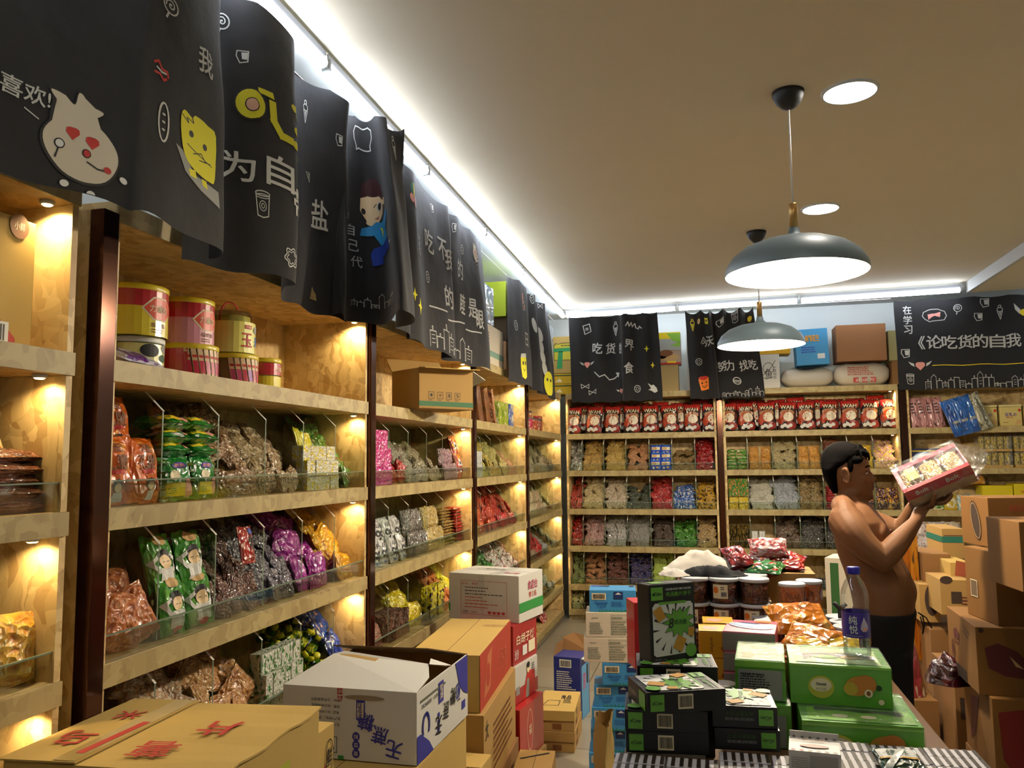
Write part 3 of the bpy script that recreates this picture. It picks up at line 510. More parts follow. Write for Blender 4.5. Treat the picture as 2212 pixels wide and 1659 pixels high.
BINS = '''
B 2 1 S green and yellow packet|#3f8a35 #c8c030 #e8e6dc|.15 .12 .03|flat 5
B 2 2 Z brown wrapped bread roll|#b08a5a #8a6238 #d8cbb0|.12 .10 .045|heap 5
B 2 3 Z pale wrapped bread stick|#c8ae84 #9a7848 #e0d8c4|.12 .09 .04|heap 5
B 2 4 B white and yellow carton|#dcd8c4 #e0cc20 #e8e4d8|.075 .06 .05|box 3
B 2 5 Y green see-through sweet bag|#5a8a34 #8a6a40 #a8c890|.11 .10 .04|heap 5
B 3 0 Z orange wrapped bread|#d88a4a #b05c26 #e8c8a4|.15 .16 .055|heap 4
B 3 2 J dark red wrapped sweet|#6a2018 #3a1410 #c8a890|.09 .08 .03|heap 6
B 3 3 J purple and silver wrapped sweet|#3a2c4a #8a8490 #d8d4d8|.10 .09 .035|heap 6
B 3 4 Y magenta bag|#b03aa4 #982c8c #d888c8|.13 .14 .045|heap 5
B 3 5 Y yellow bag|#d8a81c #c08c14 #e8d060|.12 .12 .04|heap 5
B 4 0 P red packet with yellow|#a82430 #d8b040 #e8e0d8|.13 .13 .04|heap 4
B 4 1 C biscuit pack bound with white ribbon|#c8966a #e8dcc8 #f0e8dc|.10 .10 .04|heap 5
B 4 2 Z tan wrapped flat cake|#d8a464 #b87c3c #e8d4b0|.13 .12 .03|heap 5
B 4 3 B small white and green carton|#dcdcd0 #3f8a35 #e8e8e0|.05 .07 .05|box 3
B 4 5 Y bright blue bag|#1450b0 #0e3c90 #c89080|.16 .16 .05|heap 4
C 2 0 Y hot pink bag|#c8288c #e85cb0 #f0c0d8|.11 .09 .03|box 3
C 2 1 Y red bag|#b82418 #981c14 #e0a080|.12 .12 .05|heap 3
C 2 2 C grey-white wrapped sweet|#b8b09c #8a8068 #e0dcd0|.09 .08 .03|heap 4
C 2 3 C brown and clear wrapped sweet|#8a7040 #c8b890 #e0dcd0|.09 .08 .03|heap 4
C 2 4 C pinkish wrapped jelly|#b08088 #886070 #e0d0d4|.08 .10 .03|up 2
C 3 2 C dark clear wrapped snack|#4a4034 #888074 #d0ccc4|.10 .13 .04|up 2
C 3 3 C yellow tinted clear snack|#d0b030 #a89860 #e0dcc8|.10 .13 .04|up 2
C 3 4 K gold wafer packet|#c8a040 #a07828 #e0c880|.20 .10 .022|flat 12
C 3 5 P red wafer packet|#c83024 #a02018 #e8a080|.14 .10 .024|flat 11
C 4 0 J brown wrapped jerky|#a87050 #7a4a34 #d8b8a0|.10 .08 .025|heap 7
C 4 1 J grey-brown thin sachet|#887868 #b8aca0 #c87050|.13 .13 .016|file 1
C 4 2 P bright yellow pouch|#e0cc18 #c8b010 #f0e890|.11 .12 .05|heap 4
C 4 3 B yellow and black block pack|#e8dc28 #1c1814 #f0ec90|.11 .09 .06|box 2
C 4 4 Z orange curled snack|#e08420 #c86814 #f0b860|.07 .07 .03|heap 5
C 4 5 Y yellow starfish-shaped sweet|#e8dc30 #d0c020 #f0ec90|.09 .09 .03|heap 5
D 2 0 B white carton|#d8d8d4 #b0b4b0 #e8e8e4|.05 .09 .05|box 2
D 2 1 Y yellow and green twist sweet|#c8b840 #8aa040 #e0d8b0|.08 .07 .025|heap 6
D 2 2 Y gold foil sweet|#d0b448 #b09030 #f0e8c0|.08 .07 .025|heap 6
D 2 3 C clear bag with yellow sweets|#d8c468 #a89848 #e8e4d4|.10 .11 .04|heap 5
D 2 4 C orange tinted clear sweet|#d8a070 #c88050 #e8dcd0|.08 .07 .025|heap 4
D 2 5 C pale red sweet|#d08070 #c8b0a0 #e8dcd0|.07 .06 .025|heap 3
D 3 0 Y shiny gold bag|#d0a028 #a87818 #f0e0a0|.09 .08 .03|heap 7
D 3 1 Y orange crinkled bag|#d86420 #b84c14 #e8a050|.10 .09 .035|heap 6
D 3 2 Y orange-red crinkled bag|#d04818 #b03010 #e89060|.10 .09 .035|heap 7
D 3 3 Y scarlet crinkled bag|#c82420 #a81818 #e08070|.10 .10 .035|heap 7
D 3 4 Y crimson bag|#c01c24 #981018 #d0b050|.09 .09 .03|heap 7
D 3 5 P slate and green packet|#5a6870 #88a048 #d8d8d0|.08 .08 .025|heap 5
D 4 0 C brown clear snack|#a88050 #786040 #d8d0c0|.10 .09 .03|heap 5
D 4 1 Y green and yellow bunch|#4a9030 #d0c840 #e8e8c0|.08 .08 .025|heap 6
D 4 2 Y leaf green sachet|#3a8830 #2c6820 #c0d8a0|.07 .07 .025|heap 5
D 4 3 P white and red packet|#dcd4d0 #b03030 #f0ece8|.08 .08 .03|heap 6
D 4 4 P white and maroon packet|#e0d4d0 #802030 #f0ece8|.08 .08 .03|heap 5
D 4 5 J red meat packet|#a83028 #803020 #d8b0a0|.08 .08 .03|heap 5
E 2 0 Y red and yellow mix packet|#c03020 #d8b030 #e8e4dc|.08 .07 .025|heap 5
E 2 1 Y white and red mix packet|#d8d4c8 #c03020 #f0ece4|.08 .07 .025|heap 4
E 2 2 C pale clear snack|#c8b890 #a89868 #e8e4d8|.09 .08 .03|heap 4
E 2 3 C clear crinkled snack|#c8b48c #b09868 #f0ece0|.09 .10 .04|heap 6
E 2 4 C bronze clear snack|#987848 #786038 #d8d0c0|.09 .08 .03|heap 5
E 2 5 C tan clear snack|#987848 #786038 #d8d0c0|.07 .07 .03|heap 5
E 3 0 P blue and white packet|#2850a8 #d8d8d8 #e8e8e8|.08 .07 .025|heap 4
E 3 1 C cream pouch|#d8c8a0 #b8a478 #e8e4d8|.10 .12 .035|up 2
E 3 2 C tan and cream pouch|#b89468 #d8c8a0 #e8e4d8|.10 .12 .035|up 2
E 3 3 C ivory pouch|#d8cca8 #c0b088 #e8e4d8|.09 .10 .035|heap 5
E 3 5 C yellowish pouch|#c8b468 #a89448 #e8e0c0|.07 .08 .03|heap 4
E 4 0 C beige clear nut pack|#b89c6c #8a7044 #e0d8c4|.09 .09 .03|heap 6
E 4 1 C brown clear nut pack|#a88454 #785c34 #e0d8c4|.09 .09 .03|heap 5
E 4 2 Y red glossy bag|#c82424 #a01818 #e89080|.09 .12 .035|heap 6
E 4 3 Y silver glossy bag|#b0b0b0 #888888 #e8e8e8|.09 .09 .035|heap 5
E 4 5 C olive clear pack|#888054 #686038 #d8d4c0|.08 .08 .03|heap 4
E 5 0 P white and green packet|#d8dcd0 #4a8a40 #f0f0ec|.09 .08 .03|heap 5
E 5 2 P green and white packet|#4a8a40 #d8dcd0 #f0f0ec|.09 .08 .03|heap 5
E 5 4 P white packet|#d0d0c0 #a8a890 #f0f0ec|.09 .08 .03|heap 4
E 6 1 P yellow and navy packet|#d8b020 #1c2878 #e8d890|.09 .08 .03|heap 4
E 6 3 P red and white striped packet|#c82c20 #e0d8d0 #f0ece8|.09 .08 .03|heap 4
F 2 0 S grey and white sachet|#888880 #d8d8d0 #e8e8e4|.07 .11 .02|heap 5
F 2 1 K gold biscuit packet|#c8a040 #a07c2c #e8d8a0|.09 .07 .035|heap 7
F 2 2 K yellow wrapped cake|#d0b048 #b08c30 #ece0b0|.09 .07 .035|heap 7
F 2 3 K tan sausage roll|#c89860 #a83c24 #e0c8a0|.11 .06 .04|heap 6
F 2 5 C brown wrapped nut cake|#a07c3c #705020 #d0c088|.08 .06 .03|heap 3
F 2 6 Y crimson net bag|#a01c20 #781418 #d86060|.11 .10 .04|heap 6
F 3 0 Y red and orange stick packet|#b02c1c #d06030 #e8b0a0|.06 .11 .025|heap 5
F 3 1 Z cream pillow bread|#d8c898 #b89c5c #e8e0c8|.10 .08 .045|heap 7
F 3 2 Z white wrapped bread|#d8ccb0 #b08858 #e8e4dc|.11 .10 .045|heap 6
F 3 3 J dark green wrapped snack|#2c4028 #506038 #a8a898|.10 .08 .03|heap 4
F 3 4 Y pinkish red pouch|#b83434 #902428 #e08c80|.10 .11 .035|heap 5
F 3 5 P blue and white packet|#2468b0 #c8ccd0 #e8e8e8|.09 .08 .03|heap 4
F 3 6 P yellow and brown packet|#c8a020 #4a3018 #d8c890|.10 .08 .035|heap 5
F 4 0 Y red flat pouch|#b83020 #982418 #d89080|.12 .10 .03|heap 5
F 4 1 J red and white wrapped meat|#a82820 #d8d0c8 #e8e4e0|.08 .07 .03|heap 7
F 4 2 J white labelled meat pouch|#c8c4bc #706058 #e8e8e4|.10 .12 .03|heap 6
F 4 3 J silver wrapped fish|#a8a49c #6a5c50 #e0e0dc|.06 .12 .03|heap 7
F 4 4 J dark brown wrapped meat|#3a2418 #6a4830 #a89888|.10 .08 .03|heap 6
F 4 5 Y leaf green pouch|#4c8c24 #34701c #a8c878|.10 .09 .035|heap 5
F 4 6 C beige and gold packet|#c8a868 #8a6c38 #e0d8c0|.10 .07 .03|heap 6
F 5 0 C green clear sweet|#8a9848 #5c7030 #d0d4a0|.06 .06 .025|heap 7
F 5 1 J copper wrapped roll|#a8683c #d8c0a0 #c88850|.11 .045 .04|heap 6
F 5 2 J dark red-brown roll|#582818 #883c28 #b08068|.09 .05 .04|heap 7
F 5 3 Y dark blue sweet with yellow|#142c80 #101c50 #d8b040|.06 .05 .025|heap 8
F 5 4 C lime clear jelly|#a8c040 #c8d070 #e0e8b0|.06 .10 .03|heap 6
F 5 5 Y pale pink sweet|#c88c80 #a07060 #e8d8d0|.06 .05 .025|heap 6
F 6 0 S yellow and white sachet|#c8c478 #e0dcc0 #6a6430|.06 .06 .008|heap 6
G 2 0 Y green bag with round face|#5aa02c #c8b488 #e0dcc8|.11 .07 .04|flat 6
G 2 1 Z golden bread|#d09c3c #b87824 #e8cc80|.10 .12 .05|up 2
G 2 2 C cream and clear mushroom snack|#c8b880 #907848 #e8e4cc|.10 .08 .035|heap 6
G 2 3 Z orange bread|#d8a030 #b87c1c #e8d080|.10 .12 .05|up 2
G 2 4 J red-brown snack|#782818 #a86c30 #c8a880|.09 .07 .03|heap 7
G 2 5 Y yellow bag with dark letters|#d8b430 #e0cc60 #3a3018|.11 .12 .04|up 2
G 2 6 Y pink and yellow twist sweet|#c8a0a0 #d8c840 #e8dcd8|.08 .07 .03|heap 6
G 3 1 C white clear mushroom snack|#c0bcac #d8d4c0 #ececec|.10 .10 .035|heap 6
G 3 2 C blue-white fish snack|#b8bcc0 #788898 #ececec|.07 .12 .03|heap 7
G 3 3 C gold-brown dried strips|#987c40 #705424 #d8cca0|.11 .10 .04|heap 6
G 3 4 Y red pouch|#b02828 #881c20 #d88888|.09 .06 .03|flat 9
G 3 5 P maroon and yellow pouch|#5c141c #d8a830 #d88888|.10 .11 .035|up 2
G 3 6 P maroon pouch with yellow label|#4c1018 #d8a830 #d8a8a8|.10 .11 .035|up 2
G 4 0 S black and gold stick|#1c1810 #c8a448 #e0cc88|.07 .12 .018|file 2
G 4 2 J brown and clear dried fruit|#5c3c20 #887050 #b8b0a0|.10 .11 .035|heap 5
G 4 3 J black and clear dried fruit|#282420 #504840 #b0aca4|.11 .12 .035|heap 5
G 4 4 J dark clear dried mushroom|#302820 #504438 #b0aca4|.11 .12 .035|heap 4
G 5 3 P dark jar-like pouch|#1c2428 #303840 #8a9094|.06 .11 .05|up 1
G 5 4 Y yellow net bag|#e0b818 #c89c10 #f0e078|.12 .13 .05|heap 6
A 2 0 J brown sausage bread|#8a4c2c #6a3418 #c89878|.20 .09 .035|flat 5
A 2 2 J brown sausage bread|#8a4c2c #6a3418 #c89878|.20 .09 .035|flat 5
A 2 4 J brown sausage bread|#8a4c2c #6a3418 #c89878|.20 .09 .035|flat 5
A 3 0 Z cheese bread|#e0b850 #c88830 #f0e0a8|.2 .2 .07|up 1
A 3 1 Z cheese bread|#e0b850 #c88830 #f0e0a8|.2 .2 .07|up 1
A 3 2 Z cheese bread|#e0b850 #c88830 #f0e0a8|.2 .2 .07|up 1
A 3 3 Z yellow cheese slice bread|#e0bc58 #c88830 #f0e0a8|.2 .2 .07|up 1
A 3 4 Z golden cheese bread|#e8c040 #d0902c #f0e0a8|.19 .17 .07|up 1
A 4 3 Z bright yellow bread|#e8b428 #b87820 #f8e080|.2 .17 .07|up 1
A 4 4 Z bright yellow bread|#e8b428 #b87820 #f8e080|.2 .17 .07|up 1
A 4 2 Z bright yellow bread|#e8b428 #b87820 #f8e080|.2 .17 .07|up 1
A 2 1 J brown sausage bread|#8a4c2c #6a3418 #c89878|.20 .09 .035|flat 5
A 2 3 J brown sausage bread|#8a4c2c #6a3418 #c89878|.20 .09 .035|flat 5
'''
for ln in BINS.strip().split('\n'):
    a, c, s, mo = ln.split('|'); u, row, i, kd, desc = a.split(' ', 4); md, rw = mo.split(); w, h, t = map(float, s.split())
    kw = {}
    if md == 'heap': kw = dict(rows=int(rw), H=.10+.029*int(rw) if h < .1 else .16+.03*int(rw))
    else: kw = dict(rows=int(rw), tilt=.35)
    kw['H'] = min(kw.get('H', .25), .31)
    if kd in 'ZC' and md == 'heap': kw['lump'] = t*.35
    binfill(u, int(row), int(i), kd, desc, tuple(c.split()), w, h, t, md, **kw)
# ------------------------------------------------------------------ curtains
CL = cloth('#181617', 'curtain_cloth', sh=.1); CUFF = cloth('#2c292a', 'curtain_hem'); INSIDE = cloth('#b89060', 'curtain_lining')
CH = plain('#c4c4be', .8, name='chalk_print'); CHY = plain('#d8cf2a', .8, name='yellow_print')
def catmull(P, n):
    P = [Vector(p) for p in P]; out = []
    for i in range(len(P)-1):
        a, b, c, d = P[max(i-1, 0)], P[i], P[i+1], P[min(i+2, len(P)-1)]
        for k in range(n):
            t = k/n; out.append(.5*((2*b)+(c-a)*t+(2*a-5*b+4*c-d)*t*t+(3*b-a-3*c+d)*t**3))
    out.append(P[-1]); return out
class Curtain:
    """cloth hanging along a folded plan line; top and bottom lines have the same number of points"""
    def __init__(s, name, label, bot, top, zb=2.27, zt=3.2, n=6, back=False, sag=.015, wob=.008):
        s.b = catmull([(*p, 0) for p in bot], n); s.t = catmull([(*p, 0) for p in top], n); s.zb, s.zt, s.nv = zb, zt, 14; s.name, s.label, s.sag, s.wob = name, label, sag, wob
        s.arc = [0]
        for p, q_ in zip(s.b, s.b[1:]): s.arc.append(s.arc[-1]+(q_-p).length)
        s.L = s.arc[-1]; s.N = len(s.b); s.art = Art(); s.flip = 1
        s.G = [[s.pt(i, j/s.nv) for i in range(s.N)] for j in range(s.nv+1)]
    def pt(s, i, v):
        w = v**1.3; p = s.b[i]*(1-w)+s.t[i]*w; q_ = i/(s.N-1)
        zt = s.zt-s.sag*abs(sin(q_*pi*5)); z = s.zb*(1-v)+zt*v+.006*sin(q_*31)*(1-v)
        e = s.wob*noise.noise(Vector((q_*s.L*6, v*3, len(s.label))))
        return Vector((p.x+e, p.y+e, z))
    def build(s):
        m = MB(); vs = [p for r in s.G for p in r]; N = s.N
        m.add(vs, [(j*N+i, j*N+i+1, (j+1)*N+i+1, (j+1)*N+i) for j in range(s.nv) for i in range(N-1)], CL, True)
        us = s.arc[1:-1]; vs_ = [s.zb+(s.zt-s.zb)*j/s.nv for j in range(1, s.nv)]
        s.art.lay_on(m, s.surf, us, vs_, gap=.0006, base=.0012, clip=(1e-4, s.L-1e-4, s.zb+1e-3, s.zt-1e-3))
        o = m.build(s.name); tag(o, s.label, 'curtain', 'printed black half curtains'); return o
    def surf(s, u, z):
        i = 0
        while i < s.N-2 and s.arc[i+1] < u-1e-7: i += 1
        f = (u-s.arc[i])/max(1e-9, s.arc[i+1]-s.arc[i]); v = (z-s.zb)/(s.zt-s.zb)*s.nv; j = min(s.nv-1, max(0, int(v+1e-6))); g = v-j
        a, b, c, d = s.G[j][i], s.G[j][i+1], s.G[j+1][i], s.G[j+1][i+1]
        p = (a*(1-f)+b*f)*(1-g)+(c*(1-f)+d*f)*g; t = (b-a); n = Vector((t.y, -t.x, 0)).normalized()
        return p, n
    def px(s, x, y):
        """where the sight line through a photo pixel first meets the cloth, as (u, z)"""
        d = ray(x, y); best = None
        for i in range(s.N-1):
            for j in range(s.nv):
                a, b, c = s.G[j][i], s.G[j][i+1], s.G[j+1][i]
                n = (b-a).cross(c-a); k = d.dot(n)
                if abs(k) < 1e-9: continue
                t = (a-CAMP).dot(n)/k; p = CAMP+d*t
                e = (b-a); f = (Vector((p.x-a.x, p.y-a.y, 0)).dot(Vector((e.x, e.y, 0))))/max(1e-9, e.x*e.x+e.y*e.y)
                if -.02 <= f <= 1.02 and a.z-1e-3 <= p.z <= c.z+.03 and (best is None or t < best[0]): best = (t, s.arc[i]+f*(s.arc[i+1]-s.arc[i]), p.z)
        return best[1:] if best else None
def doodle_icecream(c=None):
    a = Art(); m = c or CH; a.line([(-.3, .1), (0, -.9), (.3, .1)], .09, m, 1, True); a.ering(0, .35, .32, .28, .09, m); a.ering(0, .78, .16, .16, .09, m); a.poly([(-.12, 0), (0, -.55), (.14, .0)], m); return a
def doodle_lolly():
    a = Art(); a.ering(0, 0, .5, .5, .09, CH); a.line([(.36*(t/14)*cos(t*.7), .36*(t/14)*sin(t*.7)) for t in range(15)], .08, CH); a.line([(-.1, -.5), (-.2, -.85)], .12, CH); return a
def doodle_cup():
    a = Art(); a.ering(0, .55, .5, .14, .07, CH); a.line([(-.48, .5), (-.38, -.7), (0, -.8), (.38, -.7), (.48, .5)], .07, CH); a.ering(0, .4, .47, .12, .05, CH); a.ering(0, -.15, .24, .28, .05, CH); a.ering(0, -.15, .1, .13, .05, CH); return a
def doodle_flower():
    a = Art(); a.line([(.5*cos(t*pi/18)*(1+.16*sin(t*pi/3)), .5*sin(t*pi/18)*(1+.16*sin(t*pi/3))) for t in range(36)], .07, CH, 1, True); a.line([(.34*cos(t*pi/18)*(1+.2*sin(t*pi/3)), .34*sin(t*pi/18)*(1+.2*sin(t*pi/3))) for t in range(36)], .05, CH, 1, True); return a
def doodle_apple():
    a = Art(); a.line([(.0, .5), (.25, .62), (.52, .4), (.55, 0), (.4, -.35), (.42, -.6), (-.2, -.55), (-.35, -.7), (-.36, -.5), (-.52, -.2), (-.58, .15), (-.45, .45), (-.2, .52)], .06, CH, 1, True); return a
def doodle_jar():
    a = Art(); a.line([(-.4, .4), (-.45, 0), (-.2, -.5), (.35, -.35), (.4, .45)], .08, CH, 1, True); a.poly([(-.1, .3), (-.05, -.2), (.3, -.2), (.35, .35)], CH); return a
def doodle_cookie():
    a = Art(); a.ering(0, 0, .45, .5, .09, CH)
    for t in range(5): a.ell(.22*cos(t*1.26), .22*sin(t*1.26), .07, .08, CH)
    return a
def doodle_bowtie(): return Art().line([(-.5, .25), (.5, -.25), (.55, .3), (-.45, -.3)], .08, CH, 1, True)
def doodle_star(): return Art().poly([(0, .6), (.14, .12), (.45, 0), (.14, -.12), (0, -.6), (-.14, -.12), (-.45, 0), (-.14, .12)], CHY)
def doodle_heart(wings=True):
    a = Art(); a.poly([(0, -.5), (.45, .0), (.42, .3), (.22, .4), (0, .2), (-.22, .4), (-.42, .3), (-.45, 0)], INK['pink'])
    if wings:
        for s in (-1, 1): a.poly([(s*.55, -.1), (s*.9, .1), (s*1.15, .45), (s*.8, .3), (s*.6, .25)][::s], CH)
    return a
def doodle_candy():
    a = Art(); a.ell(0, .1, .36, .4, INK['teal'], 1); a.ell(.1, .1, .14, .4, INK['yellow'], 2); a.ell(-.2, -.4, .3, .24, INK['pink'], 1); a.ell(.35, -.5, .2, .3, INK['pink'], 1); return a
def skyline(w, n=14, seed=1, mat=None):
    r = random.Random(seed); a = Art(); x = 0; P = []
    for i in range(n):
        h = r.uniform(.25, 1); k = r.choice([0, 1, 2]); d = w/n
        P += [(x, 0), (x, h)] + ([(x+d*.5, h*1.25)] if k == 1 else [(x+d*.4, h), (x+d*.4, h*1.3), (x+d*.5, h*1.3), (x+d*.5, h)] if k == 2 else []) + [(x+d*.9, h), (x+d*.9, 0)]; x += d
        if i % 3 == 0:
            for k in range(3): a.line([(x-d*.75, h*.25*(k+1)), (x-d*.3, h*.25*(k+1))], .03, mat or CH)
    a.line(P, .045, mat or CH); return a
def dumpling():
    a = Art(); w = plain('#cfc4ae', .8, name='dumpling_print')
    body = [(v.x, v.y) for v in catmull([(x_, y_, 0) for x_, y_ in [(-.42, .95), (-.75, 1.0), (-.62, .8), (-.35, .62), (-.62, .35), (-.85, 0), (-.78, -.4), (-.4, -.85), (.1, -1.0), (.55, -.85), (.8, -.4), (.78, .0), (.5, .35), (.12, .6), (.32, .68), (.45, .85), (.2, .88), (.05, .75), (.02, 1.05), (-.12, 1.12), (-.2, .8), (-.42, .95)]], 4)[:-1]]
    a.poly([(x*1.06-.01, y*1.05-.01) for x, y in body], INK['black'], 1); a.poly(body, w, 2)
    for x, y, s in ((-.22, .1, .17), (.22, .0, .17)): a.place(Art().poly([(0, -.5), (.45, .0), (.42, .3), (.22, .4), (0, .2), (-.22, .4), (-.42, .3), (-.45, 0)], INK['red'], 3), x, y, s*2)
    a.ell(.1, -.3, .1, .11, INK['black'], 3); a.ell(.1, -.3, .075, .085, INK['red'], 4); a.line([(.12, -.5), (.35, -.6), (.6, -.58)], .04, INK['black'], 3); a.ell(.58, -.55, .09, .08, INK['red'], 4)
    a.ell(-.5, -.22, .12, .12, INK['black'], 3); a.ell(-.5, -.22, .09, .09, INK['white'], 4); a.line([(-.52, -.32), (-.58, -.55)], .04, INK['black'], 3)
    for x, y in ((-.35, -1.12), (.25, -1.25), (.98, -.62)): a.ell(x, y, .1, .08, INK['white'], 2)
    return a
def toast():
    a = Art(); a.poly([(v.x, v.y) for v in catmull([(x_, y_, 0) for x_, y_ in ((-.5, .75), (-.42, .95), (-.2, .85), (-.1, 1.0), (.3, .95), (.6, .8), (.62, -.7), (.45, -.9), (.1, -.85), (-.25, -.65), (-.42, -.3), (-.5, .3), (-.5, .75))], 3)[:-1]], CHY, 2)
    for x, y in ((-.2, .3), (.25, .15)): a.ell(x, y, .07, .11, INK['black'], 3)
    a.line([(-.3, -.1), (.1, -.25), (.5, -.35)], .03, INK['black'], 3); a.line([(-.1, -.3), (.15, -.15), (.3, -.35), (.1, -.4), (.45, -.3)], .03, INK['black'], 3); a.line([(-.5, .75), (-.3, .6), (-.35, .75), (-.15, .7), (-.2, .85)], .03, INK['black'], 3)
    a.poly([(-.6, -.35), (-.42, -.4), (.0, -.95), (.75, -1.05), (.8, -1.6), (.2, -1.35), (-.3, -1.0)], INK['grey'], 1); a.poly([(-.2, -.85), (0, -.8), (.05, -1.05), (-.15, -1.05)], CHY, 2); a.poly([(.2, -.95), (.35, -.95), (.4, -1.2), (.25, -1.15)], CHY, 2); return a
def boy():
    a = Art(); sk = INK['skin']; dk = INK['black']; bl = INK['sky']
    a.poly([(-.35, 1.9), (-.1, 2.15), (.2, 2.05), (.5, 1.7), (.62, 1.3), (.5, 1.0), (.2, 1.2), (-.4, 1.35)], plain('#3c1216', .8), 1); a.poly([(-.4, 1.3), (-.42, .8), (-.25, .45), (.1, .35), (.45, .6), (.62, 1.0), (.3, 1.35), (-.2, 1.45)], sk, 2)
    a.ell(.28, .95, .16, .17, INK['white'], 3); a.ell(.3, .95, .11, .14, dk, 4); a.ell(-.33, .8, .06, .12, dk, 4); a.line([(0, 1.0), (.12, 1.1)], .03, dk, 4); a.poly([(.0, .55), (.2, .62), (.16, .48)], plain('#a86a50', .8), 4); a.ell(.66, 1.0, .1, .15, sk, 1)
    a.poly([(.05, .42), (.35, .3), (.8, .6), (1.0, .55), (1.0, .3), (.6, .0), (.75, -.4), (.2, -.55), (-.05, -.1), (-.45, -.2), (-.4, .1), (-.05, .35)], bl, 3); a.poly([(.2, .12), (.35, .1), (.42, -.1), (.33, -.28), (.3, -.02)], CHY, 5); a.ell(-.15, .38, .12, .1, sk, 4)
    a.poly([(.15, -.55), (.75, -.4), (.95, -.85), (.9, -1.0), (.6, -.85), (.25, -1.0), (.25, -1.25), (-.1, -1.3), (-.15, -.85), (-.05, -.6)], plain('#1c3a9c', .8), 2); a.poly([(.95, -.7), (1.25, -.75), (1.0, -.9)], CH, 2)
    return a
# curtain A: nearest, with the dumpling print
A = Curtain('printed_curtain', 'nearest black curtain with a white dumpling print, top left of the photo', [(.07, .75), (.10, 1.05), (.10, 1.26), (.13, 1.42), (.185, 1.60), (.205, 1.655), (.203, 1.80), (.165, 2.05), (.10, 2.09)], [(.07, .75), (.09, 1.05), (.09, 1.3), (.1, 1.5), (.13, 1.7), (.15, 1.80), (.14, 1.95), (.10, 2.12), (.06, 2.14)], zb=2.26, zt=3.155, n=5)
def dec(C_, o, x, y, sc, rot=0., sy=None, w=None):
    p = C_.px(x, y)
    if p: C_.art.place(o, p[0], p[1], sc, rot, sy)
    return p
def txt(C_, s, x, y, w, h, mat=None, bold=.03, rot=0., sk=0.):
    p = C_.px(x, y)
    if p: C_.art.text(s, p[0], p[1], mat or CH, w, h, bold, 2, rot, sk)
dec(A, dumpling(), 175, 305, .105, sy=.10); txt(A, '喜欢!', 52, 190, .11, .045, bold=.01); A.art.line([A.px(50, 225), A.px(78, 250)], .003, CH)
dec(A, toast(), 420, 312, .19, sy=.088); dec(A, Art().ering(0, 0, .3, 1, .1, CH).ell(0, .4, .1, .06, CH).ell(0, 0, .1, .06, CH).ell(0, -.4, .1, .06, CH), 352, 262, .055)
dec(A, Art().line([(-1, .4), (-.5, .8), (0, .2), (.6, .3), (.8, -.2)], .25, INK['red']).line([(-.8, -.5), (-.2, -.4), (.3, -.8), (.6, -.5)], .25, INK['red']).line([(-.6, .1), (0, -.1), (.5, .0)], .2, CH), 347, 150, .028)
txt(A, '我', 440, 128, .10, .085); dec(A, doodle_lolly(), 365, 4, .05)
A.build()
Bc = Curtain('printed_curtain', 'second black curtain with an egg print and 为自带盐 lettering', [(.03, 2.06), (.072, 2.18), (.155, 2.285), (.208, 2.42), (.12, 2.50), (.02, 2.66), (.012, 2.80), (-.0, 2.96), (.03, 3.10), (.05, 3.16)],
             [(-.02, 2.20), (.05, 2.22), (.13, 2.33), (.13, 2.52), (.06, 2.60), (.01, 2.68), (.01, 2.80), (.05, 2.92), (.10, 3.03), (.07, 3.10)], zb=2.25, zt=3.17, n=5)
egg = Art().ell(0, 0, .62, .62, INK['black'], 1).ell(0, 0, .55, .56, CHY, 2).ell(.05, -.02, .27, .27, INK['black'], 3).ell(.05, -.02, .23, .23, plain('#d8a890', .8), 4)
dec(Bc, egg, 541, 222, .09); dec(Bc, doodle_jar(), 524, 118, .045); dec(Bc, doodle_lolly(), 478, 38, .055); txt(Bc, '为', 514, 355, .12, .10); txt(Bc, '自', 606, 372, .11, .115); dec(Bc, doodle_cup(), 568, 440, .05, sy=.06); dec(Bc, doodle_flower(), 628, 555, .06)
dec(Bc, Art().poly([(-1, .3), (.6, .5), (.8, -.1), (-.9, -.2)], CHY), 575, 202, .035); dec(Bc, Art().line([(-.7, .9), (-.6, .0), (-.1, -.6), (.6, -.55)], .42, CHY), 610, 268, .065)
for x, y, r in ((628, 228, .022), (634, 250, .03), (634, 282, .03), (633, 310, .026), (636, 342, .018)): dec(Bc, Art().ell(0, 0, 1, .6, CHY), x+6, y, r)
dec(Bc, doodle_icecream(), 659, 235, .05); dec(Bc, Art().line([(-.6, .5), (.5, .6), (.6, -.6)], .12, CH, 1, True).line([(-.1, .3), (.3, .4), (.3, -.2)], .1, CH, 1, True), 664, 377, .03)
txt(Bc, '带', 643, 440, .09, .11); txt(Bc, '盐', 688, 462, .11, .12); dec(Bc, doodle_jar(), 735, 300, .05); Bc.build()
Cc = Curtain('printed_curtain', 'curled black curtain with a cartoon boy in a blue top', [(.03, 3.04), (.09, 3.02), (.05, 3.15), (.09, 3.26), (.20, 3.24), (.33, 3.02), (.37, 2.99), (.355, 3.10), (.30, 3.28), (.17, 3.40), (.16, 3.60), (.10, 3.76)],
             [(.05, 3.10), (.04, 3.14), (.05, 3.19), (.08, 3.24), (.12, 3.235), (.165, 3.205), (.19, 3.23), (.15, 3.33), (.19, 3.38), (.21, 3.40), (.13, 3.55), (.06, 3.70)], zb=2.25, zt=3.17, n=6)
dec(Cc, boy(), 812, 500, .22, sy=.115); dec(Cc, doodle_apple(), 783, 296, .19, sy=.09)
for i, ch in enumerate('为自己代'): txt(Cc, ch, 748+i*7, 458+i*36, .075, .05, bold=.005)
p = Cc.px(822, 650)
if p: Cc.art.place(skyline(7, 9, 3), p[0]-.16, p[1]-.03, .05, 0, .055)
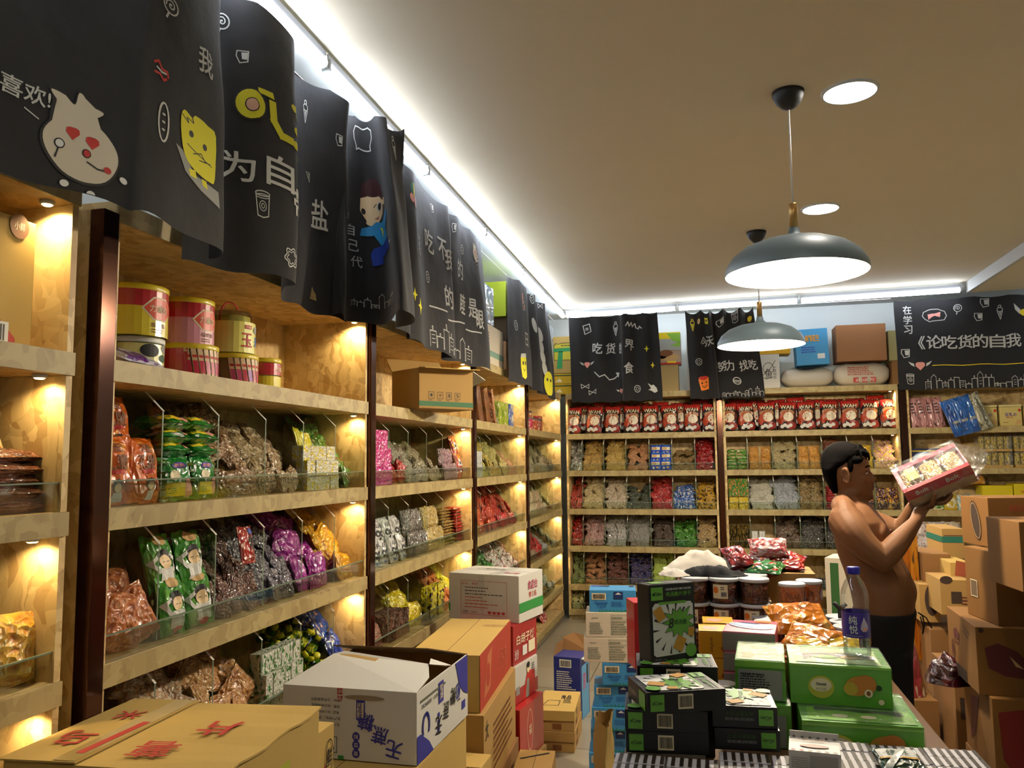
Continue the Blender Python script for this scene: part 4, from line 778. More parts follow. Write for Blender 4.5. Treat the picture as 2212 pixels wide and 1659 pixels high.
dec(Cc, doodle_icecream(), 848, 315, .07); Cc.build()
def simple(bots, tops, label, **k): return Curtain('printed_curtain', label, bots, tops, **k)
Dc = simple([(.10, 3.72), (.13, 3.86), (.085, 4.1), (.11, 4.35), (.10, 4.52), (.02, 4.50), (.05, 4.62), (.075, 4.80), (.10, 4.95), (.14, 5.12), (.10, 5.30)], [(.06, 3.74), (.08, 3.86), (.05, 4.02), (.04, 4.3), (.06, 4.5), (.03, 4.55), (.05, 4.7), (.04, 4.85), (.05, 5.0), (.05, 5.15), (.02, 5.35)], 'black curtain lettered 吃不 with a dotted line and city print', zb=2.25, zt=3.16)
for ch, x, y, w in (('吃', 927, 520, .13), ('不', 955, 535, .12), ('我', 970, 560, .13), ('的', 993, 580, .11), ('的', 970, 640, .14), ('睦', 998, 655, .10), ('是', 1020, 665, .14), ('眼', 1036, 690, .1)): txt(Dc, ch, x, y, w, .13)
txt(Dc, '能', 905, 525, .07, .12)
dec(Dc, doodle_candy(), 892, 408, .10); dec(Dc, doodle_jar(), 932, 445, .05); dec(Dc, doodle_cookie(), 923, 598, .06); dec(Dc, doodle_star(), 896, 636, .06); dec(Dc, doodle_star(), 908, 661, .08); dec(Dc, doodle_jar(), 980, 490, .06); dec(Dc, doodle_cookie(), 997, 535, .06); dec(Dc, dumpling(), 1026, 545, .06)
for (a, b) in (((928, 661), (966, 672)), ((968, 689), (1003, 698)), ((1006, 710), (1040, 720))):
    p, q_ = Dc.px(*a), Dc.px(*b)
    if p and q_: Dc.art.line([p, q_], .008, CH)
p = Dc.px(930, 742)
if p: Dc.art.place(skyline(9, 10, 5), p[0], 2.27, .10, 0, .12)
Dc.build()
Ec = simple([(.06, 5.98), (.10, 6.12), (.125, 6.3), (.12, 6.55), (.05, 6.75), (.13, 6.95), (.04, 7.15), (.13, 7.4), (.05, 7.6), (.06, 7.95)], [(.0, 6.2), (.02, 6.3), (.05, 6.45), (.05, 6.7), (-.01, 6.85), (.06, 7.0), (-.01, 7.2), (.06, 7.45), (-.02, 7.7), (.0, 7.9)], 'black curtain with a yellow cheese print beside the back corner', zb=2.25, zt=3.13)
dec(Ec, Art().poly([(-.5, .6), (.5, .65), (.55, -.6), (.2, -.75), (-.4, -.6), (-.55, .0)], CHY, 2).poly([(-.5, .6), (.5, .65), (.5, .9), (-.4, .85)], CH, 2).rect(-.3, .15, .22, .22, INK['black'], 3).rect(.1, .15, .22, .22, INK['black'], 3).line([(-.2, -.1), (.0, -.25), (.2, -.1)], .05, INK['black'], 3), 1132, 793, .13)
dec(Ec, doodle_cookie(), 1149, 643, .08); dec(Ec, doodle_bowtie(), 1166, 658, .08); dec(Ec, Art().ell(0, .5, .2, .5, INK['pink'], 2).ering(.2, -.1, .3, .4, .1, CH).ell(.3, -.2, .15, .2, INK['orange'], 3), 1129, 655, .10)
for i, (x, y) in enumerate(((1154, 700), (1166, 720), (1168, 745), (1172, 770), (1176, 795))): dec(Ec, Art().ell(0, 0, .5, 1, CH), x, y, .07, rot=.3)
dec(Ec, Art().ell(0, 0, .6, .9, CHY, 2).ell(-.2, .3, .1, .12, INK['black'], 3).ell(.2, .25, .1, .12, INK['black'], 3), 1186, 828, .13); txt(Ec, '日', 1137, 733, .1, .12); dec(Ec, doodle_cookie(), 1113, 700, .08); Ec.build()
# back wall curtains
Y0 = 8.45
Fc = simple([(.14, Y0), (.24, Y0-.03), (.35, Y0+.01), (.45, Y0-.02), (.58, Y0+.02), (.67, Y0-.02), (.70, Y0-.10), (.76, Y0-.09), (.82, Y0-.05), (.92, Y0-.09), (1.0, Y0-.06), (1.09, Y0-.10)], [(.12, Y0), (.22, Y0-.02), (.35, Y0+.01), (.46, Y0), (.58, Y0+.03), (.66, Y0), (.69, Y0-.05), (.75, Y0-.05), (.82, Y0-.01), (.92, Y0-.03), (.99, Y0-.02), (1.05, Y0-.04)], 'black curtain lettered 吃货 with winged pink hearts', zb=2.25, zt=3.165)
z6 = lambda x, y: (1180+x/4.096, 600+y/4.096)
for ch, x, y in (('吃', 450, 620), ('货', 568, 620), ('的', 664, 620), ('界', 735, 590), ('食', 732, 795)): txt(Fc, ch, *z6(x, y), .105 if ch not in '的' else .07, .12)
for o, x, y, s in ((Art().line([(-.5, .5), (.35, .7), (.55, -.4), (-.3, -.7)], .12, CH, 1, True).text('券', 0, 0, CH, .5, .5, .02), 360, 448, .075), (doodle_icecream(), 615, 450, .08), (doodle_heart(), 362, 765, .07), (doodle_bowtie(), 343, 957, .08), (doodle_bowtie(), 410, 1010, .08), (doodle_heart(), 668, 1005, .06), (doodle_star(), 885, 625, .06), (doodle_star(), 940, 770, .06), (doodle_cookie(), 808, 978, .07), (Art().line([(-1, 0), (-.7, .5), (-.6, 0), (-.3, .5), (-.2, 0), (.1, .4), (.2, -.1), (.5, -.3), (.6, 0), (.9, -.3)], .12, CH), 775, 425, .09), (Art().line([(-1, .3), (-.6, -.1), (-.2, .1), (.2, -.3), (.6, -.2), (.9, 0)], .08, CH).poly([(.7, .25), (1.05, .2), (.95, -.2)], CH), 535, 865, .13), (Art().poly([(-1, .6), (-.3, .2), (.1, .4), (.7, -.1), (.9, -.7), (.3, -1), (-.4, -.7), (-.9, -.6), (-.4, -.3)], CH), 945, 965, .06)): dec(Fc, o, *z6(x, y), s)
Fc.build()
Gc = simple([(1.36, Y0-.05), (1.46, Y0-.09), (1.56, Y0-.05), (1.63, Y0-.09), (1.65, Y0-.03), (1.70, Y0-.04), (1.8, Y0-.07), (1.92, Y0-.03), (2.0, Y0-.07), (2.08, Y0-.09)], [(1.33, Y0), (1.42, Y0-.05), (1.5, Y0+.0), (1.56, Y0-.05), (1.60, Y0+.02), (1.68, Y0-.04), (1.76, Y0+.01), (1.86, Y0-.05), (1.93, Y0+.01), (2.0, Y0-.02)], 'black curtain with an orange pumpkin bucket, behind the far lamp', zb=2.25, zt=3.17, sag=.05)
for ch, x, y in (('今', 1400, 565), ('天', 1450, 535), ('努', 1560, 770), ('力', 1628, 770), ('找', 1745, 765), ('吃', 1835, 755)): txt(Gc, ch, *z6(x, y), .09, .11, rot=.1)
dec(Gc, Art().poly([(-.5, .4), (.5, .5), (.45, -.6), (-.3, -.7)], INK['orange'], 2).ell(0, .5, .45, .18, INK['red'], 3).poly([(-.2, .15), (-.05, -.05), (-.3, -.05)], INK['black'], 4).poly([(.25, .2), (.35, 0), (.12, 0)], INK['black'], 4).line([(-.2, -.25), (.05, -.4), (.3, -.2)], .07, INK['black'], 4), *z6(1395, 925), .11)
for o, x, y, s in ((doodle_icecream(INK['yellow']), 1295, 385, .07), (doodle_cup(), 1668, 310, .08), (doodle_jar(), 1545, 370, .08), (doodle_cookie(), 1352, 725, .07), (Art().ering(0, 0, .5, .45, .1, CH).line([(-.5, .05), (.5, .05)], .1, CH).line([(-.5, -.15), (.5, -.15)], .1, CH), 1690, 905, .08), (Art().rect(-.4, -.6, .8, 1.2, CHY, 2).rect(-.25, -.1, .5, .35, INK['brown'], 3), 1418, 345, .055), (Art().ell(0, 0, .4, .6, INK['skin']), 1345, 365, .05), (Art().ell(0, 0, .5, .6, INK['yellow'], 2), 1797, 330, .05)): dec(Gc, o, *z6(x, y), s)
p = Gc.px(*z6(1560, 1020))
if p: Gc.art.place(skyline(7, 11, 8), p[0], 2.27, .06, 0, .09)
Gc.build()
# long banner
Hc = Curtain('printed_banner', 'long flat black banner lettered 论吃货的自我 along the back wall', [(3.34, Y0+.08), (3.9, Y0+.06), (4.5, Y0+.08), (5.2, Y0+.06)], [(3.33, Y0+.08), (3.9, Y0+.07), (4.5, Y0+.08), (5.2, Y0+.07)], zb=2.29, zt=3.18, n=8, sag=.02, wob=.012)
r3 = lambda x, y: (1900+x/6.913, 560+y/6.913)
for ch, x in (('《', 625), ('论', 815), ('吃', 1040), ('货', 1275), ('的', 1505), ('自', 1760), ('我', 2000)): txt(Hc, ch, *r3(x, 1235-(x-625)*.025), .135 if ch != '《' else .06, .135, bold=.03)
for i, ch in enumerate('修养》'): Hc.art.text(ch, 1.50+i*.165, Hc.px(*r3(2000, 1190))[1], CH, .135, .135, .03)
for i, ch in enumerate('在学习'): txt(Hc, ch, *r3(412+i*6, 735+i*150), .075, .085, bold=.012)
for o, x, y, s in ((Art().line([(-1, 0), (-.9, .35), (-.5, .5), (.3, .6), (.85, .4), (1, 0), (.8, -.4), (.2, -.5), (-.4, -.6), (-.8, -.3)], .06, CH, 1, True).poly([(-.55, .1), (-.5, -.4), (0, -.05), (.45, -.15), (.5, .35), (0, .15)], INK['pink'], 2), 815, 830, .105), (doodle_lolly(), 1165, 705, .07), (doodle_icecream(), 1795, 770, .075), (doodle_jar(), 1570, 625, .09), (doodle_jar(), 1475, 850, .08), (doodle_jar(), 390, 1400, .09), (doodle_heart(), 605, 1580, .09), (Art().poly([(-.6, 1), (0, .3), (-.1, -.2), (-.5, .3)], CH).ell(.5, 0, .6, .4, INK['yellow'], 2), 2110, 780, .09)): dec(Hc, o, *r3(x, y), s)
p, q_ = Hc.px(*r3(790, 1585)), Hc.px(*r3(2150, 1550)); Hc.art.line([p, q_], .007, INK['yellow'])
dec(Hc, doodle_cup(), 1967, 818, .07)
p = Hc.px(2000, 838)
if p: Hc.art.place(skyline(20, 26, 11), p[0], 2.30, .065, 0, .12)
Hc.build()
for a, b, l in (((.03, -.9, 3.185), (-.02, 8.4, 3.115), 'thin white curtain wire strung below the tubes over the left shelves'), ((.05, 8.47, 3.17), (3.3, 8.5, 3.19), 'thin white curtain wire strung along the back wall')):
    m = MB(); m.tube([a, b], .0022, INK['white'], 6); tag(m.build('curtain_wire'), l, 'wire')
# ------------------------------------------------------------------ larger goods on and above the shelves
CARD = kraft(); CARD2 = kraft('#b89850', 'cardboard_pale'); CARD3 = kraft('#8a6234', 'cardboard_dark'); WCARD = kraft('#c9c6bc', 'white_cardboard', .06); CREAMC = kraft('#d0c4ae', 'cream_cardboard', .05); EDGEC = kraft('#6a4c2c', 'cardboard_cut')
REDP = plain('#b23a2c', .7, name='red_ink'); BLK = INK['black']
def carton(name, label, cat, FL, yaw, w, d, h, mat, front=None, right=None, top=None, left=None, grp=None, seam=True, bev=.003, tape=None, rmat=None, tx=0., ty=0., lmat=None):
    """closed box; FL = front-left-bottom corner; returns the one mesh"""
    M = TR(*FL, yaw, tx, ty); m = MB(); m.box((0, 0, 0), (w, d, h), mat, bev=bev)
    if rmat: m.add([(w+.0006, .001, .001), (w+.0006, d-.001, .001), (w+.0006, d-.001, h-.001), (w+.0006, .001, h-.001)], [(0, 1, 2, 3)], rmat)
    if lmat: m.add([(.001, -.0006, .001), (w-.001, -.0006, .001), (w-.001, -.0006, h-.001), (.001, -.0006, h-.001)], [(0, 1, 2, 3)], lmat)
    for a, f in ((front, plane((0, -.0004, 0), (1, 0, 0), (0, 0, 1))), (right, plane((w+.0008, 0, 0), (0, 1, 0), (0, 0, 1))), (top, plane((0, 0, h+.0004), (1, 0, 0), (0, 1, 0))), (left, plane((-.0006, d, 0), (0, -1, 0), (0, 0, 1)))):
        if a: a.lay_on(m, f)
    if seam:
        if d > w: m.box((w/2-.001, .002, h-.0005), (w/2+.001, d-.002, h+.0008), EDGEC)
        else: m.box((.002, d/2-.001, h-.0005), (w-.002, d/2+.001, h+.0008), EDGEC)
    if tape:
        m.box((w/2-.025, -.0005, h-.0001), (w/2+.025, d+.0005, h+.001), tape); m.box((w/2-.025, -.0012, h*.72), (w/2+.025, .0, h+.001), tape)
    o = m.build(name, None, M); return tag(o, label, cat, grp)
def lcarton(name, label, cat, y, z, w, d, h, mat, xin=.0, yaw=0., **k):
    """on the left shelving: y = near end, w runs along the wall"""
    return carton(name, label, cat, (-xin, y, z), pi/2+yaw, w, d, h, mat, **k)
def canister(name, label, cat, M, r, h, body, lid, art=None, lidh=.016, grp=None, clearbody=None, n=28, fill=None, taper=1.):
    t = thing(name, label, cat, M, grp); m = MB()
    if fill: m.lathe([(r*.93, .003), (r*.93*taper, h*.9)], fill, n); m.build('contents', t); m = MB()
    m.lathe([(r*.97, 0), (r, .004), (r*taper, h-lidh), (r*taper, h-.001)], body, n)
    if art: art.lay_on(m, lambda u, z: (Vector((r*sin(u/r), -r*cos(u/r), z)), Vector((sin(u/r), -cos(u/r), 0))), [r*.22*i for i in range(-13, 14)], None, base=.001)
    m.build('body', t); m = MB(); q = r*taper
    m.lathe([(q+.002, h-lidh), (q+.003, h-lidh+.002), (q+.003, h-.001), (q+.001, h+.001), (q*.92, h+.001), (q*.9, h+.0003), (.001, h+.0003)], lid, n); m.build('lid', t); return t
ML = lambda y, x, z, yaw=0.: Matrix.Translation((x, y, z)) @ Matrix.Rotation(pi/2+yaw, 4, 'Z')
# nearest bay: big kraft carton with a red emblem
a = Art(); a.ell(.10, .24, .19, .17, REDP, 1, 32); a.ell(.07, .24, .165, .15, kraft('#bc9664', 'c'), 2, 32); a.ell(.1, .25, .12, .11, REDP, 3); a.poly([(.16, .20), (.30, .13), (.42, .02), (.42, .0), (.05, .0), (.0, .08)], REDP, 2); a.rect(.20, .03, .10, .13, plain('#c8a880', .7), 3); a.line([(.2, .12), (.3, .12)], .003, BLK, 4); a.bars(.28, .005, .12, .05, INK['white'], BLK, 4); a.ell(.42, .29, .028, .03, INK['brown'], 2); a.text('小鲜', .42, .29, INK['cream'], .03, .02, lay=3)
lcarton('kraft_carton', 'big kraft carton with a red round emblem at the left edge, top shelf', 'cardboard box', 1.15, 1.929, .47, .3, .31, CARD2, front=a, xin=.06, tape=None)
for i, (y, z, x, rz) in enumerate(((1.40, 1.62, -.12, .0), (1.56, 1.62, -.10, .08), (1.24, 1.62, -.12, -.05))):
    ar = Art(); ar.poly([(-.07, .0), (-.02, .0), (.02, .12), (-.04, .15)], INK['orange'], 1); ar.ell(.035, .06, .024, .028, INK['orange'], 1); ar.ell(-.03, .05, .018, .045, plain('#b05c2c', .5), 2); ar.print_(.018, .04, .035, .04, 3, INK['cream'], 2)
    me = packet(.16, .21, .03, film('#e8d8a8', '#f0e4c0', '#e8c050'), art=ar, seed=i+4)
    tag(link('bread_pouch', me, None, ML(y, x, z, rz) @ Matrix.Rotation(-.42, 4, 'X')), ['cream pouch with an orange bread picture at the left edge of the photo', 'cream pouch with an orange bread picture, leaning beside the first mirror post', 'cream bread pouch leaning farthest left on brown breads'][i], 'bread packet', 'cream bread pouches')
# second bay, top shelf: tubs
YL = plain('#d8c020', .35, name='yellow_lid', coat=.3); CLR = glass('#f2f2ee', .16); PINKB = film('#e8c8d0', '#f0dcd8', '#d06a7c', 2.); REDT = plain('#b41c28', .3, name='red_label', coat=.6); YT = plain('#dcc828', .35, name='yellow_label', coat=.6)
def iqart(r, low, big=True):
    a = Art(); C_ = pi*r*.95; a.rect(-C_, .0, 2*C_, .085 if big else .05, low, 1); a.rect(-C_, .085 if big else .05, 2*C_, .06, REDT, 1); a.poly([(x, y+.08) for x, y in ((-.065, 0), (-.03, .035), (.02, .035), (.05, .01), (.075, .03), (.07, -.03), (.05, -.008), (.02, -.035), (-.03, -.035))], INK['cream'], 2)
    a.poly([(x*.9, y*.88+.08) for x, y in ((-.065, 0), (-.03, .035), (.02, .035), (.05, .01), (.075, .03), (.07, -.03), (.05, -.008), (.02, -.035), (-.03, -.035))], plain('#d0482c', .4), 3); a.text('力诚IQ', -.008, .08, INK['cream'], .07, .024, .02, 4); a.text('聪明鱼', -.01, .032, INK['brown'], .05, .014, .01, 3); a.print_(-.035, .008, .06, .014, 2, INK['brown'], 3); a.bars(.085, .02, .03, .045, INK['cream'], BLK, 3); return a
T = ML(2.075, -.14, 2.026); canister('snack_tub', 'large round tub with yellow lid and red and yellow label, topmost left', 'tub', T, .095, .15, CLR, YL, iqart(.095, YT), fill=YT)
canister('snack_tub', 'round tub with yellow lid and pink label and orange fish shape', 'tub', ML(2.325, -.14, 2.034), .088, .15, CLR, YL, iqart(.088, plain('#d08a9c', .4, coat=.5)), fill=plain('#c88a94', .5))
corn = Art(); corn.rect(-.2, .005, .4, .11, plain('#dcd468', .4, coat=.5), 1); corn.text('玉', -.025, .05, INK['red'], .045, .05, .04, 3); corn.text('米', .03, .048, plain('#2a6cc0', .5), .036, .04, .03, 3); corn.rect(-.035, .09, .03, .014, INK['red'], 3); corn.ell(.025, .09, .018, .014, INK['grey'], 3); corn.text('力诚', -.02, .097, INK['cream'], .022, .01, lay=4)
t = canister('snack_tub', 'tapered clear tub lettered 玉米 with a red handle', 'tub', ML(2.585, -.14, 2.036), .085, .155, CLR, glass('#f2f2ee', .25), corn, lidh=.004, fill=plain('#d8cc60', .5), taper=.84)
m = MB(); m.tube([(.07*cos(pi*k/12), 0, .12+.075*sin(pi*k/12)) for k in range(13)], .003, INK['red'], 6); m.build('handle', t)
def sticks(seed):
    a = Art(); r = random.Random(seed)
    for i in range(9):
        x = -.09+i*.021; c = r.choice([INK['cream'], INK['cream'], plain('#c04a70', .4), plain('#8a3a9c', .4)]); k = plain('#d8b890', .5); a.poly([(x, .005), (x+.016, .005), (x+.003, .085), (x-.013, .085)], k, 1); a.ell(x-.005, .085, .008, .008, k, 1); a.poly([(x+.001, .01), (x+.017, .01), (x+.009, .05), (x-.006, .05)], c if c is not INK['cream'] else plain('#b82440', .4), 2); a.poly([(x-.006, .06), (x+.009, .06), (x+.007, .068), (x-.008, .068)], INK['red'], 2)
    return a
STK = plain('#9c7c58', .6)
canister('snack_tub', 'low clear tub of fish sausage sticks under the pink tub', 'tub', ML(2.325, -.13, 1.929), .095, .104, CLR, YL, sticks(2).rect(-.2, .0, .11, .09, REDT, 1), fill=STK)
canister('snack_tub', 'low clear tub of fish sausage sticks under the 玉米 tub', 'tub', ML(2.585, -.13, 1.929), .088, .106, CLR, YL, sticks(5), fill=STK)
canister('snack_tub', 'small tub with yellow lid and red label, lowest right of the tubs', 'tub', ML(2.80, -.13, 1.929), .062, .118, CLR, YL, Art().rect(-.17, .0, .34, .05, YT, 1).rect(-.17, .055, .34, .045, REDT, 1).text('力诚', .0, .078, INK['cream'], .04, .018, .01, 3), fill=YT)
canister('snack_tub', 'white and yellow cow-print tub lying under the large red and yellow tub', 'tub', ML(2.09, -.14, 1.945), .078, .08, CLR, plain('#e0e0dc', .4), Art().rect(-.22, .0, .44, .06, plain('#d8d488', .4, coat=.5), 1).ell(-.03, .04, .03, .02, BLK, 2).ell(.05, .05, .04, .016, INK['grey'], 2).ell(.02, .02, .02, .012, INK['dgreen'], 2), fill=plain('#d8d488', .5))
tag(link('snack_pouch', packet(.18, .2, .035, film('#d8d4dc', '#7a2a8c', '#e8e4f0', 2.2)), None, ML(2.0, -.02, 1.932, .1) @ Matrix.Rotation(-1.25, 4, 'X')), 'white and purple pouch lying beside the mirror post under the tubs', 'packet')
# hero bags in bins
def hero(u, row, i, mesh_list, w, h, t, label, cat, name, mode='up', rows=1, **k):
    L = [b-a for q_, a, b in LB if q_ == u][0] if u in 'ABCDE' else {'F': 1.555, 'G': 1.66, 'H': 1.9}[u]; M = MLEFT([a for q_, a, b in LB if q_ == u][0]) if u in 'ABCDE' else MBACK({'F': .05, 'G': 1.675, 'H': 3.41}[u])
    D = [.02]+(DV[u] if u in DV else {'F': [.156, .389, .624, .865, 1.099, 1.333], 'G': [.23, .471, .71, .945, 1.182, 1.419]}[u])+[L-.02]
    heap(M, D[i]+.004, D[i+1]-.004, (ZT+[.1])[row]+k.pop('dz', 0), name, label, cat, mesh_list, w, h, mode, k.pop('H', .25), .36, k.pop('front', .035), rows, label, k.pop('tilt', .35), t, k.pop('jig', 1.))
ora = Art(); ora.text('阿配', 0, .155, INK['brown'], .06, .026, .02, 3); ora.text('孔脆', 0, .115, INK['brown'], .1, .045, .03, 3); ora.rect(-.03, .082, .06, .012, INK['red'], 2); ora.ell(-.0, .05, .017, .019, BLK, 2); ora.ell(.0, .045, .013, .013, INK['skin'], 3); ora.poly([(-.014, .032), (.014, .032), (.02, .008), (-.02, .008)], INK['white'], 2); ora.ell(.05, .05, .022, .022, plain('#b04a18', .5), 2)
orm = [packet(.15, .19, .05, film('#e07c1c', '#e88c28', '#f0a040', 1.5, th=.7), art=ora, seed=s) for s in (1, 2)]
hero('B', 2, 0, orm, .125, .15, .05, 'orange bag with brown lettering and a small cartoon child, first bin of second left bay', 'packet', 'orange_snack_bag', 'up', 1)
tag(link('orange_snack_bag', orm[0], None, ML(1.99, -.12, 1.665) @ Matrix.Rotation(-.22, 4, 'X')), 'upper orange bag with brown lettering standing on the other orange bags', 'packet')
tag(link('orange_snack_bag', orm[1], None, ML(1.93, -.20, 1.72) @ Matrix.Rotation(-.1, 4, 'X')), 'orange bag peeking up behind, highest against the mirror post', 'packet')
gra = Art(); gra.rect(-.055, .012, .11, .04, INK['yellow'], 1); gra.ell(-.02, .075, .022, .015, INK['cream'], 2); gra.ell(.0, .105, .03, .01, INK['purple'], 2); gra.text('脆脆', 0, .105, INK['pink'], .04, .012, .02, 3); gra.ell(.035, .035, .018, .03, INK['pink'], 2); gra.print_(-.05, .018, .04, .02, 3, INK['green'], 2)
grm = [packet(.135, .135, .045, film('#2f9440', '#38a04c', '#e8e8e4', 1.4, th=.7), art=gra, seed=s) for s in (3, 4)]
hero('B', 2, 1, grm, .13, .12, .045, 'upright green bag with yellow band, second bin of second left bay', 'packet', 'green_snack_bag', 'up', 1)
hero('B', 2, 1, grm, .13, .05, .05, 'green and white bag lying on the upright green bags', 'packet', 'green_snack_bag', 'flat', 3, dz=.13, H=.1)
for i, (y, x, z, rz, tx, lb) in enumerate(((3.05, -.09, 1.67, .2, -.3, 'bright yellow tall packet behind white cartons, fifth bin'), (3.12, -.1, 1.65, .0, -.2, 'second bright yellow packet behind white cartons, fifth bin'))):
    tag(link('yellow_packet', packet(.075, .13, .02, film('#e0d41c', '#e8dc30', '#a09010', 2.)), None, ML(y, x, z, rz) @ Matrix.Rotation(tx, 4, 'X')), lb, 'packet')
boyb = Art(); boyb.ell(0, .155, .03, .016, INK['tan'], 2); boyb.ell(0, .10, .032, .028, BLK, 2); boyb.ell(0, .088, .026, .022, INK['skin'], 3); boyb.poly([(-.03, .07), (.03, .07), (.034, .02), (-.034, .02)], INK['white'], 2); boyb.line([(-.035, .06), (-.055, .09), (-.03, .105)], .012, INK['white'], 2); boyb.line([(.035, .06), (.055, .09), (.03, .105)], .012, INK['white'], 2); boyb.ell(0, .015, .02, .01, INK['red'], 3); boyb.line([(-.014, .088), (-.004, .088)], .002, BLK, 4); boyb.line([(.006, .088), (.016, .088)], .002, BLK, 4)
bym = [packet(.125, .175, .05, film('#4a9c28', '#3c8820', '#6cb040', 1.2, th=.75), art=boyb, seed=s) for s in (5, 6, 7)]
hero('B', 3, 1, bym, .115, .135, .05, 'green bag with a drawn child in white, second bin, third shelf down', 'packet', 'green_child_bag', 'up', 2, tilt=.6)
hero('B', 3, 0, bym, .125, .135, .05, 'green bag with a drawn child half behind the orange breads', 'packet', 'green_child_bag', 'up', 1, tilt=.9, front=.2, dz=.1)
tag(link('red_packet', packet(.09, .13, .02, film('#b02818', '#902010', '#e0c0a0', 2.), art=Art().text('烤肉', .02, .07, BLK, .03, .05, .03, 2).ell(.02, .11, .012, .012, INK['blue'], 2)), None, ML(2.62, -.07, 1.30) @ Matrix.Rotation(-.2, 4, 'X')), 'small red upright packet at the glass divider, third shelf of second bay', 'packet')
# little bottles
def bottle_mesh():
    m = MB(); m.lathe([(.016, 0), (.021, .004), (.021, .055), (.015, .068), (.012, .072)], glass('#a8c85c', .2), 14); m.lathe([(.0215, .015), (.0215, .045)], film('#d8d82c', '#4a8c30', '#e8e8a0', 4.), 14, caps=False); m.lathe([(.014, .07), (.014, .086), (.012, .088)], plain('#d0cc20', .4), 14); m.lathe([(.018, .003), (.018, .05)], plain('#7ca040', .4), 10); return m.mesh('bottle')
bm_ = [bottle_mesh()]
M = MLEFT(1.825)
for r in range(6):
    for i in range(6):
        x = 1.19+.245*(i+rnd.random()*.7)/6; tag(link('jelly_bottle', bm_[0], None, M @ Matrix.Translation((x, .06+r*.035+rnd.uniform(0, .03), .775+r*.033)) @ Euler((rnd.uniform(-1.9, 1.9), rnd.uniform(-1.2, 1.2), rnd.uniform(0, 3))).to_matrix().to_4x4()), 'small green and yellow bottle in the heap, fifth bin, fourth shelf down', 'bottle', 'small jelly bottles')
# panda bags, third bay
pn = Art(); pn.ell(-.018, .06, .02, .018, BLK, 2); pn.ell(.022, .06, .02, .018, BLK, 2); pn.ell(-.018, .058, .006, .006, INK['white'], 3); pn.ell(.022, .058, .006, .006, INK['white'], 3); pn.ell(0, .035, .01, .007, BLK, 2); pn.text('山药', 0, .1, BLK, .05, .025, .01, 2); pn.line([(-.03, .02), (0, .012), (.03, .02)], .006, plain('#2858b0', .5), 2)
pnm = [packet(.10, .14, .045, film('#d0d0cc', '#dcdcd8', '#c0c4c8', 1.5, th=.6), art=pn, seed=s) for s in (1, 2, 3)]
hero('C', 3, 0, pnm, .10, .10, .045, 'white bag with black eye patches, first bin, third left bay', 'packet', 'white_snack_bag', 'up', 3, tilt=.8)
hero('C', 3, 1, pnm, .10, .10, .045, 'white bag with blue lines, second bin, third left bay', 'packet', 'white_snack_bag', 'up', 2, tilt=.8)
hero('C', 2, 5, [packet(.13, .17, .05, film('#b8401c', '#d8902c', '#e8c060', 2.), art=Art().ell(-.02, .1, .02, .025, INK['white'], 2).ell(.025, .1, .02, .025, INK['white'], 2).ell(-.018, .1, .01, .012, BLK, 3).ell(.022, .1, .01, .012, BLK, 3), seed=4)], .11, .12, .05, 'orange and red bag with printed eyes, last bin, third left bay', 'packet', 'orange_eye_bag', 'up', 2, tilt=.5)
# open kraft carton in third bay
t = thing('open_carton', 'open kraft carton with a green stripe and handling marks, flaps lifted', 'cardboard box', TR(.055, 4.02, 1.93, pi/2-.62), None)
m = MB(); w_, d_, h_ = .36, .26, .215; GRS = plain('#3c6c48', .7)
for a_, b_ in (((0, 0, 0), (w_, .004, h_)), ((0, d_-.004, 0), (w_, d_, h_)), ((0, 0, 0), (.004, d_, h_)), ((w_-.004, 0, 0), (w_, d_, h_)), ((0, 0, 0), (w_, d_, .004))): m.box(a_, b_, CARD)
ar = Art().rect(0, .014, w_, .026, GRS, 1)
for i, g in enumerate('伞●酒5'):
    x = .06+i*.058; ar.line([(x, .055), (x+.036, .055), (x+.036, .09), (x, .09)], .0022, BLK, 1, True); (ar.text(g, x+.018, .073, BLK, .02, .02, .01, 2) if g in '酒5' else ar.ell(x+.018, .073, .008, .008, INK['brown'] if i else BLK, 2)); ar.print_(x, .043, .036, .007, 1, BLK, 2)
ar.lay_on(m, plane((0, 0, 0), (1, 0, 0), (0, 0, 1)))
Art().rect(0, .014, d_, .026, GRS, 1).rect(.04, .11, .13, .07, plain('#3a3c2c', .8), 1).rect(.06, .085, .08, .018, GRS, 1).rect(.04, .05, .03, .03, plain('#7c7c5c', .8), 1).print_(.12, .045, .08, .02, 2, GRS, 1).lay_on(m, plane((w_, 0, 0), (0, 1, 0), (0, 0, 1)))
m.build('body', t)
for nme, pts, mt in (('flap', [(0, 0, h_), (w_, 0, h_), (w_-.03, -.10, h_-.005), (-.03, -.10, h_-.012)], CARD2), ('flap', [(w_, 0, h_), (w_, d_, h_), (w_+.11, d_+.03, h_-.10), (w_+.12, .04, h_-.04)], WCARD), ('flap', [(0, d_, h_), (w_, d_, h_), (w_, d_+.06, h_+.08), (0, d_+.06, h_+.08)], CARD)):
    m = MB(); P = [Vector(p) for p in pts]; n = (P[1]-P[0]).cross(P[2]-P[1]).normalized()*.004; m.add(P+[p-n for p in P], [(0, 1, 2, 3), (7, 6, 5, 4), (0, 4, 5, 1), (1, 5, 6, 2), (2, 6, 7, 3), (3, 7, 4, 0)], mt); m.build(nme, t)
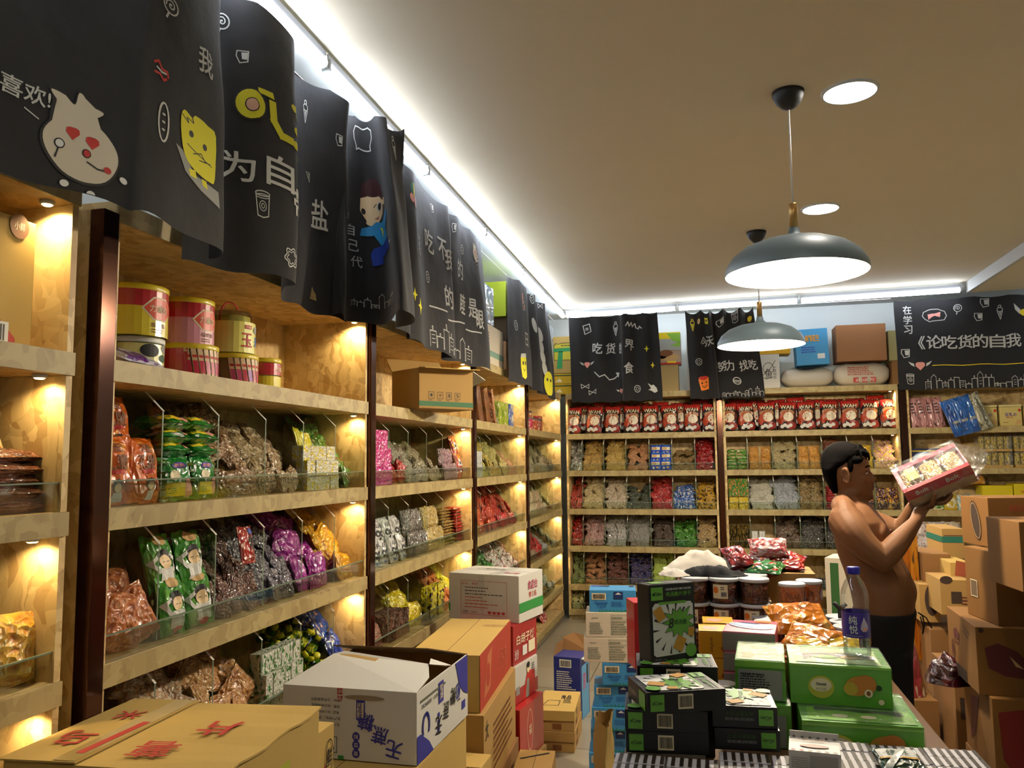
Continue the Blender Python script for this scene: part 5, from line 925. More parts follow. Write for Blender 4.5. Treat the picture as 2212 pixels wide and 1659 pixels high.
# fourth bay, top shelf
for i, (y, lean) in enumerate(((5.58, .0), (5.78, .0), (5.98, .0))):
    me = carton_mesh(.11, .07, .26, film('#8c5c30', '#a06c3c', '#5a3418', 1.5), Art().print_(-.0, .10, .09, .03, 2, INK['brown'])) if i < 2 else carton_mesh(.05, .12, .27, film('#c89468', '#70402c', '#e0c8b8', 3.))
    tag(link('wafer_block', me, None, ML(y, -.04, 1.93) @ Matrix.Rotation(-.25, 4, 'Y') @ Matrix.Rotation(-.05, 4, 'X')), ['brown wrapped block leaning leftmost in fourth bay', 'brown wrapped block leaning in the middle of fourth bay', 'pictured wrapped block leaning against the lime cartons'][i], 'packet')
for i, (y, c1, c2, lb) in enumerate(((6.22, '#b4c83c', '#88a828', 'lime green biscuit carton standing left of the others'), (6.38, '#a8c034', '#d8d890', 'lime and cream biscuit carton in the middle of the three'), (6.56, '#3c78c8', '#d8dcc8', 'blue biscuit carton with vertical lettering, right of the lime ones'))):
    me = carton_mesh(.15, .05, .19, film(c1, c2, '#e8e8d8', 1.8, th=.6), Art().text('ルーアス', -.045, .07, BLK, .10, .022, .01, 2, rot=pi/2))
    tag(link('biscuit_carton', me, None, ML(y, -.06, 1.929)), lb, 'box')
for i, (y, r, h, c, l) in enumerate(((7.3, .075, .21, '#a8c030', '#6a6a64'), (7.55, .06, .19, '#c07838', '#4a4844'), (7.22, .05, .11, '#c83c64', '#6a4854'), (7.45, .05, .115, '#b85c30', '#4a3c34'), (7.62, .05, .115, '#9c5028', '#4a3c34'))):
    canister('snack_jar', ['lime green canister with grey lid, top shelf of corner bay', 'tall orange canister behind the lime one, corner bay', 'pink jar at left front, top shelf of corner bay', 'low orange jar in front, corner bay', 'low brown jar beside the low orange one'][i], 'jar', ML(y, -.16 if i < 2 else -.07, 1.929), r, h, film(c, c, '#d8d090', 2.), plain(l, .4))
tag(link('biscuit_carton', carton_mesh(.16, .06, .16, film('#c83420', '#d87c30', '#e8c070', 2.)), None, ML(7.88, -.08, 1.929)), 'red and orange carton at the end of the corner bay top shelf', 'box')
# WAH bags on the back shelves
wah = Art(); wr = plain('#b02420', .35, coat=.6); wah.poly([(-.062, .165), (.062, .165), (.062, .19), (-.062, .19)], wr, 1); wah.poly([(-.062, .165), (-.062, .14), (-.03, .165)], wr, 1); wah.poly([(.062, .165), (.03, .165), (.062, .14)], wr, 1); wah.text('WAH', 0, .153, INK['cream'], .1, .026, .06, 3); wah.ell(.0, .115, .055, .022, plain('#a8744c', .4), 1); wah.ell(0, .088, .052, .036, plain('#a84424', .4), 2, 20); wah.ell(.010, .088, .038, .032, plain('#e0d4bc', .35), 3, 18); wah.ell(-.045, .07, .02, .035, plain('#a83c1c', .4), 2); wah.ell(.03, .03, .035, .026, plain('#8c2c24', .4), 2)
for k in range(4): wah.ell(-.035+.02*k, .022+.008*(k % 2), .014, .012, INK['white'], 3, 10)
WK = Matrix.Diagonal((1.36, 1.2, 1.5, 1)); wm = [packet(.132, .195, .055, film('#1c1210', '#4a2418', '#782c20', 2., th=.6), art=wah, seed=s, cr=.4, nu=10, nv=12) for s in (1, 2, 3, 4)]
for x0, x1, n, bay in ((.12, 1.56, 8, 'corner'), (1.735, 3.27, 9, 'middle')):
    for i in range(n):
        M = Matrix.Translation((x0+(x1-x0)*i/(n-1)+rnd.uniform(-.01, .01), 8.66+rnd.uniform(0, .02), 1.932)) @ Matrix.Rotation(rnd.uniform(-.22, .22), 4, 'Z') @ Matrix.Rotation(-.13, 4, 'X') @ Matrix.Rotation(rnd.uniform(-.07, .07), 4, 'Y') @ WK
        tag(link('pretzel_bag', wm[(i*3+n) % 4], None, M), f'dark red snack bag with a white bowl picture, front row of the {bay} back bay', 'packet', f'dark red bags, front row, {bay} back bay')
    for i in range(n-1):
        M = Matrix.Translation((x0+.09+(x1-x0)*i/(n-1), 8.76, 1.95+rnd.uniform(0, .03))) @ Matrix.Rotation(rnd.uniform(-.3, .3), 4, 'Z') @ Matrix.Rotation(-.1, 4, 'X') @ WK
        tag(link('pretzel_bag', wm[(i*5) % 4], None, M), f'dark red snack bag in the rear row of the {bay} back bay', 'packet', f'dark red bags, rear row, {bay} back bay')
blb = Art(); blb.rect(-.045, .05, .09, .03, INK['cream'], 1); blb.ell(-.015, .065, .03, .014, INK['tan'], 2); blb.ell(.02, .025, .015, .01, INK['tan'], 1); blb.ell(-.02, .02, .01, .012, INK['white'], 1); blb.line([(-.04, .095), (.04, .095)], .005, INK['sky'], 1)
hero('F', 2, 4, [packet(.11, .105, .035, film('#1854c0', '#1448b0', '#3878d8', 1.5, th=.75), art=blb, seed=s) for s in (1, 2)], .105, .085, .035, 'bright blue biscuit bag in two columns, corner back bay', 'packet', 'blue_biscuit_bag', 'up', 3, tilt=.1, jig=.3)
for a_, r_, w_, h_, t_, c_, lb, n_ in (('G', 3, .09, .06, .05, ('#d8c03c', '#c8a828', '#f0e088'), 'yellow block carton, first bin of middle back bay', 2),):
    hero(a_, r_, 0, [carton_mesh(w_, t_, h_, film(*c_, 2.))], w_, h_, t_, lb, 'box', 'yellow_block_carton', 'box', n_)
hero('G', 3, 0, pset(.07, .10, .02, film('#3c8c30', '#c8902c', '#b04828', 4.), 3), .06, .09, .02, 'green and gold packet standing on the yellow blocks', 'packet', 'green_gold_packet', 'up', 2, dz=.125, jig=.4)
wc = carton_mesh(.06, .05, .085, plain('#a8a8a0', .5), Art().rect(-.022+.03, .008, .044, .07, INK['white'], 1).text('小山', .03, .05, BLK, .012, .04, .0, 2))
for r in range(2):
    for i in range(3 if r == 0 else 2): tag(link('white_block_carton', wc, None, MBACK(1.675) @ Matrix.Translation((.27+.07*i, .035, .7525+.086*r))), 'small grey carton with a white lettered panel, middle back bay', 'box', 'small white-panelled cartons')
# under the banner
PNK = film('#c89898', '#d8a8a8', '#3c3030', 1.6)
for i in range(4): tag(link('tall_pouch', packet(.09, .30, .05, PNK, seed=i+1, art=Art().print_(-.03, .13, .05, .12, 4, BLK)), None, Matrix.Translation((3.50+i*.075, 8.63+.012*i, 1.93)) @ Matrix.Rotation(-.12, 4, 'X') @ Matrix.Rotation(-.10, 4, 'Y')), 'tall pink pouch standing under the left end of the banner', 'packet', 'tall pink pouches')
BLB = film('#1c6cb4', '#1858a0', '#1c3050', 1.5, th=.6)
for i in range(4):
    mt = BLB if i < 3 else film('#a8a48c', '#6a6858', '#d8d4b8', 3.)
    tag(link('hanging_pouch', packet(.12, .36, .035, mt, seed=i+1, art=Art().rect(-.03, .12, .06, .025, INK['grey'], 1) if i < 3 else None), None, Matrix.Translation((3.86+i*.075, 8.52, 1.845+.02*i)) @ Matrix.Rotation(-.08, 4, 'X') @ Matrix.Rotation(-.33, 4, 'Y')), ['blue wrapped stick pack hanging from the banner shelf, leftmost', 'blue wrapped stick pack hanging, second', 'blue wrapped stick pack hanging, third', 'silver wrapped pack hanging beside the blue packs'][i], 'packet')
ta = Art().text('豆乳の', -.002, .11, INK['purple'], .10, .035, .01, 2).text('威化饼', -.01, .082, INK['red'], .06, .012, .01, 2).poly([(.03, .01), (.09, .03), (.085, .06), (.05, .065)], INK['tan'], 2).ell(.075, .15, .012, .014, INK['red'], 2).print_(-.07, .03, .07, .012, 1, INK['brown'], 2)
for i, x in enumerate((4.12, 4.33, 4.54, 4.75)):
    t = thing('wafer_tin', ['cream tin lettered 豆乳, leftmost and half behind the blue packs', 'cream tin lettered 豆乳, second from left', 'cream tin lettered 豆乳, third from left', 'cream tin lettered 豆乳, rightmost'][i], 'tin', TR(x, 8.64, 1.929)); m = MB(); m.box((-.095, 0, 0), (.095, .19, .185), plain('#d0bc74', .35), bev=.012); ta.lay_on(m, plane((0, -.0005, 0), (1, 0, 0), (0, 0, 1))); m.build('body', t); m = MB(); m.box((-.097, -.002, .185), (.097, .192, .205), plain('#d8cc90', .35), bev=.006); m.build('lid', t)
for r in range(2):
    for k in range(3):
        x0 = 4.04+k*.30; cc = (('#c8b020', '#5a3c20', '#e8d860') if k < 2 else ('#988890', '#6a5a60', '#d8d0d4')); t = thing('can_tray', f'{["yellow", "second yellow", "pink and grey"][k]} wrapped tray of small cans, {["lower", "upper"][r]} row under the banner', 'tray of cans', TR(x0, 8.64, 1.5387+r*.152)); m = MB(); m.box((0, 0, 0), (.28, .16, .022), plain('#c89820' if k < 2 else '#2c7c38', .5)); m.build('tray', t)
        for j in range(5): m = MB(); m.lathe([(.024, .023), (.025, .028), (.025, .135), (.022, .14)], film(*cc, 5.), 14, (.03+j*.055, .04, 0)); m.build('can', t)
        m = MB(); m.box((.0, -.002, .0), (.28, .16, .148), plasticwrap()); m.build('wrap', t)
carton('mooncake_carton', 'dark blue carton with a round picture behind the held pack', 'box', (3.42, 8.62, 1.539), 0, .34, .2, .19, plain('#2a2c50', .4), front=Art().rect(0, .16, .34, .008, INK['yellow'], 1).ell(.12, .09, .09, .07, plain('#7c9cc0', .4), 1).ell(.12, .075, .07, .04, plain('#4a5c80', .4), 2).text('月饼', .12, .1, INK['white'], .06, .025, .01, 3), seam=False)
for i, (x, w_, z) in enumerate(((4.03, .27, 1.2), (4.30, .25, 1.215), (4.56, .3, 1.2))):
    carton('yellow_carton', ['yellow carton, left of three above the brown boxes', 'yellow carton, middle of three above the brown boxes', 'yellow carton, right of three above the brown boxes'][i], 'box', (x, 8.60, z), 0, w_-.01, .2, .17, plain('#d0bc14', .4), front=Art().rect(.02, .0, .06, .02, INK['red'], 1).rect(.14, .0, .06, .02, INK['red'], 1).text('nabati', .12, .1, INK['red'], .12, .03, .02, 2) if i else Art().rect(.02, .0, .06, .02, INK['red'], 1).rect(.14, .0, .06, .02, INK['red'], 1), seam=False)
    carton('orange_carton', ['orange carton under the left yellow carton', 'orange carton under the middle yellow carton', 'orange carton under the right yellow carton'][i], 'box', (x, 8.61, 1.1385), 0, w_-.02, .2, z-1.1385-.001, plain('#b86420', .4), seam=False)
tag(link('pastry_bag', packet(.25, .16, .06, film('#c8902c', '#984818', '#e0b860', 2.)), None, Matrix.Translation((3.95, 8.64, 1.385)) @ Matrix.Rotation(-.4, 4, 'X')), 'orange and brown bag on the yellow cartons', 'packet')
for i in range(5): tag(link('mixed_pouch', packet(.13, .15, .05, film(['#c8c0a0', '#5a8c3c', '#c8b030', '#7cb0c8', '#d8d0c0'][i], '#e0d8b8', '#e8e4d8', 2.5), seed=i), None, Matrix.Translation((3.52+i*.12, 8.62, 1.14)) @ Matrix.Rotation(-.3, 4, 'X')), ['cream pouch', 'green pouch', 'yellow pouch', 'pale blue pouch', 'white pouch'][i]+' under the held biscuit pack on the back shelf', 'packet')
for i in range(6): tag(link('white_plush_pouch', packet(.15, .15, .06, film(['#d8ccc8', '#c8d4d8', '#d8d0b8'][i % 3], '#e8dcd8', '#8a6a50', 3.), seed=i), None, Matrix.Translation((3.50+(i % 3)*.13, 8.60+.02*(i//3), .76+.12*(i//3))) @ Matrix.Rotation(-.3, 4, 'X')), 'white pouch with small pink and blue prints beside the brown boxes', 'packet', 'white printed pouches')
# boxes above the shelves: left wall
lcarton('white_carton', 'white glossy carton at the left end of the open gap above the shelves', 'cardboard box', 5.42, 2.66, .44, .3, .28, film('#b8c8d0', '#8cb0c8', '#d8d8d0', 1.5, r=.3), xin=.02, seam=False)
lcarton('kraft_carton', 'cream carton with a green base stripe above the fourth bay', 'cardboard box', 5.36, 2.358+.001, .78, .3, .295, CREAMC, xin=.02, front=Art().rect(0, .06, .78, .045, plain('#7c9c88', .7), 1).print_(.2, .18, .25, .06, 3, INK['brown']), seam=True)
bk = Art().rect(0, .005, .52, .02, INK['dgreen'], 1).text('和', .28, .19, INK['dgreen'], .08, .08, .0, 2).rect(.08, .2, .10, .03, INK['dgreen'], 1).print_(.15, .07, .28, .08, 4, INK['dgreen'], 2).ell(.42, .2, .03, .04, INK['cream'], 2)
lcarton('yellow_green_carton', 'bright yellow-green carton above the shelves, lid slightly open', 'cardboard box', 6.16, 2.79, .52, .34, .28, plain('#a8b81c', .55), xin=.0, front=bk, rmat=CARD)
lcarton('kraft_carton', 'orange-brown carton directly right of the third curtain', 'cardboard box', 6.15, 2.359, .17, .3, .23, kraft('#c09468', 'c'), xin=.0, seam=False)
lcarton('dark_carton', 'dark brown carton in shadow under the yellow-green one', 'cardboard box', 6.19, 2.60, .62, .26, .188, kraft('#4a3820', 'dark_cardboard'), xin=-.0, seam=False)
lcarton('kraft_carton', 'kraft carton with faint red lettering beside the fourth curtain', 'cardboard box', 6.34, 2.359, .55, .3, .24, kraft('#9c8058', 'c'), xin=.0, front=Art().text('食品', .3, .12, INK['brown'], .09, .05, .01, 2).rect(.30, .05, .05, .04, REDP, 2))
lcarton('white_carton', 'white printed carton tilted in the corner above the shelves', 'cardboard box', 7.85, 2.66, .5, .25, .38, film('#c8ccd0', '#b8c4cc', '#8a6048', 2., r=.5), xin=.03, seam=False)
lcarton('kraft_carton', 'plain kraft carton under the tilted white carton in the corner', 'cardboard box', 7.8, 2.359, .55, .3, .29, CARD3, xin=.05)
# boxes above the back shelves
BZ = 2.3585
for i in range(2): carton('yellow_carton', ['yellow carton with a dark green band, lower of the corner pair', 'yellow carton with a dark green band, upper of the corner pair'][i], 'cardboard box', (-.12, 8.64, BZ+.001+i*.113), 0, .34, .28, .11, plain('#cca818', .55), front=Art().rect(0, .085, .34, .012, INK['dgreen'], 1).ell(.27, .09, .03, .014, INK['red'], 2).poly([(.05, .02), (.13, .02), (.1, .06)], INK['cream'], 1).text('VI', .28, .05, INK['brown'], .03, .03, .0, 2), seam=False)
carton('kraft_carton', 'kraft carton with a yellow bear wearing a green scarf', 'cardboard box', (-.10, 8.64, BZ+.23), 0, .34, .3, .40, CARD2, front=Art().poly([(.02, .14), (.02, .30), (.04, .33), (.07, .32), (.1, .33), (.2, .33), (.25, .34), (.28, .30), (.3, .14)], BLK, 1).poly([(.025, .145), (.025, .295), (.045, .322), (.07, .315), (.1, .323), (.2, .323), (.245, .33), (.272, .30), (.295, .145)], plain('#d0c030', .6), 2).poly([(.01, .23), (.33, .24), (.33, .285), (.01, .27)], plain('#2c8c4c', .6), 3).poly([(.05, .05), (.11, .05), (.12, .24), (.07, .24)], plain('#2c8c4c', .6), 3).text('陈学明', .15, .30, BLK, .10, .02, .02, 4))
carton('walnut_carton', 'carton with a walnut picture and green bamboo leaves', 'cardboard box', (1.03, 8.63, 2.64), 0, .24, .2, .34, kraft('#b09c88', 'c'), front=Art().rect(0, .27, .24, .07, INK['yellow'], 1).rect(0, .15, .24, .12, plain('#a8aca4', .6), 1).poly([(.1, .33), (.24, .33), (.24, .22), (.16, .25)], INK['lime'], 2).poly([(.14, .2), (.24, .24), (.23, .18)], INK['lime'], 2).ell(.09, .12, .07, .035, INK['brown'], 3).ell(.12, .075, .10, .04, INK['tan'], 2).ell(.05, .10, .05, .04, INK['brown'], 2).rect(.0, .0, .24, .02, INK['red'], 1).rect(.1, .015, .09, .02, INK['yellow'], 3), seam=False)
carton('kraft_carton', 'creased kraft carton under the walnut carton', 'cardboard box', (1.02, 8.63, BZ+.001), 0, .22, .25, .278, kraft('#a08a5c', 'c'))
carton('white_carton', 'narrow white carton on end behind the pumpkin curtain', 'cardboard box', (1.33, 8.63, BZ+.001), 0, .12, .25, .59, WCARD, seam=False)
carton('yellow_carton', 'flat yellow-orange carton behind the far pendant lamp', 'cardboard box', (2.03, 8.63, 2.706), 0, .33, .25, .115, plain('#cc9c14', .55), seam=False)
carton('white_carton', 'white carton printed with a fish line drawing behind the far lamp', 'cardboard box', (2.04, 8.63, BZ+.001), 0, .21, .25, .345, WCARD, front=Art().line([(.03, .12), (.12, .2), (.17, .28)], .005, BLK, 1).line([(.03, .12), (.08, .09), (.14, .12)], .004, BLK, 1).ering(.1, .2, .05, .06, .005, BLK, 1).text('鱼', .1, .15, BLK, .07, .1, .0, 2).text('良品铺子', .16, .16, BLK, .13, .03, .0, 2, rot=pi/2), seam=False)
def sack(name, label, x0, x1, y, z0, z1, mat, art=None, seed=1, sag=.03):
    w = x1-x0; h = z1-z0; m = MB()
    def fn(a, b):
        th = 2*pi*a; e = .5; cx, cy = (abs(cos(th))**e)*(1 if cos(th) > 0 else -1), (abs(sin(th))**e)*(1 if sin(th) > 0 else -1); s = (1-abs(2*b-1)**5)**.35 if 0 < b < 1 else 0
        s = max(s, .0); bu = .86+.14*sin(pi*b); zz = z0+h*b-(sag*(1-abs(cx)**2)*(b > .5)*(2*b-1)); n = .012*noise.noise(Vector((cx*2+seed, cy*2, b*4)))
        return Vector(((x0+x1)/2+cx*w/2*(bu if b < .98 else .9)*max(s, .55 if b > .5 else .8)+n, y+.14+cy*.14*bu*max(s, .3), zz))
    m.grid(fn, 40, 16, mat, cu=True)
    n = 40; o = len(m.v)
    m.f.append(list(range(o-n, o))); m.mi.append(0); m.sm.append(True)
    if art: art.lay_on(m, lambda u, v: (Vector((x0+u, y-.004, z0+v)), Vector((0, -1, 0))))
    return tag(m.build(name), label, 'cardboard box')
sack('wrapped_carton', 'sagging white wrapped carton under the light blue carton', 2.27, 2.77, 8.64, BZ+.002, 2.575, kraft('#b8b0a0', 'white_wrap', .08, .4))
sack('wrapped_carton', 'white wrapped carton with red print under the brown carton', 2.775, 3.30, 8.64, BZ+.002, 2.60, kraft('#c4baa8', 'white_wrap2', .06, .4), Art().print_(.12, .10, .3, .09, 5, REDP, 1).rect(.17, .03, .05, .05, REDP, 1).rect(.25, .03, .05, .05, REDP, 1).rect(.33, .03, .05, .05, REDP, 1).text('此运可', .28, .055, INK['white'], .18, .03, .0, 2), 4, .01)
carton('blue_carton', 'light blue carton with an orange emblem, slightly tilted', 'cardboard box', (2.42, 8.62, 2.577), 0, .31, .25, .365, plain('#3f8cb8', .6), front=Art().text('麻辣花生', .16, .27, plain('#e0a030', .6), .14, .07, .05, 2).print_(.05, .12, .2, .07, 3, INK['blue'], 1).rect(.2, .06, .07, .05, INK['white'], 1), ty=-.03, seam=False)
carton('brown_carton', 'plain brown carton on a white wrapped carton beside the banner', 'cardboard box', (2.80, 8.60, 2.602), 0, .46, .3, .365, kraft('#8a5c34', 'brown_cardboard'), left=None)
carton('pale_carton', 'pale yellow carton partly behind the banner', 'cardboard box', (3.29, 8.66, 2.60), 0, .14, .25, .3, kraft('#b0a870', 'c'), seam=False)
carton('dark_carton', 'dark carton in shadow under the pale yellow carton', 'cardboard box', (3.31, 8.66, BZ+.001), 0, .12, .25, .238, CARD3, seam=False)
# ------------------------------------------------------------------ cartons standing on the floor at the left
def P3(v): return (v.x, v.y, v.z)
BLUEI = plain('#2c2c8c', .6, name='blue_ink'); TAPE = plain('#b89c60', .15, name='packing_tape', coat=.6)
# foreground kraft carton
a = Art(); a.text('片薯', .30, .12, REDP, .10, .19, .03, 1, rot=pi+.12); a.text('米乌', .10, .15, REDP, .09, .17, .02, 1, rot=pi+.12); a.rect(.155, 0, .05, .44, TAPE, 1); a.poly([(.16, .02), (.185, .02), (.2, .30), (.175, .30)], REDP, 2)
fr = Art().rect(.04, .0, .30, .20, plain('#a8a82c', .7), 1).ell(.26, .12, .03, .05, BLK, 2).line([(.27, .15), (.34, .2)], .006, BLK, 2)
sd = Art().rect(.02, .0, .26, .20, plain('#a8a82c', .7), 1).poly([(.06, .0), (.14, .0), (.2, .12), (.12, .14)], BLK, 2)
t = thing('kraft_carton', 'large kraft carton nearest the camera with red lettering and an overlapping taped lid', 'cardboard box', TR(.035, 1.50, .70, radians(2)))
m = MB(); m.box((0, 0, 0), (.52, .44, .325), CARD2, bev=.003); sd.lay_on(m, plane((.5205, 0, .06), (0, 1, 0), (0, 0, 1))); m.build('body', t)
m = MB(); vs = []; n_ = 8
for k in range(n_+1):
    y = -.004+.448*k/n_; vs += [(.175, y, .3265), (.524, y, .331+.004*sin(k*1.7)), (.524, y, .326+.004*sin(k*1.7)), (.175, y, .3215)]
m.add(vs, [(4*k+j, 4*k+4+j, 4*k+4+(j+1) % 4, 4*k+(j+1) % 4) for k in range(n_) for j in range(4)]+[(3, 2, 1, 0), (4*n_, 4*n_+1, 4*n_+2, 4*n_+3)], CARD2)
Art().text('片', .36, .24, REDP, .09, .10, .05, 1, rot=pi+.1).text('薯', .30, .09, REDP, .10, .10, .02, 1, rot=pi+.1).lay_on(m, plane((0, 0, .3345), (1, 0, 0), (0, 1, 0))); m.build('lid_flap', t)
m = MB(); m.box((-.004, -.004, .3252), (.185, .444, .3292), CARD2, Matrix.Rotation(radians(-1.2), 4, 'Y')); Art().text('米', .08, .30, REDP, .07, .07, .03, 1, rot=pi+.1).text('乌', .07, .13, REDP, .08, .1, .03, 1, rot=pi+.1).rect(.12, .0, .055, .44, TAPE, 1).line([(.15, .05), (.16, .25)], .02, REDP, 2).lay_on(m, plane((0, 0, .3325), (1, 0, 0), (0, 1, 0))); m.build('lid_flap', t)
carton('kraft_carton', 'kraft carton hidden mostly under the nearest large carton', 'cardboard box', (.04, 1.48, .35), 0, .52, .5, .348, CARD); carton('kraft_carton', 'kraft carton on the floor at the bottom of the nearest stack', 'cardboard box', (.04, 1.48, .001), 0, .52, .5, .347, CARD)
carton('kraft_carton', 'small kraft carton with a red stripe and round black stamp between two large boxes', 'cardboard box', (.28, 1.965, .70), 0, .23, .14, .25, CARD2, front=Art().rect(.0, .12, .155, .05, REDP, 1).ering(.10, .19, .04, .045, .003, BLK, 2).text('鲜', .10, .19, BLK, .05, .05, .02, 2).rect(.0, .0, .155, .08, plain('#b05444', .7), 1), right=Art().poly([(0, .02), (.09, .11), (.09, .16), (0, .08)], REDP, 1).ering(.11, .17, .022, .045, .003, BLK, 2).text('鲜', .11, .17, BLK, .03, .05, .02, 2).rect(0, 0, .14, .02, plain('#b05444', .7), 1), seam=False)
carton('kraft_carton', 'kraft carton supporting the small red-striped carton', 'cardboard box', (.27, 1.965, .001), 0, .24, .15, .698, CARD)
# white open carton
t = thing('open_carton', 'large white open carton with upside-down blue lettering', 'cardboard box', TR(.135, 2.505, .705, radians(-1)))
w_, d_, h_ = .468, .525, .221; m = MB()
for a_, b_ in (((0, 0, 0), (w_, .005, h_)), ((0, d_-.005, 0), (w_, d_, h_)), ((0, .005, 0), (.005, d_-.005, h_)), ((w_-.005, .005, 0), (w_, d_-.005, h_)), ((0.004, .004, 0), (w_-.004, d_-.004, .005))): m.box(a_, b_, WCARD)
m.box((.006, .006, .005), (w_-.006, d_-.006, .008), CARD3)
for a_, b_ in (((.0055, .0055, .006), (w_-.0055, .0065, h_-.002)), ((.0055, d_-.0065, .006), (w_-.0055, d_-.0055, h_-.002)), ((.0055, .006, .006), (.0065, d_-.006, h_-.002)), ((w_-.0065, .006, .006), (w_-.0055, d_-.006, h_-.002))): m.box(a_, b_, CARD)
a = Art(); B_ = BLUEI
for i, ch in enumerate('无蔗糖'): a.text(ch, .392-i*.048, .045+i*.038, B_, .055, .055, .03, 2, rot=pi-.2)
a.rect(.262, .125, .03, .062, B_, 1); a.text('脆饼', .277, .156, INK['cream'], .024, .05, .0, 3, rot=pi); a.text('脆饼', .277, .156, INK['cream'], .022, .05, .0, 3, rot=pi)
for i in range(3): a.ell(.262, .022+i*.026, .013, .014, B_, 1); a.text('软饮料'[i], .262, .022+i*.026, INK['cream'], .015, .015, .0, 3, rot=pi)
for i, s_ in enumerate(('产地：江苏省南通市', '传真：0513-89468000', '电话：0513-89462888', '生产地址：通州区', '生产者：南通食品')): a.text(s_, .155+.0*i, .182-i*.019, BLK, .105-.006*(i % 3), .010, .0, 2, rot=pi)
a.line([(.155, .02), (.195, .02), (.195, .068), (.155, .068)], .002, BLK, 1, True); a.line([(.175, .06), (.175, .042)], .002, BLK, 2); a.poly([(.163, .03), (.167, .042), (.183, .042), (.187, .03)], BLK, 2); a.text('金品', .205, .20, REDP, .02, .045, .01, 2, rot=pi); a.ell(.29, .195, .07, .008, plain('#8c7c60', .8), 1); a.rect(.2, .0, .02, .012, INK['green'], 2)
a.lay_on(m, plane((0, -.0004, 0), (1, 0, 0), (0, 0, 1)))
a = Art(); a.poly([(0, 0), (0, .085), (.03, .085), (.085, .055), (.11, .04), (.15, .0)], B_, 1); a.ering(.08, .095, .03, .04, .012, B_, 2, 12, 0, -.5, 3.6); a.poly([(.38, .221), (.52, .221), (.52, .08), (.47, .10), (.42, .14), (.40, .18)], B_, 1)
for i, ch in enumerate('无蔗糖'): a.text(ch, .20+i*.075, .065+i*.025, BLK, .06, .06, .02, 2, rot=pi-.15)
a.rect(.20, .13, .05, .07, B_, 1); a.text('脆饼', .225, .165, INK['cream'], .03, .05, .01, 3, rot=pi); a.text('40', .41, .12, B_, .05, .06, .02, 2, rot=pi); a.rect(.03, .18, .24, .008, plain('#5c5c4c', .8), 1); a.text('营养成分：糖酥软脆', .14, .165, BLK, .2, .014, .0, 2, rot=pi); a.rect(.45, .04, .04, .03, B_, 1); a.print_(.40, .08, .05, .012, 1, BLK, 1)
for i in range(3): a.ell(.20, .05+i*.022, .011, .011, B_, 1)
a.lay_on(m, plane((w_+.0006, 0, 0), (0, 1, 0), (0, 0, 1))); m.build('body', t)
def flap(pts, mt, under, th=.004):
    m = MB(); P = [Vector(p) for p in pts]; n = (P[1]-P[0]).cross(P[2]-P[1]).normalized()*th; k = len(P)
    m.add(P, [list(range(k))], mt); m.add([p-n for p in P], [list(range(k))[::-1]], under)
    m.add(P+[p-n for p in P], [(i, k+i, k+(i+1) % k, (i+1) % k) for i in range(k)], EDGEC); return m.build('flap', t)
flap([(0, 0, h_), (w_, 0, h_), (w_-.01, .14, h_+.012), (w_-.055, .255, h_+.026), (.09, .27, h_+.052), (.055, .25, h_+.045)], WCARD, CARD)
flap([(w_-.0, d_, h_+.002), (0, d_, h_+.002), (.01, d_-.19, h_+.055), (w_-.09, d_-.17, h_+.055)], CARD3, WCARD)
flap([(w_-.045, .235, h_+.03), (w_-.01, .30, h_+.012), (w_-.0, .34, h_+.004), (w_-.06, .29, h_+.036)], WCARD, CARD)
carton('kraft_carton', 'kraft carton directly under the white open carton', 'cardboard box', (.11, 2.36, .36), radians(1), .50, .68, .341, CARD2, right=Art().print_(.1, .1, .45, .14, 4, INK['brown'], 1)); carton('kraft_carton', 'kraft carton on the floor under the white open carton stack', 'cardboard box', (.10, 2.38, .001), 0, .50, .66, .357, CARD)
# red and kraft carton
carton('red_kraft_carton', 'long kraft carton with red side panels and a white bag drawing', 'cardboard box', (.287, 3.255, .634), radians(4.2), .30, .76, .228, CARD2, right=Art().rect(0, 0, .76, .228, plain('#a8341c', .65), 1).poly([(.08, .03), (.22, .05), (.26, .21), (.16, .19)], plain('#b8683c', .7), 2).ell(.17, .11, .04, .05, plain('#a8341c', .65), 3).text('好吃', .55, .10, plain('#c45c3c', .6), .16, .10, .0, 3), top=Art().text('好吃', .25, .60, plain('#a87c4c', .7), .05, .12, .0, 1, rot=pi/2), seam=True)
carton('kraft_carton', 'tall kraft carton with black brush writing under the red-sided carton', 'cardboard box', (.29, 3.23, .30), radians(4), .32, .78, .333, CARD, right=Art().text('大', .06, .26, BLK, .06, .08, .02, 2).print_(.2, .05, .5, .2, 7, INK['brown'], 1, 5)); carton('kraft_carton', 'kraft carton on the floor beneath the red-sided carton stack', 'cardboard box', (.28, 3.22, .001), radians(3), .33, .8, .298, CARD3)
carton('kraft_carton', 'pale topped kraft carton standing on the floor right of the white open carton', 'cardboard box', (.45, 3.07, .25), 0, .20, .145, .25, CARD2, seam=False); carton('kraft_carton', 'kraft carton under the narrow pale topped carton', 'cardboard box', (.44, 3.065, .001), 0, .21, .15, .248, CARD)
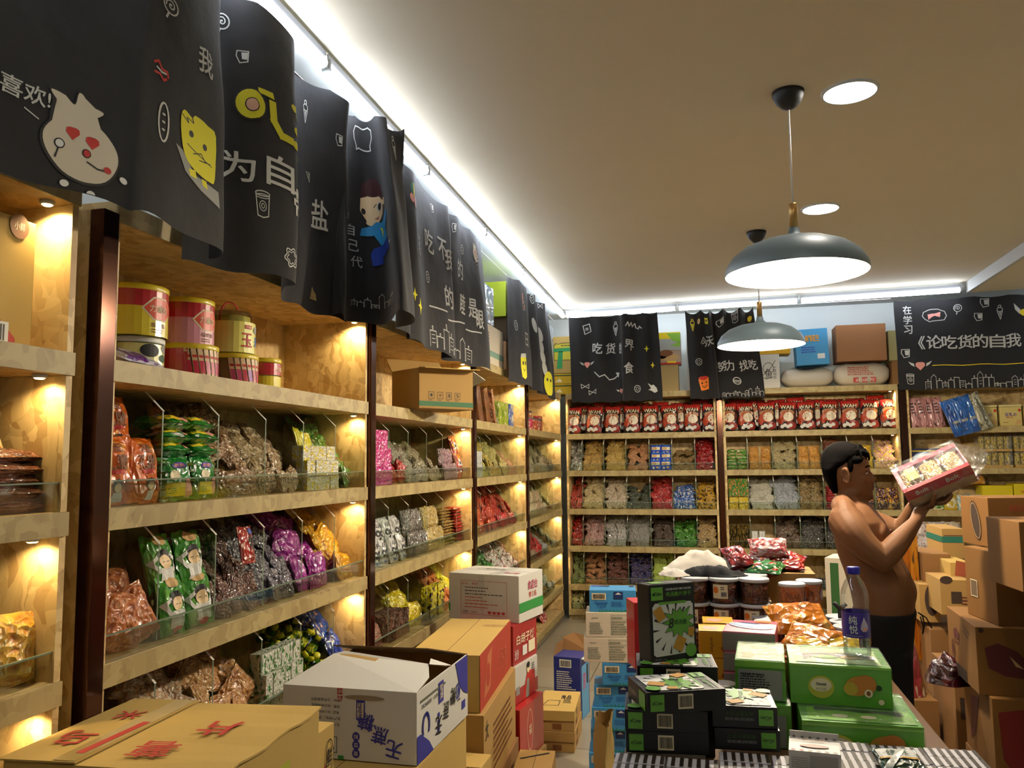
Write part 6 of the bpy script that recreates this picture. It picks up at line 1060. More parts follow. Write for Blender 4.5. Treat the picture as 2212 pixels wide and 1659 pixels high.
# white sealed carton stack
RIN = plain('#b8382c', .7)
fa = Art(); fa.line([(.075, .03), (.35, .03), (.35, .205), (.075, .205)], .0018, RIN, 1, True); fa.text('品名：米乐', .13, .19, RIN, .10, .014, .0, 2)
for i in range(7): fa.print_(.10, .165-i*.017, .15+.04*(i % 3), .009, 1, RIN if i > 2 else BLK, 2, i)
fa.text('净重：1.5KG', .13, .042, BLK, .085, .014, .0, 2)
for i in range(4): fa.poly([(.24+i*.027, .036), (.255+i*.027, .036), (.258+i*.027, .05), (.237+i*.027, .05)], RIN, 2)
fa.poly([(.18, .235), (.22, .235), (.21, .03), (.20, .03)], plasticwrap(), 3); fa.rect(0, .04, .01, .04, INK['green'], 1)
carton('white_carton', 'worn white sealed carton with red product text, green band and red seals', 'cardboard box', (.125, 4.30, .808), radians(-12), .42, .31, .242, WCARD, front=fa, right=Art().rect(0, .05, .31, .05, INK['green'], 1).text('食店台', .17, .18, plain('#b03c5c', .6), .13, .05, .03, 2).text('禁食品', .17, .13, RIN, .10, .03, .01, 2), top=Art().text('小麦酥饼', .16, .2, BLK, .18, .05, .0, 1).rect(.24, 0, .05, .31, plasticwrap(), 2).text('禁口铺', .34, .08, plain('#b03c5c', .6), .09, .05, .02, 2), tape=None)
RC = plain('#a01c20', .45, name='red_carton', coat=.3)
carton('red_carton', 'dark red glossy carton directly under the white sealed carton', 'box', (.175, 4.20, .607), radians(-10), .35, .32, .2, RC, right=Art().text('白胡子饼', .16, .12, INK['cream'], .24, .05, .01, 2).rect(.12, .03, .06, .05, INK['white'], 1).rect(.2, .03, .09, .06, INK['cream'], 1).text('沙沙', .04, .05, INK['white'], .05, .05, .01, 2), seam=False)
carton('red_carton', 'white and red carton printed with a waiter figure, middle of the red stack', 'box', (.185, 4.16, .424), radians(-9), .35, .33, .182, plain('#c8c4bc', .5), right=Art().rect(0, 0, .33, .07, RC, 1).poly([(.1, .0), (.3, .0), (.28, .12), (.18, .13)], plain('#b82420', .5), 2).ell(.19, .145, .02, .026, INK['skin'], 3).ell(.19, .16, .02, .016, BLK, 4).poly([(.15, .0), (.2, .0), (.2, .09), (.17, .09)], INK['grey'], 3).rect(.02, .04, .05, .04, INK['grey'], 2).print_(.24, .1, .06, .06, 5, BLK, 2), seam=False)
carton('red_carton', 'bright red glossy carton with a white oval seal, lowest of the red stack', 'box', (.215, 4.10, .15), radians(-8), .36, .35, .27, plain('#b01a14', .35, coat=.5), right=Art().ering(.14, .14, .04, .10, .003, INK['cream'], 1).text('福', .14, .14, INK['cream'], .04, .05, .0, 2), seam=False)
carton('kraft_carton', 'kraft carton at the foot of the red stack', 'cardboard box', (.22, 4.08, .001), radians(-6), .38, .36, .148, CARD)
carton('kraft_carton', 'small kraft carton on the floor with a black lid mark, bottom centre left', 'cardboard box', (.645, 3.50, .001), radians(6), .17, .42, .28, CARD, top=Art().line([(.02, .3), (.14, .38)], .012, BLK, 2), right=Art().print_(.05, .1, .3, .1, 4, INK['brown'], 1))
for i in range(4):
    carton('kraft_carton', ['flat kraft carton on the floor, lowest of four by the shelf', 'flat kraft carton, second from the floor of four', 'flat kraft carton, third from the floor of four', 'flat kraft carton with black print, topmost of four'][i], 'cardboard box', (.507+.004*(i % 2), 4.71-.006*(i % 2), .001+.0575*i), radians(2.7+i*.4), .223, .405, .0565, CARD2 if i == 3 else CARD, top=Art().text('良品', .15, .27, BLK, .06, .08, .01, 2).line([(.03, .1), (.12, .1), (.12, .2), (.05, .2)], .004, BLK, 1, True).print_(.14, .15, .06, .08, 5, BLK, 1) if i == 3 else None, right=Art().rect(.1, .01, .06, .03, INK['brown'], 1), front=Art().rect(.1, .012, .05, .03, INK['brown'], 1) if i in (0, 2) else None, seam=False)
nb = plain('#1a2a78', .45, coat=.3)
t = thing('blue_carton', 'navy blue carton with white ingredient text and an open kraft flap', 'cardboard box', TR(.50, 5.33, .001, radians(-8)))
m = MB(); m.box((0, 0, 0), (.18, .2, .385), nb, bev=.002); Art().print_(.02, .18, .13, .12, 9, INK['white'], 1).print_(.02, .02, .14, .14, 10, INK['white'], 1, 4).bars(.04, .32, .08, .05, INK['white'], BLK, 1).lay_on(m, plane((0, -.0005, 0), (1, 0, 0), (0, 0, 1)))
Art().rect(.02, .0, .16, .33, plain('#5c9cc8', .5), 1).text('草莓', .08, .22, plain('#c85c8c', .5), .06, .12, .02, 2).rect(.13, .2, .03, .12, BLK, 2).lay_on(m, plane((.1806, 0, 0), (0, 1, 0), (0, 0, 1))); m.build('body', t)
m = MB(); m.add([(0, .2, .385), (.18, .2, .385), (.19, .24, .47), (.06, .26, .49), (-.01, .23, .46)], [(0, 1, 2, 3, 4)], CARD3); m.build('flap', t); m = MB(); m.add([(0, 0, .386), (0, .2, .386), (.0, .24, .45), (.0, .06, .45)], [(0, 1, 2, 3)], CARD3); m.build('flap', t); m = MB(); m.box((.06, .03, .386), (.16, .1, .392), INK['white'], Matrix.Rotation(.1, 4, 'Y')); m.build('paper_slip', t)
carton('kraft_carton', 'pale kraft carton with a slanting lid on the lowest corner shelf', 'cardboard box', (.33, 8.25, .10), radians(6), .4, .28, .26, CARD2)
# yogurt stack
YB = plain('#3c8cc4', .45, name='yogurt_blue', coat=.3)
def yart(w, h): return Art().bars(.012, h*.56, .07*w/.23, h*.3, INK['cream'], BLK, 1).rect(w*.52, h*.6, w*.2, h*.33, plain('#1c3468', .4), 1).poly([(w*.55, h*.8), (w*.62, h*.9), (w*.69, h*.8)], INK['white'], 2).text('Flavoured', w*.25, h*.42, plain('#1c4c98', .5), w*.27, h*.16, .01, 2, sk=.2).text('Yogurt', w*.25, h*.24, plain('#1c4c98', .5), w*.19, h*.15, .01, 2, sk=.2).print_(w*.47, h*.25, w*.33, h*.24, 4, plain('#1c4c98', .5), 1).ering(w*.86, h*.45, .011, .011, .002, INK['white'], 2).poly([(w*(.2+.04*i), h*(.02 if i % 2 else .13)) for i in range(16)]+[(w*.8, 0), (w*.2, 0)], plain('#2c7c6c', .5), 1)
carton('yogurt_carton', 'light blue carton lettered Flavoured Yogurt on top of two cream cartons', 'box', (.916, 4.135, .894), radians(6.5), .232, .165, .107, YB, front=yart(.232, .107), top=Art().rect(.01, .12, .07, .03, plain('#3c4ca0', .5), 1).poly([(.05, .11), (.08, .14), (.1, .14), (.1, .11)], BLK, 2).poly([(.2, .11), (.2, .14), (.225, .14), (.225, .11)], BLK, 2), seam=False)
for i in range(2):
    w_ = .245-.01*i; g = plain('#6c7c68', .7)
    carton('cream_carton', ['cream carton with green print, lower of the pair under the yogurt', 'cream carton with green print, upper of the pair under the yogurt'][i], 'cardboard box', (.885+.012*i, 4.125, .651+.1215*i), radians(5+i), w_, .18, .1205, CREAMC, front=Art().print_(.02, .015, .08, .06, 6, g, 1).print_(.125, .012, .10, .07, 6, g, 1, 7).line([(.125, .085), (.215, .085), (.215, .108), (.125, .108)], .0015, g, 1, True).print_(.13, .088, .08, .016, 1, g, 1).print_(.03, .09, .05, .01, 1, INK['grey'], 1), seam=False)
for i in range(6):
    x = .915+[.035, .02, .01, 0, .0, .03][5-i] if False else .93+[-.035, -.03, -.02, -.012, .0, .045][i]
    carton('yogurt_carton', 'light blue yogurt carton, '+['lowest in the floor stack', 'second from the floor', 'third from the floor', 'fourth from the floor', 'fifth from the floor', 'sixth, right below the cream cartons'][i], 'box', (x, 4.14-.01*(i % 2), .001+.1083*i), radians(4+2*(i % 3)), .232, .165, .1075, YB, front=yart(.232, .107), seam=False)
carton('red_carton', 'narrow pinkish red carton seen edge-on right of the cream cartons', 'box', (1.222, 3.22, .851), radians(20), .05, .12, .25, plain('#b82430', .45, coat=.3), seam=False)
# ------------------------------------------------------------------ display table and its goods
t = thing('display_table', 'table under the stacked biscuit boxes, mostly hidden by goods', 'table', TR(1.268, 1.72, 0)); TW = plain('#6a4c30', .5, name='table_wood')
m = MB(); m.box((0, 0, .81), (.87, 1.60, .85), TW, bev=.004); m.build('table_top', t)
for x, y in ((.04, .04), (.77, .04), (.04, 1.51), (.77, 1.51)): m = MB(); m.box((x, y, 0), (x+.05, y+.05, .81), TW); m.build('leg', t)
m = MB()
def crum(a, b):
    n = noise.noise(Vector((a*5, b*7, 3)))*.02; x = 1.205-.055*(1-b)+n*.5; return Vector((x+.02*sin(b*5), 2.62+.20*a, .25+.57*b+.02*noise.noise(Vector((a*9, 1, 2)))))
m.grid(lambda a, b: crum(a, b), 10, 16, CARD2); m.grid(lambda a, b: crum(a, b)+Vector((-.045*sin(pi*a)-.004, 0, 0)), 10, 16, CARD); m.grid(lambda a, b: Vector((crum(0, b).x-a*.004, 2.62, crum(0, b).z)), 1, 16, CARD2)
tag(m.build('kraft_bag'), 'crumpled kraft paper bag hanging against the left side of the table', 'paper bag')
STR_W = plain('#c8c4c8', .5); STR_B = plain('#2c2018', .5)
def striped(w, d, h, n=9):
    m = MB(); m.box((0, 0, 0), (w, d, h), STR_W, bev=.003); a = Art(); f = Art()
    for i in range(n): a.rect(w*(i+.48)/n, .0015, w*.46/n, d-.003, STR_B, 1); f.rect(w*(i+.48)/n, .002, w*.46/n, h-.004, STR_B, 1)
    a.lay_on(m, plane((0, 0, h+.0003), (1, 0, 0), (0, 1, 0))); f.lay_on(m, plane((0, -.0003, 0), (1, 0, 0), (0, 0, 1))); return m.mesh('striped_box')
sm = [striped(.118, .062, .081, 6)]
for r in range(10):
    for c in range(7):
        x = 1.278+c*.1225+rnd.uniform(-.001, .001)+.0*(r % 2); y = 1.752+r*.065
        if (c < 2 and y > 2.02) or (c in (2, 3) and y > 2.08) or (c >= 4 and y > 2.22): continue
        tag(link('striped_box', sm[0], None, TR(x, y, .851+rnd.uniform(0, .003)+.0, rnd.uniform(-.012, .012))), 'small box with black and white stripes laid flat in the front rows on the table', 'box', 'striped boxes along the table front')
GB = plain('#5c9c2c', .45, name='lime_print', coat=.3); KB = plain('#070807', .4, name='black_print'); BIS = plain('#b8862c', .6)
def cover(w, h):
    a = Art(); a.rect(w*.04, h*.80, w*.26, h*.17, GB, 1); a.text('eCute', w*.17, h*.885, KB, w*.2, h*.05, .02, 2); a.text('CHICKEN SOUP CRISP CRACKER', w*.64, h*.935, INK['white'], w*.58, h*.028, .02, 2); a.text('鸡汤脆片饼干', w*.64, h*.87, GB, w*.58, h*.065, .02, 2)
    a.poly([(w*x, h*y) for x, y in ((.06, .10), (.12, .07), (.9, .09), (.95, .13), (.95, .72), (.9, .76), (.12, .76), (.06, .71))], INK['white'], 1)
    for i in range(14):
        q = 2*pi*i/14; a.poly([(w*(.5+.44*cos(q)), h*(.42+.33*sin(q))), (w*(.5+.44*cos(q+.1)), h*(.42+.33*sin(q+.1))), (w*(.5+.28*cos(q+.05)), h*(.42+.2*sin(q+.05)))], KB, 2)
    a.burst(w*.62, h*.50, w*.22, w*.36, 11, KB, 3, .9); a.burst(w*.62, h*.50, w*.21, w*.33, 11, GB, 4, .9); a.text('8', w*.45, h*.49, KB, w*.1, h*.13, .02, 5, sk=.2); a.text('鸡汤脆', w*.65, h*.50, INK['dgreen'], w*.28, h*.07, .01, 5)
    for x, y, s, r in ((.20, .62, .12, .5), (.62, .22, .13, -.5), (.88, .36, .08, -.2)):
        a.poly([(w*x+w*s*(cos(r)*u-sin(r)*v), h*y+w*s*(sin(r)*u+cos(r)*v)) for u, v in ((-.8, -1), (.8, -1), (.8, 1), (-.8, 1))], BIS, 5)
    a.rect(w*.2, h*.74, w*.6, h*.035, GB, 2); a.ell(w*.86, h*.12, w*.12, w*.12, GB, 5); a.text('净含量 160g', w*.2, h*.035, INK['grey'], w*.25, h*.025, .0, 2); return a
def bside(w, h, flipd=False):
    a = Art(); q = lambda x: w-x if flipd else x; s = -1 if flipd else 1
    if flipd:
        a.rect(w-.045, .008, .035, h-.014, GB, 1); a.text('eCute', w-.0275, h*.5, KB, .026, .009, .01, 2, rot=pi); a.text('鸡汤脆片饼干', w*.42, h*.68, plain('#2c4c18', .5), .07, .013, .02, 2, rot=pi); a.text('CHICKEN SOUP CRISP CRACKER', w*.42, h*.42, INK['grey'], .07, .007, .01, 2, rot=pi)
    else:
        a.rect(.008, .006, .035, h-.012, GB, 1); a.text('eCute', .0255, h*.5, KB, .026, .009, .01, 2); a.bars(.078, .009, .038, h-.016, INK['cream'], BLK, 1)
    return a
def bbox(label, FL, yaw, w=.2, d=.152, h=.051, flipd=False, top=True, left=None):
    ta = cover(d, w) if top else None
    if ta:
        n = Art(); n.place(ta, 0, d, 1, -pi/2) if not flipd else n.place(ta, w, 0, 1, pi/2); ta = n
    return carton('cracker_box', label, 'box', FL, yaw, w, d, h, KB, front=bside(w, h, flipd), top=ta, left=left, seam=False, bev=.0015)
bbox('black and green cracker box, third from the top of the front left stack', (1.300, 2.083, .934), radians(5), top=False); bbox('black and green cracker box with barcode, second of the front left stack', (1.299, 2.081, .986), radians(4.5))
bbox('black and green cracker box turned askew on top of the front left stack', (1.357, 2.045, 1.038), radians(22), w=.2, d=.16, left=Art().rect(.10, .005, .05, .04, GB, 1).text('鸡汤脆片', .05, .025, INK['grey'], .07, .014, .01, 2))
carton('cream_carton', 'cream carton propping up the black cracker boxes', 'box', (1.31, 2.10, .8515), radians(4), .18, .11, .0815, CREAMC, seam=False)
bbox('black cracker box with upside-down lettering, lower right of the front stacks', (1.512, 2.15, .934), radians(3), w=.157, d=.157, flipd=True, top=False); bbox('black cracker box with upside-down lettering and shown cover, upper right of the front stacks', (1.508, 2.155, .986), radians(3), w=.157, d=.157, h=.052, flipd=True)
for i in range(4): bbox('black and green cracker box, '+['lowest', 'second', 'third', 'topmost'][i]+' of the pile under the upright one', (1.30+.004*i, 2.30, .8515+.0598*i), radians(9-i), w=.215, d=.15, h=.059)
t = thing('cracker_box', 'upright black and green cracker box showing its cover', 'box', TR(1.349, 2.327, 1.091, radians(36), radians(-1.5), 0)); w_, d_, h_ = .150, .062, .209
m = MB(); m.box((0, 0, 0), (w_, d_, h_), KB, bev=.0015); cover(w_, h_).lay_on(m, plane((0, -.0004, 0), (1, 0, 0), (0, 0, 1))); m.build('body', t)
m = MB(); m.box((.002, .002, h_), (w_-.002, d_-.002, h_+.0012), KB); Art().rect(.02, .01, .04, .04, GB, 1).print_(.07, .01, .06, .03, 2, INK['grey'], 1).lay_on(m, plane((0, 0, h_+.0014), (1, 0, 0), (0, 1, 0))); m.build('lid_flap', t)
TG = plain('#cc8c1c', .4, coat=.4, name='tango_box')
for k in range(2):
    for i in range(3): carton('wafer_box', ['front ', 'rear '][k]+'yellow wafer box with sideways red lettering, '+['lowest', 'middle', 'top'][i]+' of its column', 'box', (1.472+.012*k, 2.74+.115*k, .8515+(.083)*i+.004*k), radians(2), .10, .11, .082, TG, front=Art().text('Tango', .078, .042, plain('#8c1c18', .5), .062, .022, .03, 2, rot=-pi/2).text('wafer', .04, .042, INK['brown'], .05, .012, .0, 2, rot=-pi/2), top=Art().rect(0, 0, .1, .11, plain('#d8a82c', .4), 1).poly([(.01, .03), (.05, .02), (.07, .06), (.02, .08)], INK['pink'], 2), seam=False)
carton('cherry_box', 'small dark red box lettered Cherry beneath the yellow wafer boxes', 'box', (1.47, 2.60, .8515), radians(4), .075, .10, .085, plain('#a01c24', .4, coat=.4), front=Art().text('Cherry', .04, .05, INK['cream'], .05, .018, .01, 2), seam=False)
PK_ = plain('#d07088', .45, coat=.3, name='pink_box')
for i in range(4): carton('pink_box', 'pink box with a blue shell picture, '+['lowest of its pile', 'second of its pile', 'third of its pile', 'topmost of its pile'][i], 'box', (1.545, 2.74, .8515+.0632*i), radians(-7), .16, .2, .0625, PK_, front=Art().rect(.0, .004, .16, .054, plain('#7c7470', .5), 1), top=Art().ell(.08, .10, .075, .045, plain('#1c4c88', .4), 1, rot=-.4).ell(.075, .105, .05, .022, plain('#4c9cc8', .4), 2, rot=-.4).rect(.09, .16, .05, .03, INK['orange'], 1) if i == 3 else None, seam=False)
for i in range(2): canister('small_tub', ['small white-lidded tub beside the green box, lower', 'small white-lidded tub beside the green box, upper'][i], 'tub', TR(1.545, 2.665, .8515+.055*i), .034, .054, plain('#b08878', .5), plain('#c8c0bc', .4))
GRN = plain('#549e22', .4, coat=.4, name='green_box'); GRL = plain('#7cb83c', .4, coat=.4)
WR = plasticwrap()
def greenbox(name, label, FL, yaw, w, d, h, art, top):
    t = thing(name, label, 'box', TR(*FL, yaw)); m = MB(); m.box((0, 0, 0), (w, d, h), GRN, bev=.002); art.lay_on(m, plane((0, -.0004, 0), (1, 0, 0), (0, 0, 1))); top.lay_on(m, plane((0, 0, h+.0004), (1, 0, 0), (0, 1, 0))); m.build('body', t)
    m = MB(); m.grid(lambda a, b: Vector((w*a, d*b, h+.0025+.004*abs(noise.noise(Vector((a*6, b*5, h*9)))))), 14, 10, WR); m.grid(lambda a, b: Vector((w+.001+.012*b*(1-b), d*a, h*b)), 6, 6, WR); m.build('plastic_wrap', t); return t
def gart(w, h): return Art().rect(0, h-.006, w, .006, GRL, 1).ell(w*.31, h*.45, w*.13, h*.28, plain('#b8b83c', .5), 1).ell(w*.31, h*.5, w*.105, h*.17, INK['cream'], 2).text('Opeial', w*.31, h*.52, INK['navy'], w*.1, h*.09, .02, 3).text('椰子酥', w*.31, h*.40, INK['grey'], w*.1, h*.06, .0, 3).ell(w*.67, h*.52, w*.13, h*.24, plain('#b8862c', .5), 2, rot=.3).ell(w*.74, h*.56, w*.11, h*.24, plain('#c07830', .5), 3, rot=.3).ell(w*.60, h*.45, w*.07, h*.16, plain('#b8a030', .5), 4).ell(w*.77, h*.36, w*.04, h*.1, INK['cream'], 4).ell(w*.77, h*.36, w*.02, h*.06, INK['brown'], 5).ell(w*.87, h*.5, w*.03, h*.07, plain('#1c3c10', .5), 2).ell(w*.89, h*.16, w*.028, h*.065, INK['cream'], 2)
greenbox('green_biscuit_box', 'large green wrapped biscuit box carrying the water bottle', (1.721, 2.455, .9715), radians(-3), .262, .24, .108, gart(.262, .108), Art().poly([(.02, .02), (.24, .02), (.24, .2), (.02, .2)], plain('#98b870', .5), 1).poly([(.04, .05), (.08, .1), (.13, .09), (.18, .11), (.23, .07), (.23, .13), (.15, .15), (.04, .12)], plain('#4c4c40', .5), 2).ell(.1, .09, .03, .02, GRL, 3).ell(.17, .09, .03, .02, INK['tan'], 3))
greenbox('green_biscuit_box', 'small green wrapped biscuit box with grey label, left of the large green one', (1.574, 2.465, .9715), radians(-4), .136, .24, .108, Art().rect(0, .09, .136, .018, GRL, 1).rect(.008, .004, .118, .08, plain('#8c9084', .5), 1).print_(.014, .02, .1, .055, 8, BLK, 2).text('粗粮干果片', .05, .07, BLK, .06, .01, .0, 3), Art().rect(.005, .005, .126, .23, plain('#94a878', .5), 1).poly([(.02, .03), (.11, .03), (.12, .08), (.11, .12), (.12, .18), (.02, .18), (.03, .12), (.015, .08)], plain('#9c8c58', .5), 2))
greenbox('green_biscuit_box', 'green wrapped biscuit box with grey label, under the small green one', (1.57, 2.44, .8515), radians(-2), .15, .25, .1165, Art().rect(.01, .004, .125, .085, plain('#8c9084', .5), 1).print_(.02, .02, .1, .06, 8, BLK, 2), Art())
greenbox('green_biscuit_box', 'long green wrapped biscuit box, lower right, with a bread picture', (1.735, 2.315, .8515), radians(-1), .292, .30, .117, gart(.292, .117).rect(0, .105, .292, .012, GRL, 1), Art().rect(.02, .01, .26, .11, GRL, 1).poly([(.04, .09), (.1, .10), (.16, .085), (.2, .09), (.26, .07), (.26, .11), (.04, .12)], plain('#2c4420', .5), 2).ell(.1, .05, .02, .014, INK['cream'], 2).ell(.17, .05, .02, .014, INK['cream'], 2))
t = thing('chocolate_box', 'small white chocolate biscuit box with striped edges on the striped boxes', 'box', TR(1.677, 2.03, .936, radians(-6)))
m = MB(); m.box((0, 0, 0), (.112, .10, .048), plain('#c8c4bc', .5), bev=.0015); Art().rect(.045, .006, .06, .035, plain('#98948c', .6), 1).print_(.006, .006, .055, .03, 6, INK['grey'], 2).bars(.082, .006, .026, .012, INK['grey'], BLK, 2).lay_on(m, plane((0, -.0004, 0), (1, 0, 0), (0, 0, 1)))
a = Art().text('LACASA', .056, .084, INK['brown'], .07, .012, .0, 2).text('Almendrados', .056, .07, INK['tan'], .045, .007, .0, 2).ell(.056, .036, .032, .012, plain('#8c5c44', .5), 2)
for i in range(6): a.rect(.006+i*.018, .0, .009, .006, STR_B if i > 1 else INK['red'], 2); a.rect(.008+i*.018, .092, .006, .008, STR_B, 2)
a.lay_on(m, plane((0, 0, .0484), (1, 0, 0), (0, 1, 0))); m.build('body', t)
m = MB(); m.box((.001, .0985, .048), (.111, .1, .062), plain('#c8c4bc', .5)); m.build('lid_flap', t)
gs = packet(.10, .09, .012, film('#1c4c34', '#205438', '#c8ccc4', 1.2, th=.7), art=Art().rect(-.045, .045, .09, .035, INK['white'], 1).text('绿林', 0, .062, INK['dgreen'], .05, .022, .01, 2).rect(-.045, .04, .09, .007, plain('#c8941c', .5), 2).poly([(-.05, .0), (-.03, .0), (.03, .085), (.01, .085)], plain('#b8bcb4', .4), 3))
tag(link('green_sachet', gs, None, TR(1.93, 2.06, .943, .1) @ Matrix.Rotation(-1.35, 4, 'X')), 'small green and white sachet lying on the striped boxes at the right', 'sachet')
# water bottle
t = thing('water_bottle', 'clear plastic water bottle with purple label and blue cap', 'bottle', TR(1.915, 2.545, 1.0845))
BOT = glass('#fbfdfc', .3, 'bottle_plastic'); m = MB(); m.lathe([(.030, 0), (.0365, .005), (.038, .018), (.0355, .03), (.038, .042), (.0375, .062), (.0375, .128), (.039, .14), (.0395, .165), (.036, .186), (.026, .21), (.016, .224), (.0145, .228), (.0145, .236)], BOT, 28); m.build('bottle_body', t)
m = MB(); m.lathe([(.028, .002), (.035, .008), (.0362, .02), (.034, .03), (.036, .042), (.0362, .0475)], glass('#f2f8f6', .1, 'water'), 24); m.build('water', t)
PUR = plain('#3a2490', .35, name='purple_label', coat=.4); m = MB(); m.lathe([(.0382, .058), (.0382, .128)], PUR, 32, caps=False)
Art().text('纯', -.014, .108, INK['white'], .022, .024, .01, 2).text('悦', -.013, .082, INK['white'], .022, .024, .01, 2).poly([(.015, .117), (.026, .095), (.027, .084), (.021, .076), (.011, .076), (.005, .084), (.007, .096)], plain('#c0b8d0', .4), 2).ell(.017, .083, .007, .004, INK['pink'], 3).print_(-.035, .062, .07, .005, 1, INK['grey'], 2).lay_on(m, lambda u, z: (Vector((.0386*sin(u/.0386), -.0386*cos(u/.0386), z)), Vector((sin(u/.0386), -cos(u/.0386), 0))), [i*.006 for i in range(-8, 9)], None); m.build('label', t)
m = MB(); m.lathe([(.0172, .232), (.018, .234), (.018, .248), (.0165, .2515)], plain('#2a24a0', .35, name='cap_blue'), 24); m.build('cap', t)
# canisters and jars
TINA = Art().text('果味', .0, .075, INK['brown'], .05, .02, .0, 2).print_(-.05, .02, .09, .04, 5, INK['brown'], 1).ell(.07, .07, .022, .02, plain('#a898b0', .5), 2)
TINM = film('#b8703c', '#c07c48', '#a86030', 1.5, r=.5); WL = plain('#c8ccd0', .4, name='white_lid')
tp = [(1.775, 3.02, 'front left'), (1.865, 2.98, 'front right'), (1.775, 3.115, 'rear left'), (1.865, 3.09, 'rear right')]; 
def tin(x, y, z, lab, yaw=0.): canister('orange_canister', lab, 'tin', TR(x, y, z, yaw), .0435, .117, TINM, WL, TINA, lidh=.01)
cols = [(1.70, 3.02, 2, 'left of the bags, front'), (1.70, 3.115, 2, 'left of the bags, behind'), (1.795, 3.12, 3, 'tall column, left'), (1.862, 3.20, 3, 'tall column, right'), (1.955, 2.98, 2, 'right end, front'), (1.955, 3.07, 2, 'right end, middle'), (1.955, 3.16, 2, 'right end, back')]
for x, y, n, lb in cols:
    for k in range(n): tin(x, y, .851+.118*k, f'orange canister with white lid, {["lowest", "second", "third"][k]} level, {lb}', -.3 if 'right' in lb else 0)
NUT = clear('#7a3c24', '#4a2014', '#a86c50', 6., amt=.05)
JB = Art().rect(-.03, .02, .055, .05, INK['cream'], 1).ell(-.018, .05, .010, .012, INK['orange'], 2).bars(.0, .026, .022, .02, INK['white'], BLK, 2).print_(.0, .05, .02, .014, 2, BLK, 2)
for r_, y in enumerate((3.165, 3.275)):
    for c, x in enumerate((1.452, 1.560, 1.667)):
        for k in range(4):
            if r_ and k < 3: continue
            canister('nut_jar', f'clear jar of red-brown nuts with white lid, {["lowest", "second", "third", "top"][k]} level, {["left", "middle", "right"][c]} of the {["front", "rear"][r_]} row', 'jar', TR(x, y+.0*r_, .851+.0905*k, -.25), .0515, .0898, CLR, WL, JB if (c == 1 or k == 2) and r_ == 0 else None, lidh=.011, fill=NUT)
for r_ in (0,):
    carton('cream_carton', 'cream carton hidden beneath the rear row of nut jars', 'box', (1.40, 3.222, .8515), 0, .33, .096, .270, CREAMC, seam=False)
# bags lying on the table
OB = film('#e0941c', '#d88a18', '#e8b850', 1.6, th=.6)
for i, (x, y, z, w, h, t_, rz, rx, ry, mt, lb) in enumerate(((1.815, 2.90, 1.075, .20, .15, .06, .15, -1.1, -.1, OB, 'orange glossy bag lying against the canisters, rearmost of three'), (1.775, 2.72, 1.03, .17, .15, .06, -.3, -1.0, .25, OB, 'orange glossy bag, middle of the three on the table'), (1.855, 2.70, 1.04, .22, .11, .05, .05, -1.15, 0, film('#e8c01c', '#e0b018', '#d88a28', 1.6, th=.65), 'yellow glossy bag directly behind the green box'))):
    tag(link('snack_bag_large', packet(w, h, t_, mt, seed=i+3, nu=12, nv=14), None, TR(x, y, z, rz) @ Matrix.Rotation(rx, 4, 'X') @ Matrix.Rotation(ry, 4, 'Y')), lb, 'bag of snacks')
carton('orange_carton', 'orange carton under the glossy bags', 'box', (1.725, 2.715, .8515), 0, .28, .25, .17, plain('#b4601c', .5), seam=False)
# shirt, trousers and red packs on top of the jars
def mound(name, label, cat, cx, cy, z, rx, ry, hh, mat, seed, fold=.014, skew=0.):
    m = MB()
    def fn(a, b):
        th = 2*pi*a; r = b; e = 1+.16*noise.noise(Vector((cos(th)*1.4+seed, sin(th)*1.4, 0))); x = cx+cos(th)*rx*r*e; y = cy+sin(th)*ry*r*e
        zz = z+hh*max(0, 1-r**2.2)*(1+.35*noise.noise(Vector((x*9+seed, y*9, 1))))+fold*noise.noise(Vector((x*26+seed, y*16, 2)))*(1-r**6)+fold*.5*noise.noise(Vector((x*60, y*40, seed)))
        return Vector((x, y, max(z+.001, zz+skew*(x-cx))))
    m.grid(fn, 48, 14, mat, cu=True); m.grid(lambda a, b: Vector((fn(a, 1).x*(1-b)+cx*b, fn(a, 1).y*(1-b)+cy*b, z)), 48, 1, mat, cu=True); return tag(m.build(name), label, cat)
mound('white_shirt', 'crumpled cream white shirt lying over the jar lids', 'shirt', 1.47, 3.36, 1.216, .155, .10, .065, cloth('#c8c0b4', 'white_cotton'), 3, .012, .10)
mound('white_shirt_sleeve', 'pale fringed cloth hanging left of the jars', 'cloth', 1.38, 3.20, 1.214, .06, .07, .02, cloth('#b8b0a8', 'grey_cotton'), 8, .01)
mound('navy_trousers', 'dark navy folded garment lying in front of the cream shirt', 'trousers', 1.52, 3.20, 1.2135, .125, .045, .036, cloth('#080a12', 'navy_cotton', sh=0.), 5, .012)
carton('kraft_carton', 'kraft carton behind the jars supporting the shirt and red packs', 'cardboard box', (1.40, 3.322, .001), 0, .50, .22, 1.21, CARD)
